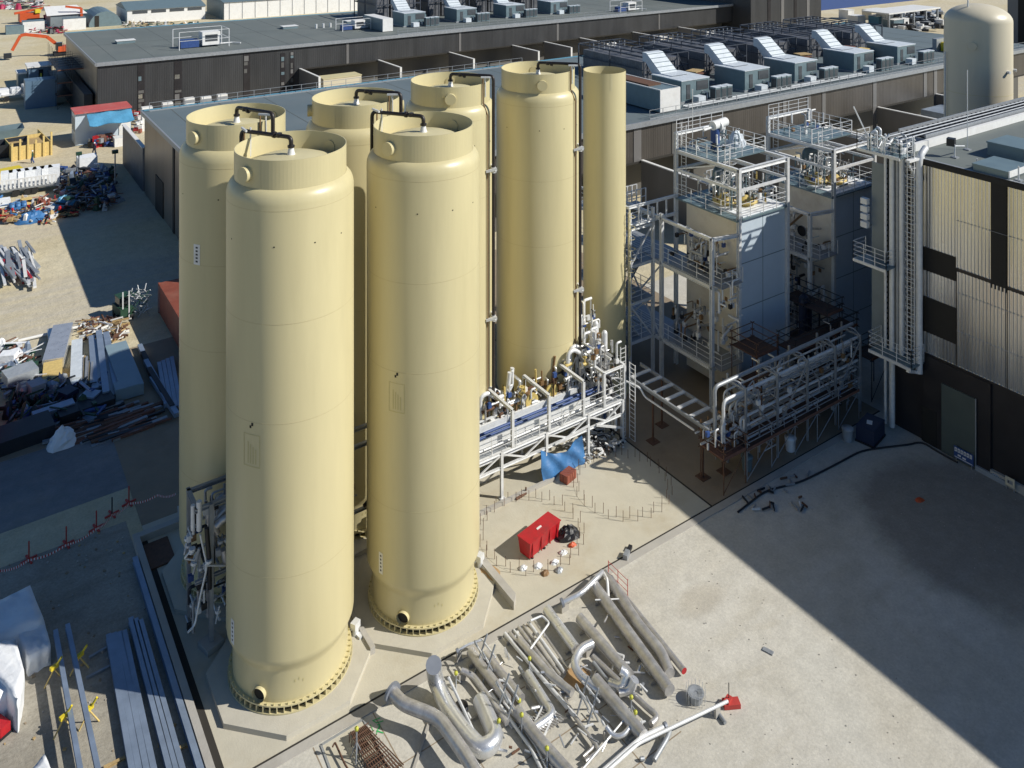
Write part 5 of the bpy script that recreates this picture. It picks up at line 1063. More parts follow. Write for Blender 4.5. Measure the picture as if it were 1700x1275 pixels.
spool([(652, 1150, 1.05), (668, 1168, 1.0), (729, 1192, .9), (770, 1250, .9), (800, 1300, .9)], .27, 'inox_dull', 'grey cranked pipe with a dark flanged end lying left of the foil U bend', rad=.5, flanges=(0,))
spool([(984, 968), (1112, 1146)], .27, 'inox_dull', 'long straight grey pipe, nearest the yard of the two widest straight ones')
spool([(1012, 962), (1062, 1040), (1098, 1082), (1112, 1118)], .25, 'inox_dull', 'long pipe with slight bend, between the widest straight pipe and the red ended one')
spool([(1004, 950), (1136, 1114)], .15, 'inox_dull', 'slim straight pipe with red end cap at the outer edge of the laid out pipes', caps='red_paint')
spool([(962, 1026), (1046, 1122)], .24, 'inox_dull', 'straight grey pipe left of the two widest straight pipes')
spool([(908, 1012), (956, 1078)], .24, 'foil', 'short foil clad pipe beside the bundle of thin tubes')
spool([(1058, 1078), (1100, 1124), (1112, 1146)], .16, 'inox_dull', 'short grey pipe tucked beside the long widest pipe')
spool([(983, 1068, .5), (962, 1078, .55), (952, 1102, .5), (963, 1122, .35), (1000, 1150, .3)], .19, 'foil', 'bright hooked pipe bend in the middle of the pipes', rad=.6)
spool([(1012, 1134, .3), (1034, 1142, .4), (1040, 1118, .9), (1030, 1112, 1.0)], .2, 'foil', 'bright elbow standing up beside the long straight pipes', rad=.5)
spool([(1028, 1148, .3), (1046, 1146, .4), (1054, 1128, .9)], .2, 'foil', 'second bright elbow just right of another upright elbow', rad=.5)
spool([(988, 1128, .4), (1068, 1222, .4)], .27, 'inox_dull', 'raised grey pipe crossing above the front of the laid out pipes')
spool([(984, 1090), (1078, 1178), (1093, 1190), (1081, 1202)], .13, 'inox_dull', 'thin pipe with short hooked end near the galvanised drum')
spool([(1006, 1206, .5), (1018, 1222, .3), (1034, 1222, .3), (1045, 1208, .4)], .1, 'foil', 'small bright U shaped pipe by the front edge', rad=.3)
spool([(941, 1147), (928, 1150), (930, 1158), (996, 1246), (972, 1264)], .08, 'inox_dull', 'thin pipe with two right angled bends, outer one of a pair', rad=.25)
spool([(947, 1155), (936, 1158), (988, 1238), (968, 1256)], .06, 'inox_dull', 'thin pipe with two right angled bends, inner one of a pair', rad=.25)
spool([(781, 1082), (842, 1162)], .22, 'inox_dull', 'grey pipe just right of the foil clad pipe with the upturned end')
spool([(806, 1086), (866, 1160)], .2, 'inox_dull', 'grey pipe parallel to another in the left part of the layout')
spool([(766, 1112, .5), (786, 1122, .35), (842, 1200)], .13, 'inox_dull', 'grey pipe with short elbow beside the foil U bend')
spool([(745, 1125, 1.0), (790, 1222, .7)], .06, 'galv', 'thin slanting rod over the foil clad pipe')
spool([(838, 1052), (902, 1128), (955, 1190)], .09, 'galv', 'thin tube at the left of the tube bundle')
for i, (dx, dy) in enumerate(((8, -2), (15, -6), (23, -11), (31, -14), (40, -18), (48, -24))):
    spool([(838+dx, 1052+dy), (905+dx*.8, 1132+dy*.9)], .06 if i % 2 else .08, ['inox_dull', 'galv', 'inox_dull'][i % 3], 'thin tube in the tube bundle, %s from its left side' % ordinal(i+1), supports=False)
spool([(881, 1030, .6), (900, 1022, .6), (912, 1034, .5), (880, 1078, .5)], .05, 'galv', 'bent thin bright tube above the tube bundle', supports=False)
spool([(876, 1118), (919, 1186), (900, 1200), (885, 1210)], .19, 'foil', 'L shaped bright pipe in the middle left of the layout')
spool([(862, 1108), (905, 1180)], .08, 'galv_dull', 'dull thin pipe beside the L shaped bright pipe')
spool([(858, 1180), (905, 1240), (960, 1300)], .25, 'inox_dull', 'grey pipe running out of the bottom of the photo in the middle')
spool([(815, 1150), (880, 1240), (905, 1290)], .07, 'galv', 'thin tube right of the foil U bend, left one of three')
spool([(822, 1146), (888, 1236), (915, 1290)], .05, 'galv', 'thin tube right of the foil U bend, middle one of three')
spool([(830, 1143), (892, 1228), (925, 1290)], .07, 'inox_dull', 'thin tube right of the foil U bend, right one of three')
spool([(1208, 1164, .5), (1060, 1234, .5), (985, 1300, .5)], .07, 'galv', 'long thin white rail across the front of the laid out pipes')
spool([(1104, 1206, .4), (1066, 1224, .4), (990, 1290, .4)], .1, 'galv', 'thick bright beam lying across the front of the pipes', flanges=(0,))
spool([(1040, 1190, .4), (1000, 1238, .3), (968, 1276, .3)], .04, 'galv', 'thin rod behind the thick bright beam', supports=False)
spool([(934, 1000, .5), (965, 985, .7), (992, 958, .7), (1000, 950, .6)], .13, 'foil', 'bright flanged pipe end against the slab edge', flanges=(0,))
spool([(1000, 948, .4), (1008, 962, .9), (1010, 990, .4)], .07, 'white_paint', 'white curved hose over the ends of the long pipes', supports=False)
spool([(988, 996, .5), (1034, 994, .5)], .035, 'white_paint', 'thin white bar lying across the long pipe ends', supports=False)
spool([(1086, 1262, .2), (1108, 1225, .3), (1112, 1212, .3)], .1, 'galv_dull', 'short grey post beside the thick bright beam', supports=False)
spool([(1190, 1180, .1), (1204, 1200, .1)], .08, 'galv_dull', 'short dark pipe piece in front of the drum')
spool([(862, 1062, .35), (912, 1120, .35), (950, 1150, .35)], .18, 'inox_dull', 'medium pipe under the tube bundle')
spool([(985, 1100, .3), (1022, 1148, .3)], .09, 'galv_dull', 'dull grey pipe between the bright elbows')
spool([(760, 1068+12, .5), (776, 1070, .6), (800, 1062, .6)], .07, 'foil', 'small bright flanged end at the left rear of the layout', flanges=(0,))
spool([(905, 1165, .3), (925, 1195, .3)], .05, 'galv', 'short rod near the orange stained ground', supports=False)
rp = random.Random(77)
# loose small fittings among the pipes
b = MB()
for k in range(100):
    px = rp.uniform(770, 1080); py = rp.uniform(1040, 1265)
    lo = 1290-(px-640)*.62
    if py < lo-250+40 and px < 800: continue
    q = P(px, py)
    if q.y > 34.6 or q.x > 28.5: continue
    a = rp.uniform(0, 3.14); l = rp.uniform(.12, .7); d = Vector((math.cos(a), math.sin(a), rp.uniform(-.2, .3)))*l/2; c_ = Vector((q.x, q.y, rp.uniform(.08, .45)))
    if rp.random() < .5: b.tube([c_-d, c_+d], rp.uniform(.02, .08), rp.choice(['galv', 'foil', 'inox_dull', 'foil', 'galv_dull']), 7)
    else: b.beam(c_-d, c_+d, rp.uniform(.03, .1), .05, rp.choice(['galv', 'foil', 'galv_dull', 'rust', 'galv']))
tag(b.build('small_fittings'), 'scattered small pipe fittings and rods between the laid out pipes', 'fittings', kind='stuff')
# yellow capped stands
for i, (px, py, h) in enumerate(((592, 1262, 1.3), (828, 1232, .9), (866, 1222, .9), (879, 1126, .9), (1048, 1188, .8), (1055, 1206, .6), (862, 1190, .7), (757, 1140, .6), (908, 1275, .8))):
    p = P(px, py); t = thing('pipe_stand', 'yellow topped pipe stand, ' + ['beside the rebar cage at the bottom edge', 'right of the foil U bend', 'between the U bend and the middle bottom pipe', 'by the tube bundle', 'on the raised grey pipe near the drum', 'lowest one near the raised grey pipe', 'on the brown fitting in the middle left', 'behind the foil U bend', 'at the bottom edge in the middle'][i], 'pipe stand', (p.x, p.y, 0), 'yellow topped pipe stands')
    b = MB(); b.tube([(p.x, p.y, 0), (p.x, p.y, h)], .035, 'galv_dull', 6)
    for a in (0, 2.1, 4.2): b.tube([(p.x, p.y, h*.6), (p.x+.3*math.cos(a), p.y+.3*math.sin(a), .02)], .025, 'galv_dull', 5)
    b.build('leg', t); b = MB(); b.lathe([(.02, h-.04), (.08, h-.03), (.09, h+.06), (.05, h+.11), (.02, h+.12)], 'hivis', 12, (p.x, p.y)); b.build('cap', t)
# A-shaped trestles
for i, (px, py, lab) in enumerate(((975, 1195, 'X shaped steel trestle standing in the middle of the laid out pipes'), (842, 1190, 'slanting steel trestle over the left part of the pipes'), (805, 1120, 'steel trestle at the rear left of the pipes'))):
    p = P(px, py); b = MB()
    for s_ in (-.35, .35): b.tube([(p.x-.35, p.y+s_, .02), (p.x+.35, p.y+s_, 1.5)], .045, 'galv_dull', 6); b.tube([(p.x+.35, p.y+s_, .02), (p.x-.35, p.y+s_, 1.5)], .045, 'galv_dull', 6)
    b.tube([(p.x-.2, p.y-.6, 1.15), (p.x-.2, p.y+.6, 1.15)], .045, 'galv', 6); b.tube([(p.x+.2, p.y-.6, 1.15), (p.x+.2, p.y+.6, 1.15)], .045, 'galv', 6); tag(b.build('trestle'), lab, 'trestle')
# finned pipe rack piece
p = P(902, 1205); b = MB()
for k in range(9): b.obox((p.x-.5+k*.14, p.y-.1, .3), (.05, 1.0, .06), .5, 'inox_dull')
b.obox((p.x, p.y-.4, .3), (1.5, .06, .08), .5, 'galv'); b.obox((p.x, p.y+.3, .2), (1.5, .06, .3), .5, 'galv'); tag(b.build('finned_grille'), 'slatted metal grille lying by the L shaped bright pipe', 'grille')
# rebar cage in its trench frame at the bottom edge
c0, c1, c2, c3 = P(533, 1238), P(603, 1195), P(650, 1290), P(560, 1310)
t = thing('rebar_cage', 'rusty reinforcement cage in a framed pit with green paint marks at the bottom edge', 'rebar cage', (c0.x, c0.y, 0))
b = MB(); b.prism([(p.x, p.y) for p in (c3, c2, c1, c0)], .01, .014, 'concrete_slab'); b.build('pit_floor', t)
b = MB(); [b.beam(p, q, .09, .1, 'galv_dull') for p, q in ((c0, c1), (c1, c2), (c3, c0))]; b.build('frame', t)
b = MB()
for k in range(11):
    f = k/10; a_ = P(582+2.5*k, 1215-1.0*k, .35); e_ = P(625+4.5*k, 1300-3*k, .35); b.tube([a_, e_], .025, 'rust', 5); b.tube([P(582+2.5*k, 1215-k, .08), P(625+4.5*k, 1300-3*k, .08)], .025, 'plastic_black', 5)
for k in range(12):
    f = k/11; a_ = P(580+45*f, 1220+78*f, .36); e_ = P(612+50*f, 1200+70*f, .36); b.tube([a_, e_], .02, 'rust', 5); b.tube([a_, a_-Vector((0, 0, .33))], .02, 'rust', 5)
b.build('bars', t)
b = MB(); b.tube([P(552, 1240, .2), P(556, 1232, .25), P(572, 1268, .2), P(590, 1296, .2)], .04, 'rust', 6, .2); b.build('hoop', t)
b = MB(); 
for k in range(9): q = P(rp.uniform(606, 632), rp.uniform(1192, 1216), .02); b.obox((q.x, q.y, .016+.001*k), (rp.uniform(.1, .35), rp.uniform(.03, .07), .004), rp.uniform(0, 3), 'green_mark')
tag(b.build('paint_mark'), 'green spray paint marks on the kerb behind the rebar cage', 'paint marks')
b = MB(); p = P(700, 1240); b.obox((p.x, p.y, .05), (2.6, .12, .1), .75, 'concrete_grey'); tag(b.build('concrete_strip'), 'thin pale strip on the paving between rebar cage and cranked pipe', 'kerb')
# galvanised drum and red spool
p = P(1155, 1163); t = thing('cable_drum', 'round bright galvanised drum at the outer corner of the laid out pipes', 'drum', (p.x, p.y, 0))
MB().tube([(p.x, p.y, .02), (p.x, p.y, .34)], .3, 'galv_dull', 20).build('drum', t); MB().lathe([(.38, .34), (.38, .4), (.3, .41), (.1, .36)], 'galv_dull', 20, (p.x, p.y), False).build('lid', t)
b = MB()
for k in range(16): a = k*.39; b.tube([(p.x+.44*math.cos(a), p.y+.44*math.sin(a), .02), (p.x+.44*math.cos(a), p.y+.44*math.sin(a), .62)], .012, 'galv', 4)
b.build('wire_cage', t)
p = P(1214, 1172); t = thing('barrier_weight', 'red barrier foot with thin post lying at the end of the white rail', 'barrier foot', (p.x, p.y, 0))
b = MB(); b.obox((p.x, p.y, .12), (.75, .4, .2), -.5, 'tape_red'); b.obox((p.x-.1, p.y+.1, .26), (.4, .25, .12), .3, 'tape_red'); b.build('base', t); MB().tube([(p.x-.05, p.y+.1, .2), (p.x-.05, p.y+.1, 1.0)], .02, 'plastic_black', 5).build('post', t)
# small red barrier fence
t = thing('barrier_fence', 'small thin red barrier fence at the rear end of the long pipes', 'barrier', (*P(1012, 960)[:2], 0)); b = MB()
a_, e_ = P(1010, 960), P(1042, 992)
for f in (0, .5, 1): q = a_.lerp(e_, f); b.tube([q, q+Vector((0, 0, .95))], .02, 'tape_red', 5)
for z_ in (.3, .6, .9): b.tube([a_+Vector((0, 0, z_)), e_+Vector((0, 0, z_))], .014, 'tape_red', 5)
b.build('frame', t)
p = P(1040, 926); b = MB(); b.obox((p.x, p.y, .15), (.5, .25, .3), .5, 'galv_dull'); b.obox((p.x+.5, p.y+.3, .1), (.4, .2, .2), .5, 'plastic_black'); tag(b.build('clamp_pair'), 'two small clamps on the slab joint between the skid and the yard', 'clamps')
for i, (px, py) in enumerate(((783, 1173), (655, 1150))):
    pass
p = P(766, 1172); b = MB(); b.lathe([(.02, .06), (.2, .06), (.3, .03), (.3, .0)], 'plastic_black', 16, (p.x, p.y)); tag(b.build('manhole_cover'), 'round black cover on the paving inside the foil U bend', 'cover')
# ================================================================== LEFT FOREGROUND: BEAMS AND WRAPPED BUNDLES
def pbeam(p0, p1, w, h, m, label, name='steel_beam', z=None, n=1, gap=0):
    a, e = P(*p0, 0), P(*p1, 0); z_ = z if z is not None else .1; b = MB(); up = Vector((0, 0, z_+h/2)); s_ = (e-a).cross(Vector((0, 0, 1))).normalized()
    for k in range(n): b.hbeam(a+up+s_*k*(w+gap), e+up+s_*k*(w+gap), w, h, m, .03)
    return tag(b.build(name), label, 'beam')
pbeam((224, 936), (345, 1330), .26, .3, 'steel_blue', 'long steel beam lying along the raised kerb')
for i, (x0, x1) in enumerate(((180, 216), (189, 228), (198, 241), (206, 254))):
    pbeam((x0, 1064-i*2), (x1+10, 1330), .24, .26, 'steel_blue', 'steel beam %s of four in the left bundle' % ordinal(i), 'steel_beam')
for i, (x0, x1) in enumerate(((217, 276), (225, 287), (233, 298))):
    pbeam((x0, 1036+i*2), (x1+16, 1330), .24, .26, 'steel_blue', 'steel beam %s of three in the bundle nearer the kerb' % ordinal(i), 'steel_beam')
pbeam((92, 1078), (136, 1330), .2, .22, 'steel_blue', 'raised long beam on yellow clamped trestles, the left one', z=.75)
pbeam((112, 1068), (166, 1330), .2, .22, 'steel_blue', 'raised long beam on yellow clamped trestles, the right one', z=.75)
for i, (px, py) in enumerate(((90, 1136), (132, 1116), (106, 1220), (148, 1206))):
    p = P(px, py); t = thing('beam_trestle', 'yellow clamped trestle under the raised beams, ' + ['rear left', 'rear right', 'front left', 'front right'][i], 'trestle', (p.x, p.y, 0), 'yellow trestles')
    b = MB(); b.tube([(p.x-.4, p.y, .02), (p.x, p.y, .72)], .035, 'timber_yellow', 6); b.tube([(p.x+.4, p.y, .02), (p.x, p.y, .72)], .035, 'timber_yellow', 6); b.build('leg', t)
    b = MB(); b.obox((p.x, p.y, .8), (.35, .16, .14), .4, 'yellow'); b.tube([(p.x+.1, p.y, .85), (p.x+.3, p.y-.1, 1.2)], .05, 'yellow', 7); b.build('clamp', t)
pbeam((148, 1094), (180, 1075), .12, .1, 'galv_dull', 'thin bar lying behind the left beam bundle', 'thin_bar', z=0)
pbeam((143, 1128), (182, 1108), .12, .1, 'galv_dull', 'thin bar lying left of the left beam bundle', 'thin_bar', z=0)
for i, (a_, e_) in enumerate((((172, 1278), (212, 1258)), ((287, 1250), (318, 1236)), ((262, 1240), (286, 1228)))):
    pbeam(a_, e_, .12, .12, 'timber', 'pale timber bearer beneath the beams, ' + ['bottom left', 'beside the long kerb beam', 'under the bundle nearer the kerb'][i], 'timber_bearer', z=0)
def wrapped(pxs, h, m, label, name='wrapped_bundle', cat='wrapped bundle', z0=.05, seed=0):
    q = [P(a, b_, z0+h) for a, b_ in pxs]; r = random.Random(seed); b = MB(); n = 7
    vs = []; fs = []
    top = lambda u, v: q[0].lerp(q[1], u).lerp(q[3].lerp(q[2], u), v)
    for j in range(n+1):
        for i in range(n+1): p = top(i/n, j/n); vs.append((p.x, p.y, z0+h+r.uniform(-.09, .09)*(1 if 0 < i < n and 0 < j < n else .4)))
    fs += [(j*(n+1)+i, j*(n+1)+i+1, (j+1)*(n+1)+i+1, (j+1)*(n+1)+i) for j in range(n) for i in range(n)]
    ring = [i for i in range(n+1)]+[j*(n+1)+n for j in range(1, n+1)]+[n*(n+1)+i for i in range(n-1, -1, -1)]+[j*(n+1) for j in range(n-1, 0, -1)]
    c_ = sum((Vector(v) for v in vs), Vector())/len(vs); prev = ring
    for l in range(1, 4):
        cur = []
        for i_ in ring:
            v = Vector(vs[i_]); f = l/3; o = (v-c_); o.z = 0; o = o.normalized()*r.uniform(-.05, .09); cur.append(len(vs)); vs.append((v.x+o.x, v.y+o.y, v.z*(1-f)+z0*f*.2))
        L = len(ring); fs += [(prev[i_], cur[i_], cur[(i_+1) % L], prev[(i_+1) % L]) for i_ in range(L)]; prev = cur
    b.add(vs, fs, m, True); return tag(b.build(name), label, cat)
wrapped([(-30, 1010), (50, 972), (72, 1026), (-30, 1066)], 1.2, 'white_sheet', 'large sheet wrapped crate in shade at the left edge, rear one', seed=1)
wrapped([(28, 1045), (72, 1026), (84, 1070), (46, 1090)], .9, 'white_sheet', 'sheet wrapped crate in half shade right of two larger ones', seed=2)
wrapped([(-40, 1075), (26, 1062), (40, 1112), (30, 1160), (-40, 1175)][:4], 1.5, 'white_sheet', 'bright white wrapped bundle at the left edge, front one', seed=3)
wrapped([(-30, 1075), (24, 1060), (36, 1120), (-30, 1180)], 1.3, 'white_sheet', 'bright white wrapped bundle at the left edge, tallest and in the sun', seed=5)
wrapped([(40, 1290), (74, 1252), (96, 1300), (60, 1330)], .8, 'white_sheet', 'white wrapped corner at the bottom left edge below the beams', seed=4)
p = P(-6, 1212); b = MB(); b.obox((p.x, p.y, .3), (.45, 1.3, .4), .5, 'red_paint'); b.obox((p.x, p.y, .05), (.6, 1.4, .1), .5, 'plastic_black'); tag(b.build('red_toolbox'), 'red metal box below the white wrapped bundle at the left edge', 'toolbox')
b = MB(); a_, e_ = P(62, 1138, .02), P(130, 1400, .02)
# ================================================================== LEFT YARD
def boxthing(px, py, sx, sy, sz, rz, m, label, name, cat, lid=None, z0=0.02, extra=None, group=None):
    p = P(px, py); t = thing(name, label, cat, (p.x, p.y, 0), group)
    MB().obox((p.x, p.y+sy/2, z0+sz/2), (sx, sy, sz), rz, m).build('body', t)
    if lid: MB().obox((p.x, p.y+sy/2, z0+sz+.04), (sx+.1, sy+.1, .08), rz, lid).build('lid', t)
    if extra: extra(t, p)
    return t
# rust red container in shade, ribbed
t = thing('shipping_container', 'rust red shipping container standing behind the leftmost tank', 'container', (15.5, 70, 0))
c0 = Vector((16.5, 80.3, 0)); MB().box(c0.x, c0.x+2.44, c0.y-12.2, c0.y, .12, 2.6, 'rust_red').build('body', t)
b = MB(); [b.box(c0.x-.02+s_*2.3, c0.x+.16+s_*2.3, c0.y-.17, c0.y+.02, 0, 2.63, 'rust_red') for s_ in (0, 1)]; b.build('corner_post', t)
b = MB(); b.box(c0.x-.05, c0.x-.004, c0.y-.5, c0.y-.42, .2, 2.5, 'galv_dull'); b.build('lock_rod', t)
# red roofed container with blue tarp
c1 = P(124, 187, 5.0); 
t = thing('site_container', 'stacked site containers with faded red roof and white end', 'container', (c1.x, c1.y, 0))
L_ = (PY(216, 178, c1.y).x-c1.x); MB().box(c1.x, c1.x+L_, c1.y-.6, c1.y+3.4, .1, 4.9, 'white_box_shade_blue').build('body', t)
MB().box(c1.x-.15, c1.x+L_+.1, c1.y-1.0, c1.y+3.5, 4.9, 5.1, 'roof_red').build('roof', t)
for k in range(3): MB().box(c1.x-.03, c1.x-.004, c1.y+k*1.1, c1.y+.7+k*1.1, 2, 4, 'grey_box').build('side_panel', t)
MB().box(c1.x+L_*.78, c1.x+L_*.98, c1.y-.7, c1.y-.61, .3, 2.8, 'white_paint').build('door', t)
b = MB(); x0, x1 = c1.x+L_*.2, c1.x+L_*1.0; vs = []
for j in range(5):
    for i in range(13): vs.append((x0+(x1-x0)*i/12, c1.y-.65-j*.75-.15*math.sin(i*1.3), 4.75-j*.32-.25*math.sin(j*1.5+i*.9)*.5))
fs = [(j*13+i, j*13+i+1, (j+1)*13+i+1, (j+1)*13+i) for j in range(4) for i in range(12)]; nv = len(vs); vs += [(v[0], v[1], v[2]-.06) for v in vs]; fs += [tuple(nv+i for i in reversed(f)) for f in fs]
b.add(vs, fs, 'tarp_light', True); tag(b.build('awning_tarpaulin'), 'light blue tarpaulin awning on the red roofed containers', 'tarpaulin')
b = MB(); b.box(c1.x+L_*.62, c1.x+L_*.95, c1.y-4.6, c1.y-2.8, .02, 1.3, 'white_paint'); tag(b.build('white_crate'), 'white crates stacked in front of the blue awning', 'crates')
b = MB()
for k in range(40): b.obox((c1.x+rp.uniform(.25, .65)*L_, c1.y-rp.uniform(1.2, 3.4), rp.uniform(.2, 1.4)), (rp.uniform(.3, 1.4), rp.uniform(.3, 1), rp.uniform(.2, .8)), rp.uniform(0, 3), rp.choice(['brown_board', 'plastic_black', 'red_paint', 'paint_blue', 'galv_dull']))
tag(b.build('awning_clutter'), 'dark clutter of tools and boxes under the blue awning', 'clutter', kind='stuff')
b = MB(); 
for k in range(30): q = P(rp.uniform(222, 240), rp.uniform(195, 222)); b.obox((q.x, q.y, rp.uniform(.3, 2.5)), (rp.uniform(.3, 1.5), .4, rp.uniform(.2, .7)), rp.uniform(0, 3), rp.choice(['rust_red', 'galv', 'red_paint', 'white_paint']))
tag(b.build('stacked_formwork'), 'reddish stacked formwork by the corner of the dark hall', 'formwork', kind='stuff')
# yellow timber formwork box
c2 = P(20, 268); e2 = P(52, 265)
t = thing('timber_crate', 'big yellow timber formwork crate with upright posts in the left yard', 'timber crate', (c2.x, c2.y, 0)); w = 5.0; ang = R_(28)
M_ = Matrix.Translation((c2.x, c2.y, 0)) @ Matrix.Rotation(ang*.2, 4, 'Z')
def MBt(b, name, t, M):
    b.v = [tuple(M @ Vector(v)) for v in b.v]; return b.build(name, t)
b = MB(); b.box(0, w, 0, .1, 0, 2.0, 'timber_yellow'); b.box(0, w, 6, 6.1, 0, 2, 'timber_yellow'); b.box(0, .1, 0, 6, 0, 2, 'timber_yellow'); b.box(w-.1, w, 0, 9, 0, 2, 'timber_yellow'); MBt(b, 'panel', t, M_)
for k in range(6): b = MB(); b.box(k*w/5-.12, k*w/5+.12, -.2, -.004, 0, 2.6+.4*(k % 3), 'timber_yellow'); MBt(b, 'post', t, M_)
b = MB(); b.box(.2, w-.2, .2, 5.8, .1, 1.5, 'timber'); MBt(b, 'infill', t, M_)
# people
def person(px, py, pose, shirt, trousers, helmet, label, rz=0):
    p = P(px, py); me = bpy.data.meshes.new('person')
    st = .22 if pose == 'walk' else .1
    V = [(0, 0, .95), (0, 0, 1.2), (0, 0, 1.42), (0, 0, 1.52), (0, .02, 1.66), (.19, 0, 1.40), (.27, .02, 1.13), (.24, .16, .92), (-.19, 0, 1.40), (-.27, -.04, 1.13), (-.26, .1, .90), (.1, 0, .9), (.11, st, .5), (.11, st*.6, .06), (.11, st*.6+.14, .04), (-.1, 0, .9), (-.11, -st*.2, .5), (-.11, -st*1.1, .06), (-.11, -st*1.1+.14, .04)]
    E = [(0, 1), (1, 2), (2, 3), (3, 4), (2, 5), (5, 6), (6, 7), (2, 8), (8, 9), (9, 10), (0, 11), (11, 12), (12, 13), (13, 14), (0, 15), (15, 16), (16, 17), (17, 18)]
    Rr = [.15, .15, .14, .055, .1, .065, .05, .038, .065, .05, .038, .09, .07, .05, .04, .09, .07, .05, .04]
    me.from_pydata(V, E, []); o = bpy.data.objects.new('person', me); scene.collection.objects.link(o); sk = o.modifiers.new('skin', 'SKIN')
    for i, r_ in enumerate(Rr): me.skin_vertices[0].data[i].radius = (r_, r_)
    me.skin_vertices[0].data[0].use_root = True; sb = o.modifiers.new('sub', 'SUBSURF'); sb.levels = 1; sb.render_levels = 1
    me.materials.append(MT[shirt]); o.location = (p.x, p.y, .0); o.rotation_euler = (0, 0, rz); tag(o, label, 'person'); o['_o'] = (0., 0., 0.)
    b = MB(); b.lathe([(.125, 1.70), (.12, 1.78), (.07, 1.84), (.01, 1.85)], helmet, 12, (0, .02)); b.build('helmet', o, local=True)
    b = MB()
    for s_, f_ in ((.1, st), (-.1, -st*.2)): b.tube([(s_, 0, .93), (s_*1.1, f_, .5), (s_*1.1, f_*(.6 if s_ > 0 else 5.5), .1)], [.125, .095, .075], trousers, 8)
    b.build('trousers', o, local=True); return o
if not bpy.data.meshes.get('dummy'): pass
person(157, 257, 'walk', 'cloth_dark', 'cloth_dark', 'white_paint', 'person in dark clothes and white helmet walking across the sandy yard', 2.2)
person(54, 271, 'walk', 'green_dark', 'paint_blue', 'white_paint', 'person in green top walking past the yellow timber crate', 1.2)
# grey skips
for i, (px, py, m) in enumerate(((8, 238, 'hvac_grey'), (14, 262, 'frame_dark'))):
    p = P(px, py); b = MB(); vs = [(p.x-4, p.y, .05), (p.x+1.2, p.y, .05), (p.x+1.2, p.y+3, .05), (p.x-4, p.y+3, .05), (p.x-4.5, p.y-.3, 1.9), (p.x+2.6, p.y-.3, 2.1), (p.x+2.6, p.y+3.3, 2.1), (p.x-4.5, p.y+3.3, 1.9)]
    b.add(vs, [(0, 3, 2, 1), (0, 1, 5, 4), (1, 2, 6, 5), (2, 3, 7, 6), (3, 0, 4, 7)], m); b.add([(v[0]*.98+p.x*.02, v[1]*.98+p.y*.02, v[2]) for v in vs], [(0, 1, 2, 3), (4, 5, 1, 0), (5, 6, 2, 1), (6, 7, 3, 2), (7, 4, 0, 3)], m)
    tag(b.build('skip'), ['grey steel skip at the left edge behind the yellow crate', 'dark skip full of steel left of the yellow crate'][i], 'skip')
# long rack trailer with white sacks
c3 = P(-5, 332); e3 = P(92, 318); t = thing('flat_trailer', 'long white slatted trailer carrying white sacks in the left yard', 'trailer', (c3.x, c3.y, 0))
ang = math.atan2(e3.y-c3.y, e3.x-c3.x); L_ = (e3-c3).length; M_ = Matrix.Translation((c3.x, c3.y, 0)) @ Matrix.Rotation(ang, 4, 'Z')
b = MB(); b.box(0, L_, 0, 2.6, .9, 1.1, 'galv_dull'); MBt(b, 'bed', t, M_)
b = MB(); k = 0
while k < L_: b.box(k, k+.22, -.05, .05, 1.1, 2.2, 'white_paint'); k += .45
b.box(0, L_, -.06, .06, 2.15, 2.3, 'white_paint'); MBt(b, 'side_rail', t, M_)
for k in range(7): b = MB(); b.obox((1+k*L_/7.3, 1.4, 1.75), (1.3, 1.4, 2.4), rp.uniform(-.2, .2), 'white_sheet'); MBt(b, 'sack', t, M_)
for k in (2, 4, L_-3): b = MB(); b.tube([(k, .1, .45), (k, .4, .45)], .45, 'tyre', 14); MBt(b, 'wheel', t, M_)
def pile(name, px0, px1, py0, py1, n, hmax, mats, label, cat, sl=(.3, 2), seed=1, long=False, dir_=None):
    r = random.Random(seed); b = MB()
    for k in range(int(n*1.9)):
        px, py = r.uniform(px0, px1), r.uniform(py0, py1); q = P(px, py); l = r.uniform(*sl)
        a = (dir_+r.uniform(-.15, .15)) if dir_ is not None else r.uniform(0, 3.14); m = r.choice(mats)
        zc = r.uniform(.05, hmax)*r.uniform(.4, 1); w_ = r.random()
        if long: b.obox((q.x, q.y, zc), (l, l*r.uniform(.03, .08), r.uniform(.06, .2)), a, m, tilt=r.uniform(-.05, .05))
        elif w_ < .45: d_ = Vector((math.cos(a), math.sin(a), r.uniform(-.08, .12)))*l*.6; c_ = Vector((q.x, q.y, zc+.15)); b.beam(c_-d_, c_+d_, r.uniform(.04, .16), r.uniform(.03, .12), m)
        elif w_ < .75: b.obox((q.x, q.y, zc), (l*.6, l*r.uniform(.15, .5), r.uniform(.08, .4)), a, m, tilt=r.uniform(-.05, .05))
        elif w_ < .9: d_ = Vector((math.cos(a), math.sin(a), r.uniform(-.1, .2)))*l*.5; c_ = Vector((q.x, q.y, zc+.1)); b.tube([c_-d_, c_+d_], r.uniform(.04, .2), m, 7)
        else:
            k_ = 7; ring = [(q.x+l*.35*math.cos(6.28*i/k_)*r.uniform(.7, 1.2), q.y+l*.35*math.sin(6.28*i/k_)*r.uniform(.7, 1.2), .03) for i in range(k_)]; r2 = [(x_*.6+q.x*.4, y_*.6+q.y*.4, zc+r.uniform(.1, .5)) for x_, y_, _ in ring]
            b.add(ring+r2+[(q.x, q.y, zc+.6)], [(i, (i+1) % k_, k_+(i+1) % k_, k_+i) for i in range(k_)]+[(k_+i, k_+(i+1) % k_, 2*k_) for i in range(k_)], m)
    return tag(b.build(name), label, cat, kind='stuff')
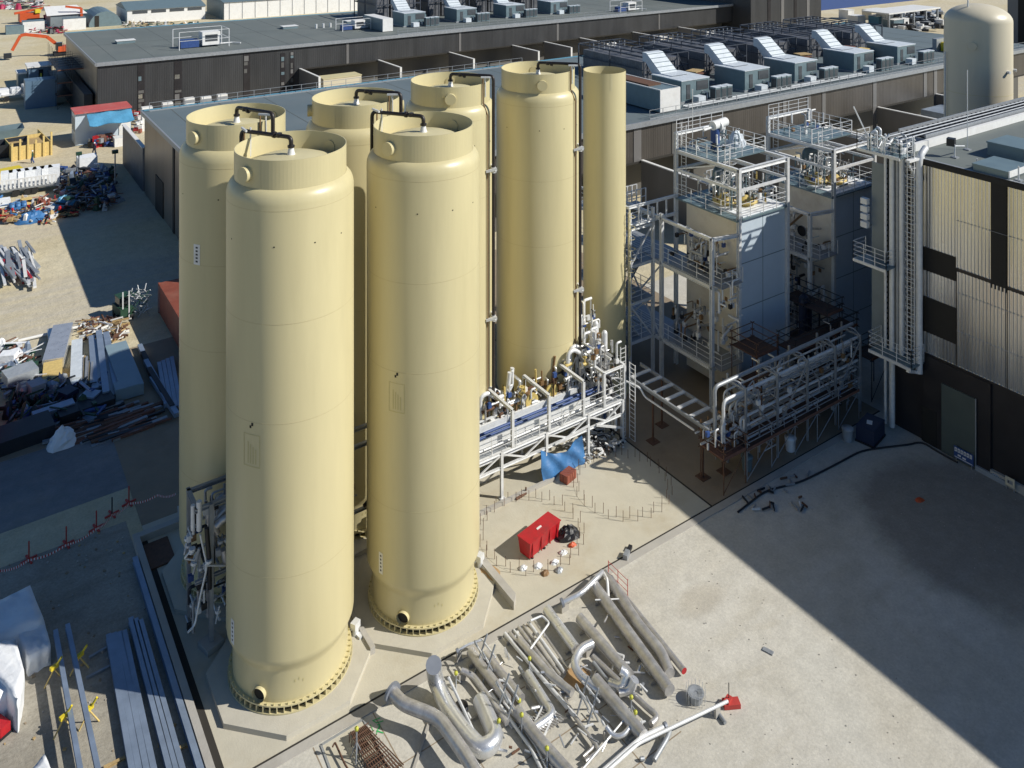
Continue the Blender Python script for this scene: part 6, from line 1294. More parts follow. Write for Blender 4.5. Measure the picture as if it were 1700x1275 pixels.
pile('scrap_heap', 98, 190, 292, 352, 260, 1.9, ['frame_dark', 'plastic_black', 'green_dark', 'galv_dull', 'paint_blue', 'brown_board', 'steel_blue'], 'dark heap of stored scrap and equipment in the shade of the hall', 'scrap heap', seed=1)
pile('material_store', 0, 95, 335, 372, 130, .9, ['rust_red', 'red_paint', 'galv', 'white_paint', 'tarp_blue', 'timber', 'timber', 'plastic_black'], 'colourful low store of fittings between the slatted trailer and the sand', 'stored material', seed=2, sl=(.3, 1.5))
pile('timber_litter', 95, 130, 335, 362, 60, .7, ['rust', 'timber', 'red_paint', 'green_dark', 'plastic_black'], 'brown litter right of the bright blue cover', 'litter', seed=3, sl=(.3, 1.3))
pile('bar_bundle', 0, 58, 420, 470, 46, 1.1, ['galv_dull', 'galv_dull', 'galv', 'red_paint', 'white_paint', 'grey_sheet'], 'bundle of grey channel sections with red and white ends on the sand', 'metal sections', seed=4, sl=(3.5, 5), long=True, dir_=1.65)
p = P(54, 366); crumple('blue_cover', (p.x, p.y, .02), 1.9, 1.4, 1.1, 'tarp_blue', 'bright blue plastic cover over a heap at the edge of the sandy track', 'cover', seed=12)
p = P(108, 347); crumple('blue_cover', (p.x, p.y, .02), 1.9, 1.2, 1.6, 'tarp_light', 'pale blue cover on the dark scrap heap', 'cover', seed=13)
p = P(190, 335); crumple('grey_bag', (p.x, p.y, .02), 1.2, 1.0, .9, 'grey_sheet', 'pale bag in the shade between the scrap heap and the dark hall', 'bag', seed=14)
p = P(146, 276); boxthing(146, 286, 2.4, 2, 2, 0, 'white_sheet', 'white cube tank at the near side of the sand behind the scrap heap', 'cube_tank', 'tank')
p = P(8, 305); boxthing(8, 302, 4.2, 2.4, 1.2, 0.2, 'yellow', 'yellow compressor beside the white sacks at the left edge', 'compressor', 'compressor')
# posts
for i, (px, py, h) in enumerate(((131, 292, 3.0), (191, 320, 5.2))):
    p = P(px, py); b = MB(); b.tube([(p.x, p.y, 0), (p.x, p.y, h)], .09, 'galv_dull', 7); b.obox((p.x, p.y, h), (.7, .5, .4), 0, 'green_dark'); tag(b.build('light_post'), ['thin post at the rear of the scrap heap', 'dark floodlight post beside the dark hall'][i], 'post')
# white pipe lying on sand
a_, e_ = P(30, 566, .2), P(137, 541, .2); b = MB(); b.tube([a_, e_], .13, 'white_paint', 8); tag(b.build('white_pipe'), 'long white pipe lying on the sand at the edge of the shadow', 'pipe')
# duct stores
def slab_(p0, p1, w, h, m, label, name, cat, z=.1, flap=None):
    a, e = P(*p0), P(*p1); d = (e-a).normalized(); up = Vector((0, 0, z+h/2)); b = MB(); b.beam(a+up, e+up, w, h, m); return tag(b.build(name), label, cat)
slab_((105, 555), (88, 615), 1.5, .8, 'foil', 'bulging foil clad duct section in the sun with pale wooden end', 'duct_section', 'duct')
slab_((86, 556), (90, 582), .7, .5, 'foil', 'small open ended duct left of the bulging foil duct', 'duct_section', 'duct')
slab_((88, 616), (86, 650), 1.3, .7, 'timber_yellow', 'pale plywood box at the shaded end of the foil duct', 'plywood_box', 'box')
slab_((192, 588), (220, 662), 1.55, .8, 'hvac_box', 'large blue grey rectangular duct box lying in the shade', 'duct_box', 'duct')
slab_((207, 651), (212, 664), 1.6, .85, 'hvac_box', 'short end piece of the large blue grey duct box', 'duct_end', 'duct')
slab_((128, 575), (126, 640), .8, .5, 'hvac_white', 'pale ribbed duct next to the plywood box', 'duct_section', 'duct')
for i in range(5): slab_((152+6*i, 572+rp.uniform(-8, 5)), (158+9*i, 650+rp.uniform(-5, 20)), .45, .4, ['steel_blue', 'galv', 'steel_blue', 'galv_dull', 'steel_blue'][i], 'narrow steel channel, %s of five left of the duct box' % ordinal(i), 'steel_channel', 'channel', z=rp.uniform(.1, .5))
for i in range(5): slab_((232+5*i, 580+14*i), (262+8*i, 650+12*i), .35, .3, 'frame_dark' if i % 2 else 'steel_blue', 'dark beam, %s of five between the duct box and the rust red container' % ordinal(i), 'dark_beam', 'beam', z=rp.uniform(.1, .3))
for i in range(4): slab_((264+7*i, 610-3*i), (276+8*i, 680+2*i), .28, .35, 'steel_blue', 'blue grey channel, %s of four beside the leftmost tank' % ordinal(i), 'steel_channel', 'channel', z=.1)
for i in range(7): slab_((138+i*3, 600+3*i), (136+i*3, 652), .16, .3+.1*(i % 3), ['galv', 'timber', 'galv_dull'][i % 3], 'upright slatted bracket, %s of seven beside the plywood box' % ordinal(i), 'bracket', 'bracket', z=.2)
pile('shaded_store', 12, 175, 640, 700, 150, .8, ['frame_dark', 'plastic_black', 'steel_blue', 'green_dark', 'galv_dull', 'paint_blue'], 'dark mass of stored equipment in the tank shadow beside the road', 'stored material', seed=6, sl=(.3, 1.8))
pile('branch_litter', 140, 206, 536, 566, 90, .8, ['timber', 'rust', 'galv', 'brown_board', 'white_paint'], 'tangle of timber and wire at the edge of the sunlit track', 'litter', seed=7, sl=(.4, 1.6), long=True)
pile('bar_litter', 130, 225, 688, 722, 60, .25, ['rust', 'galv_dull', 'brown_board', 'frame_dark'], 'rusty bars laid along the road edge in the shade', 'bars', seed=8, sl=(2, 5), long=True, dir_=.05)
pile('left_store', 0, 55, 585, 640, 60, 1.0, ['white_sheet', 'plastic_black', 'steel_blue', 'galv', 'green_dark', 'brown_board'], 'heap of covered goods at the left edge by the red stack', 'stored material', seed=10, sl=(.5, 2))
boxthing(35, 648, 2.1, 1.6, 1.2, .2, 'grey_sheet', 'blue grey wrapped cube in the shade near the red stack', 'wrapped_cube', 'wrapped bundle')
boxthing(90, 700, 2.6, .8, .8, .1, 'steel_blue', 'pale grey blue trunk near the white sack in shade', 'trunk', 'box')
boxthing(145, 694, 3.6, 1.3, .7, .1, 'frame_dark', 'dark flat box right of the pale grey blue trunk', 'flat_box', 'box')
t = thing('red_stack', 'stack of red framed units at the left edge in the shade', 'stack', (*P(-4, 700)[:2], 0)); p = P(-22, 712)
for k in range(6): MB().obox((p.x-.6, p.y+1, .35+k*.55), (2.4, 3.4, .45), 0, 'red_paint').build('crate', t)
p = P(104, 738); crumple('white_sack', (p.x, p.y, .02), .95, .8, 1.2, 'white_sheet', 'white bulk sack with dark ties standing alone by the shaded road', 'bulk sack', seed=15, seg=14)
boxthing(22, 752, 4.8, 2.2, .9, .1, 'frame_dark', 'dark low platform at the left edge beside the shaded road', 'low_platform', 'platform')
# green telehandler
p = P(206, 532); t = thing('telehandler', 'small dark green telehandler at the tip of the hall shadow', 'telehandler', (p.x, p.y, 0))
MB().obox((p.x, p.y+.6, .8), (1.1, 1.9, .7), .2, 'green_dark').build('body', t); b = MB(); b.obox((p.x, p.y+.8, 1.5), (.9, 1.0, .8), .2, 'glass_dark'); b.obox((p.x, p.y+.8, 1.93), (1.0, 1.1, .06), .2, 'green_dark'); b.build('cab', t)
for sx in (-.6, .6):
    for sy in (0, 1.3): MB().tube([(p.x+sx-.1, p.y+sy, .32), (p.x+sx+.1, p.y+sy, .32)], .32, 'tyre', 14).build('wheel', t)
for sx in (-.25, .25): MB().beam((p.x+sx+.1, p.y-.3, .3), (p.x+sx+.1, p.y-.3, 2.6), .1, .1, 'galv').build('mast', t)
b = MB()
for k in range(60):
    q = Vector((p.x+1.1+random.uniform(-.5, .9), p.y+random.uniform(-.6, .8), random.uniform(.2, 2.3))); d_ = Vector((random.uniform(-1, 1), random.uniform(-1, 1), random.uniform(-1, 1)))*.35; b.beam(q-d_, q+d_, .05, .05, random.choice(['galv', 'galv_dull', 'green_dark']))
tag(b.build('wire_mesh_bundle'), 'tangle of bright wire mesh right beside the dark green telehandler', 'wire', kind='stuff')
# warning tape on posts along the shaded road
rd = [(0, 948), (48, 930), (110, 905), (160, 878), (186, 855), (214, 836), (262, 822), (292, 820)]
for i in range(len(rd)-1):
    a, e = P(*rd[i], .8), P(*rd[i+1], .8); b = MB(); n = 24; vs = []; cs_ = []
    for k in range(n+1):
        q = a.lerp(e, k/n)+Vector((0, 0, -.14*math.sin(math.pi*k/n))); vs += [(q.x, q.y, q.z-.06), (q.x, q.y+.004, q.z+.06)]
    b.add(vs, [(2*k, 2*k+2, 2*k+3, 2*k+1) for k in range(n)], 'tape_white'); j_ = b.mi('tape_red')
    for k in range(0, n, 2): b.m[k] = j_
    tag(b.build('barrier_tape'), 'red and white barrier tape span, %s from the left along the shaded road' % ordinal(i), 'barrier tape', 'barrier tape spans')
for i, (px, py) in enumerate(rd[1:6]):
    p = P(px, py); t = thing('barrier_post', 'red barrier post on spread feet, %s from the left along the shaded road' % ordinal(i), 'barrier post', (p.x, p.y, 0), 'barrier posts'); MB().tube([(p.x, p.y, 0), (p.x, p.y, 1.05)], .04, 'tape_red' if i != 3 else 'plastic_black', 6).build('post', t)
    b = MB(); b.beam((p.x-.4, p.y-.1, .05), (p.x+.4, p.y+.1, .05), .1, .08, 'tape_red'); b.beam((p.x-.1, p.y+.4, .05), (p.x+.1, p.y-.4, .05), .1, .08, 'tape_red'); b.build('foot', t)
# ---- far left: excavator, cabins, scaffolding, truck
def W(px, py, z=0): return P(px, py, z)
p = P(96, 92); t = thing('excavator', 'orange excavator with long bent boom reaching down to the left', 'excavator', (p.x, p.y, 0))
for s_ in (-1.2, 1.2): MB().obox((p.x+1.2, p.y+s_, .45), (4.4, .6, .9), .1, 'plastic_black').build('track', t)
MB().obox((p.x+1.6, p.y, 1.7), (3.6, 2.6, 1.3), .1, 'orange').build('body', t); MB().obox((p.x+.1, p.y-.9, 2.4), (1.4, 1.1, 1.8), .1, 'glass_dark').build('cab', t); MB().obox((p.x+3.2, p.y, 1.9), (1.2, 2.6, 1.1), .1, 'plastic_black').build('counterweight', t)
Yx = p.y; q = [PY(a, b_, Yx) for a, b_ in ((92, 72), (78, 61), (42, 57), (34, 59), (20, 84), (15, 88))]
b = MB(); b.beam(q[0], q[1], .55, .8, 'orange'); b.beam(q[1], q[2], .55, .75, 'orange'); b.build('boom', t); b = MB(); b.beam(q[2]+Vector((.2, 0, 0)), q[3], .5, .7, 'orange'); b.beam(q[3], q[4], .45, .65, 'orange'); b.build('stick', t)
b = MB(); b.beam(q[1]+Vector((0, 0, .6)), q[2]+Vector((0, 0, .4)), .15, .15, 'galv'); b.build('hydraulic_ram', t); bk = q[5]; MB().prism([(bk.x-1.1, Yx-.7), (bk.x+.5, Yx-.7), (bk.x+.5, Yx+.7), (bk.x-1.1, Yx+.7)], max(.1, bk.z-1.2), bk.z-.1, 'frame_dark').build('bucket', t)
p = P(30, 150, 0); c4 = P(48, 112, 5.2); t = thing('site_office', 'blue grey site office with small green window sign under a dark base', 'site office', (c4.x, c4.y, 0)); L_ = PY(86, 108, c4.y).x-c4.x
MB().box(c4.x, c4.x+L_, c4.y, c4.y+5, 0, 5.1, 'steel_cabin').build('wall', t); b = MB(); b.box(c4.x-.3, c4.x+L_+.2, c4.y-.3, c4.y+5.2, 5.1, 5.35, 'white_paint'); b.build('roof', t)
b = MB(); b.box(c4.x+L_*.42, c4.x+L_*.62, c4.y-.06, c4.y-.004, 2.5, 4.6, 'glass_dark'); wn_ = b.build('window', t); b = MB(); b.box(c4.x+L_*.48, c4.x+L_*.56, c4.y-.08, c4.y-.062, 3.0, 3.9, 'hivis'); b.build('notice', wn_)  # notice on the window pane, in its own colour
c5 = P(30, 120, 4.0); b = MB(); L2 = c4.x-c5.x; b.box(c5.x, c4.x-.1, c5.y, c5.y+4, 0, 3.6, 'hvac_grey'); t = b.build('site_office'); tag(t, 'pale topped lower office at the left of the blue grey one', 'site office'); MB().prism([(c5.x-.2, c5.y-.2), (c4.x-.12, c5.y-.2), (c4.x-.12, c5.y+4.1), (c5.x-.2, c5.y+4.1)], 3.6, 3.9, 'white_paint').build('roof', t)
p = P(16, 168); t = thing('white_truck', 'white flatbed truck parked at the left edge before the site offices', 'truck', (p.x, p.y, 0))
MB().obox((p.x+3.2, p.y+1, 1.6), (2.2, 2.4, 2.2), .1, 'white_paint').build('cab', t); MB().obox((p.x+4.3, p.y+1, 2.0), (.1, 2.0, .9), .1, 'glass_dark').build('windscreen', t); MB().obox((p.x-1, p.y+1, 1.2), (6, 2.4, .3), .1, 'galv').build('flatbed', t)
for x in (-3, -.5, 3): MB().tube([(p.x+x, p.y-.25, .5), (p.x+x, p.y+.1, .5)], .5, 'tyre', 12).build('wheel', t)
for k in range(3): MB().obox((p.x-2.8+k*1.9, p.y+1, 1.8), (1.5, 2, .9), .1, 'white_sheet').build('load', t)
crumple('shrub', (p.x-6.6, p.y-1.5, 0), 1.7, 1.5, 2.2, 'green_dark', 'small green shrub at the left edge beside the white truck', 'shrub', seed=44)
sc = P(118, 178); t0 = scaffold(P(100, 190).x, P(100, 190).y+4, 3, 6, 2.4, 2.5, (2.3, 4.6, 6.9), 'dark scaffolding wrapped round the left end of the farther hall', deckm='plastic_black', m='frame_dark', top=3.2)
b = MB(); b.box(20.6, 21.9, 157, 190, 0, 5.0, 'frame_dark'); tag(b.build('netting'), 'dark netting on the end wall of the farther hall', 'netting')
b = MB(); q0 = P(42, 182); b.box(q0.x, PY(94, 182, q0.y).x, q0.y, q0.y+3.3, 0, 5.0, 'steel_cabin'); tag(b.build('dark_hoarding'), 'dark blue site cabin wall in shade below the office with the green window', 'hoarding')
# machines and stacks at the top left
p = P(48, 38); t = thing('orange_crane', 'orange lifting machine among red parts at the top left', 'crane', (p.x, p.y, 0)); MB().obox((p.x, p.y, 1.9), (5.5, 3, 2.6), .1, 'orange').build('body', t); MB().beam((p.x-4, p.y, 3.2), (p.x+6, p.y+1, 4.6), .7, .7, 'orange').build('jib', t); MB().obox((p.x+2, p.y-2.2, .8), (5, 1.2, 1.5), 0, 'plastic_black').build('undercarriage', t); MB().obox((p.x+2.2, p.y-1, 3.7), (1.5, 1.5, 1.2), .2, 'yellow').build('cab', t)
p = P(108, 36); t = thing('red_truck', 'magenta red machine right of the orange crane', 'machine', (p.x, p.y, 0)); MB().obox((p.x, p.y, 2.4), (6, 3.5, 2.6), .1, 'magenta').build('body', t); MB().beam((p.x-6, p.y, 2), (p.x+2, p.y, 4.4), .9, .9, 'magenta').build('arm', t); MB().obox((p.x, p.y, .6), (6.4, 3, 1.1), .1, 'plastic_black').build('undercarriage', t)
p = P(136, 44); t = thing('folded_crane', 'thin orange crane arm folded down beside the white container', 'crane', (p.x, p.y, 0)); MB().beam((p.x, p.y, .2), (p.x-.2, p.y, 5.6), .7, .7, 'orange').build('mast', t); MB().beam((p.x-.2, p.y, 5.6), (p.x-4.5, p.y, 6.4), .6, .6, 'orange').build('jib', t); MB().obox((p.x, p.y, .15), (1.8, 1.8, .3), 0, 'plastic_black').build('base', t)
boxthing(56, 54, 5.5, 4, 3.2, 0, 'white_paint', 'white container below the orange lifting machine', 'container', 'container', lid='hvac_grey')
boxthing(124, 50, 6.0, 4, 3.4, 0, 'white_paint', 'white container just beyond the roof corner of the farther hall', 'container', 'container', lid='hvac_grey')
boxthing(80, 42, 7, 3, 1.4, 0, 'white_paint', 'low white rack between the two white containers', 'rack', 'rack')
boxthing(25, 57, 4.5, 3.5, 2.4, 0, 'hvac_grey', 'pale grey hut left of the white containers', 'hut', 'hut')
pile('machine_parts', 42, 110, 46, 56, 70, 1.6, ['plastic_black', 'brown_board', 'magenta', 'galv_dull', 'red_paint'], 'dark and red machine parts between the white containers', 'machine parts', seed=21, sl=(.6, 3))
pile('far_clutter', 0, 70, 4, 16, 90, 2.5, ['galv_dull', 'white_paint', 'plastic_black', 'magenta', 'green_dark', 'rubble'], 'far clutter of parked machines at the top left corner', 'clutter', seed=22, sl=(1, 6))
pile('far_material', 575, 640, 0, 8, 24, 1.5, ['orange', 'red_paint', 'brown_board', 'galv_dull'], 'scattered reddish material on the sand beyond the farther hall', 'material', seed=23, sl=(1, 4))
pile('shed_clutter', 205, 330, 40, 47, 60, 1.6, ['green_dark', 'timber', 'white_paint', 'rubble', 'plastic_black', 'galv'], 'low clutter along the front of the white warehouse', 'clutter', seed=24, sl=(.8, 3))
# ================================================================== DENSER STEELWORK
rq = random.Random(101)
t = thing('stair_tower', 'dense steel stair structure between the slim tank and the first cold box tower', 'stair tower', (44.6, 49.5, 0))
X1_, X2_, Y1_, Y2_ = 43.6, 46.0, 48.2, 55.0
for x in (X1_, X2_):
    for y in (Y1_, 51.6, Y2_): MB().hbeam((x, y, .02), (x, y, 12.9), .22, .22, 'galv').build('column', t)
for z in (2.95, 5.9, 8.75, 11.6):
    b = MB()
    for y in (Y1_, 51.6, Y2_): b.hbeam((X1_, y, z), (X2_, y, z), .16, .2, 'galv')
    for x in (X1_, X2_): b.hbeam((x, Y1_, z), (x, Y2_, z), .16, .22, 'galv')
    b.build('beam', t); MB().box(X1_, X2_, Y1_, Y2_, z+.1, z+.14, 'galv_dull').build('deck', t)
    b = MB(); b.rail((X1_, Y1_, z+.14), (X1_, Y2_, z+.14), 1.1, 'galv', n=5); b.rail((X1_, Y1_, z+.14), (X2_, Y1_, z+.14), 1.1, 'galv', n=2); b.rail((X2_, Y1_, z+.14), (X2_, Y2_, z+.14), 1.1, 'galv', n=5); b.build('railing', t)
for i, z in enumerate((.1, 3.05, 6.0, 8.85)):
    b = MB(); y0, y1 = (48.6, 54.4) if i % 2 else (54.4, 48.6); b.beam((44.1, y0, z), (44.1, y1, z+2.85), .06, .25, 'galv'); b.beam((44.9, y0, z), (44.9, y1, z+2.85), .06, .25, 'galv')
    for k in range(12): f = k/12; b.box(44.1, 44.9, y0+(y1-y0)*f, y0+(y1-y0)*f+.24, z+2.85*f+.1, z+2.85*f+.13, 'galv_dull')
    b.build('stair_flight', t)
for (p, q) in (((X1_, Y1_, 0), (X1_, 51.6, 2.9)), ((X1_, 51.6, 2.9), (X1_, Y2_, 5.9)), ((X1_, Y1_, 8.7), (X1_, 51.6, 5.9)), ((X2_, Y1_, 5.9), (X2_, 51.6, 2.9)), ((X1_, Y1_, 5.9), (X2_, Y1_, 2.9)), ((X1_, Y1_, 8.75), (X2_, Y1_, 11.6))):
    MB().beam(p, q, .1, .1, 'galv').build('brace', t)
# top tray frame at the left, catching the sun
b = MB()
for z in (12.0, 13.4): b.hbeam((X1_-.3, Y1_-.2, z), (X2_+2.5, Y1_-.2, z), .16, .2, 'galv')
for k in range(6): b.beam((X1_-.2+k*.96, Y1_-.2, 12.0), (X1_-.2+k*.96, Y1_-.2, 13.4), .1, .1, 'galv')
b.hbeam((X1_-.3, Y1_-.2, 13.4), (X1_-.3, Y2_, 13.4), .14, .18, 'galv'); b.build('top_frame', t)
# valve skids, pipes and trays packed round the tower feet and galleries
def packing(x0, x1, y0, y1, z0, z1, n, name, label, mats, rr=(.03, .11)):
    t = thing(name, label, 'pipework', ((x0+x1)/2, (y0+y1)/2, z0))
    for k in range(min(n, 99)):
        b = MB(); p = Vector((rq.uniform(x0, x1), rq.uniform(y0, y1), rq.uniform(z0, z1))); ax = rq.choice([(1, 0, 0), (0, 1, 0), (0, 0, 1), (0, 0, 1)]); l = rq.uniform(.4, 1.8); q = p+Vector(ax)*l
        q = Vector((min(q.x, x1), min(q.y, y1), min(q.z, z1+.4))); m = rq.choice(mats)
        if (q-p).length < .15: continue
        if rq.random() < .7:
            ax2 = rq.choice([(1, 0, 0), (0, 1, 0), (0, 0, -1)]); s_ = q+Vector(ax2)*rq.uniform(.2, .7); b.tube([p, q, s_], rq.uniform(*rr), m, 7, .15)
        else: b.beam(p, q, rq.uniform(.05, .12), rq.uniform(.05, .12), m)
        b.build('pipe_run', t)
        if rq.random() < .35: MB().obox(p, (.25, .2, .3), 0, rq.choice(['white_paint', 'plastic_black', 'valve_brown', 'galv', 'paint_blue'])).build('valve', t)
    return t
GM = ['galv', 'galv', 'galv_dull', 'inox_dull', 'valve_brown']
packing(46.4, 48.5, 42.2, 47, 9.1, 11.2, 34, 'gallery_piping', 'pipes and valves on the upper gallery of the nearer cold box tower', GM)
packing(46.4, 48.5, 42.2, 47, 3.3, 6.0, 30, 'gallery_piping', 'pipes and valves on the lower gallery of the nearer cold box tower', GM)
packing(46.4, 48.4, 41.0, 42.0, 5.8, 9.0, 18, 'gallery_piping', 'short bright pipes at the near corner of the nearer cold box tower', ['galv', 'white_paint'])
packing(49.0, 53.6, 42.3, 47, 13.4, 15.0, 60, 'tower_head_piping', 'dense bright pipework between the flanged heads of the nearer cold box tower', ['galv', 'galv', 'white_paint', 'hvac_grey', 'valve_yellow', 'foil'], (.03, .09))
packing(59.1, 63.7, 41.5, 46.2, 13.4, 14.8, 50, 'tower_head_piping', 'dense pipework between the flanged heads of the farther cold box tower', ['galv', 'galv', 'white_paint', 'hvac_grey', 'foil'], (.03, .09))
packing(49.0, 53.6, 44.5, 48, 16.9, 18.0, 22, 'upper_deck_piping', 'small pipes and instruments on the top deck of the nearer cold box tower', ['galv', 'galv_dull', 'hvac_grey', 'white_paint'], (.03, .08))
packing(59.1, 63.7, 44.0, 47, 16.9, 18.0, 22, 'upper_deck_piping', 'small pipes and instruments on the top deck of the farther cold box tower', ['galv', 'galv_dull', 'hvac_grey', 'white_paint'], (.03, .08))
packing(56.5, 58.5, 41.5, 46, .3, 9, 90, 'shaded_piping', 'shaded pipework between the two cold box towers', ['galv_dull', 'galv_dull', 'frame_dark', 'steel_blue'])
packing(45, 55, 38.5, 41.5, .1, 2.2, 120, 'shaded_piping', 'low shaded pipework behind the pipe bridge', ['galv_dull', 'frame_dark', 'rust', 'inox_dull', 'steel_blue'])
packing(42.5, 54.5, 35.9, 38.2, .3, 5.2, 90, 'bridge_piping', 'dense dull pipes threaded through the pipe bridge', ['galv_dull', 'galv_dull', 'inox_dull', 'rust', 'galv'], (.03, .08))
packing(39.6, 42.6, 36.0, 37.8, 2.3, 3.4, 40, 'corner_piping', 'bright valves and pipe ends on the corner scaffold deck', ['galv', 'galv', 'inox_dull', 'valve_brown'])
packing(36.4, 38.4, 43.3, 45.8, 3.0, 6.4, 72, 'rack_end_piping', 'dense bright valves and pipes at the right end of the main pipe rack', ['galv', 'galv', 'foil', 'inox_dull', 'plastic_black'], (.03, .10))
packing(25.2, 35.5, 45.1, 46.2, 3.0, 4.8, 85, 'rack_piping', 'dense pipes and valves along the back of the main pipe rack', ['galv', 'galv', 'foil', 'valve_brown', 'rust', 'plastic_black', 'valve_yellow'], (.03, .10))
packing(37.0, 39.2, 46.2, 47.8, 1.0, 7.4, 54, 'column_piping', 'tall bright pipes and vessels before the slim tank', ['galv', 'galv', 'foil', 'white_paint'], (.05, .13))
packing(10.3, 13.4, 42.4, 43.8, .6, 6.6, 81, 'manifold_piping', 'shaded valves and pipes hanging in the left manifold', ['galv_dull', 'inox_dull', 'steel_blue', 'galv', 'frame_dark'], (.03, .09))
packing(17.0, 18.6, 42.3, 43.9, .4, 7, 40, 'gap_piping', 'pipes visible in the narrow gap between the two front tanks', ['galv_dull', 'inox_dull', 'galv'], (.03, .12))
# tall upright vessels near the slim tank
t = thing('upright_pipes', 'pair of tall upright bright vessels with rounded tops at the right end of the rack', 'vessel', (37.6, 46.6, 0))
for x, y, h in ((37.2, 46.5, 7.6), (37.8, 46.9, 7.3), (38.6, 46.2, 6.9), (38.9, 45.6, 6.4)):
    MB().lathe([(.2, .05), (.2, h-.2), (.13, h-.05), (.01, h)], 'galv', 12, (x, y)).build('vessel', t)
# scaffold poles round the pipe bridge and extra dark scaffold
scaffold(42.2, 35.75, 5, 1, 2.35, 2.6, (1.9,), 'long dull tube scaffold wrapped round the pipe bridge', deckm='plank_dark', m='galv_dull')
scaffold(47.0, 39.0, 1, 1, 2.2, 2.2, (2.6, 4.9), 'brown decked scaffold at the foot of the nearer cold box tower', deckm='plank_dark', m='rust')
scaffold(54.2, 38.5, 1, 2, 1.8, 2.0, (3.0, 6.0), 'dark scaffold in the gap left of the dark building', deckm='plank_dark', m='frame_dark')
b = MB(); b.tube([(55.3, 41.0, .2), (55.3, 41.0, 5.6), (54.6, 40.9, 6.6), (54.6, 40.9, 3.0)], .32, 'navy', 12, .8); tag(b.build('black_duct'), 'curved black duct at the right foot of the nearer cold box tower', 'duct')
b = MB(); b.beam((55.9, 41.0, 6.3), (57.3, 41, 6.6), .12, .12, 'galv'); b.beam((57.3, 41, 6.6), (57.3, 41, 5.4), .12, .12, 'galv'); b.beam((57.3, 41, 5.4), (56.1, 41, 5.0), .12, .12, 'galv'); tag(b.build('hoop_frame'), 'bright bent frame beside the curved black duct', 'frame')
# stains and loose stones on the yard
b = MB()
for k in range(420):
    x, y = rq.uniform(26, 60), rq.uniform(8, 34.5); r_ = rq.uniform(.012, .03); b.obox((x, y, .012+r_*.4), (r_*2, r_*1.5, r_), rq.uniform(0, 3), rq.choice(['rubble', 'concrete_grey']))
tag(b.build('loose_stones'), 'small loose stones scattered over the pale yard', 'stones', kind='stuff')
b = MB()
for k in range(700):
    x, y = rq.uniform(-12, 9), rq.uniform(24, 54); r_ = rq.uniform(.02, .07); b.obox((x, y, .01+r_*.4), (r_*2, r_*1.5, r_), rq.uniform(0, 3), rq.choice(['rubble', 'concrete_grey', 'concrete_brown', 'timber']))
tag(b.build('loose_stones'), 'small loose stones scattered over the grey ground left of the kerb', 'stones', kind='stuff')
# rust run and label details on slab
for i, (px, py, sx, sy) in enumerate(((815, 958, .5, .8), (960, 1122, .9, .6))):
    p = P(px, py); b = MB(); n = 14; b.add([(p.x+sx*math.cos(6.283*k/n)*rq.uniform(.6, 1.1), p.y+sy*math.sin(6.283*k/n)*rq.uniform(.6, 1.1), .274 if i == 0 else .0165) for k in range(n)], [tuple(range(n))], 'rust_stain'); struct(b.build('rust_stain'))
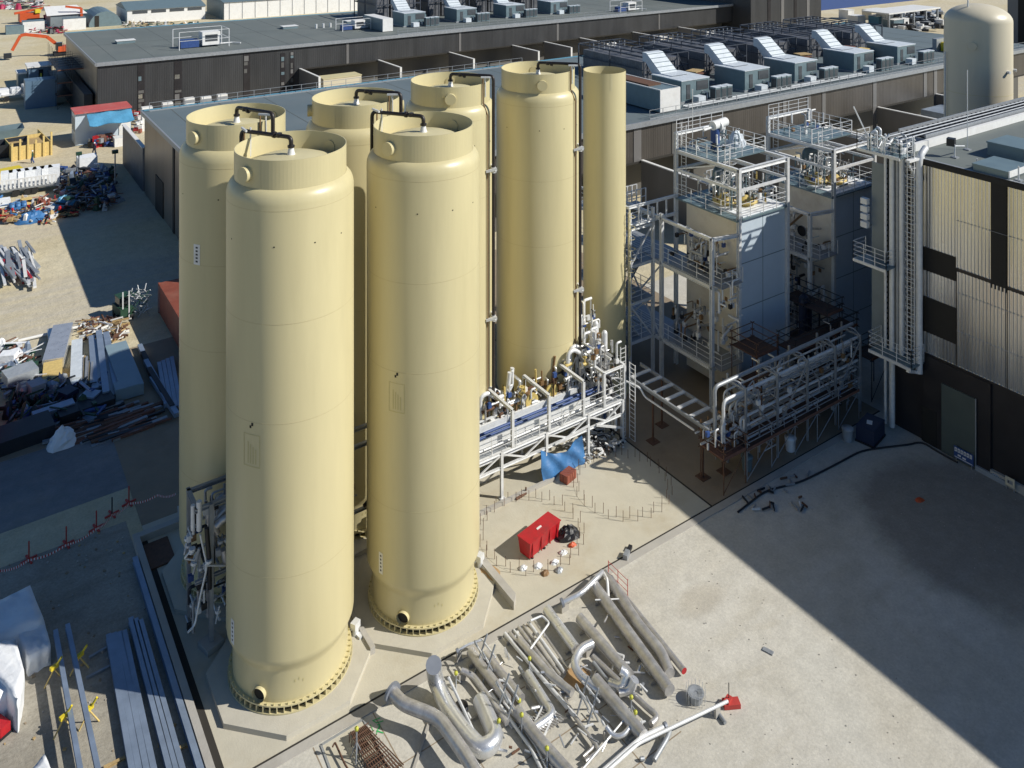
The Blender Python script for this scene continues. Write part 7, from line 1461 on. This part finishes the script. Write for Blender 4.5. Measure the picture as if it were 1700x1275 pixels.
# ================================================================== RECOGNISABLE STOCK IN THE LEFT YARD
def reel(px, py, r, m, label):
    p = P(px, py); t = thing('cable_reel', label, 'cable reel', (p.x, p.y, 0)); w = r*.9
    b = MB(); b.tube([(p.x-w/2, p.y, r), (p.x-w/2+.08, p.y, r)], r, 'timber', 18); b.tube([(p.x+w/2-.08, p.y, r), (p.x+w/2, p.y, r)], r, 'timber', 18); b.build('flange', t)
    MB().tube([(p.x-w/2+.08, p.y, r), (p.x+w/2-.08, p.y, r)], r*.72, m, 16).build('cable', t)
def barrels(px, py, n, m, label):
    p = P(px, py); t = thing('barrel_group', label, 'barrels', (p.x, p.y, 0))
    for k in range(n):
        c = (p.x+(k % 3)*.62, p.y+(k//3)*.62); MB().lathe([(.01, .02), (.29, .02), (.29, .28), (.305, .3), (.29, .32), (.29, .58), (.305, .6), (.29, .62), (.29, .88), (.01, .88)], m, 14, c).build('barrel', t)
def pallet(px, py, h, rz, m, label):
    p = P(px, py); t = thing('pallet_load', label, 'pallet', (p.x, p.y, 0)); b = MB()
    for k in range(3): b.obox((p.x, p.y, .06), (1.2, .1, .1), rz, 'timber'); b.obox((p.x+.0, p.y+(k-1)*.4, .12), (1.2, .12, .03), rz, 'timber')
    b.build('pallet', t); MB().obox((p.x, p.y, .14+h/2), (1.15, .95, h), rz, m).build('load', t)
reel(120, 318, 1.0, 'plastic_black', 'largest black cable reel standing in the shaded scrap heap')
reel(150, 306, .8, 'orange', 'orange cable reel at the rear of the shaded scrap heap')
reel(172, 330, .9, 'paint_blue', 'blue cable reel at the hall side of the shaded scrap heap')
barrels(20, 352, 6, 'tarp_blue', 'group of blue barrels in the colourful store by the slatted trailer')
barrels(72, 346, 5, 'rust_red', 'group of rusty red barrels left of the bright blue cover')
barrels(40, 662, 4, 'galv_dull', 'grey barrels in the shade near the red stack')
for i, (px, py, h, m, lab) in enumerate(((8, 344, .9, 'white_sheet', 'white wrapped pallet load at the left edge below the slatted trailer'), (44, 341, .7, 'timber_yellow', 'yellow timber load between the two barrel groups'), (86, 352, .6, 'galv', 'bright metal load right of the rusty barrels'),
        (110, 332, 1.1, 'steel_blue', 'blue grey pallet load at the front of the shaded scrap heap'), (138, 338, .9, 'galv_dull', 'dull grey pallet load in the middle of the shaded scrap heap'), (160, 345, .8, 'timber', 'timber load at the near edge of the shaded scrap heap'),
        (60, 660, 1.0, 'grey_sheet', 'wrapped pallet load left of the plywood box in the shade'), (112, 668, .8, 'navy', 'dark blue load below the plywood box in the shade'), (150, 672, .7, 'steel_blue', 'blue grey load left of the duct box foot in the shade'), (14, 612, 1.1, 'white_sheet', 'white load beside the red stack in the sun'))):
    pallet(px, py, h, .3*i, m, lab)
for o in bpy.data.objects:
    if '_o' in o: del o['_o']
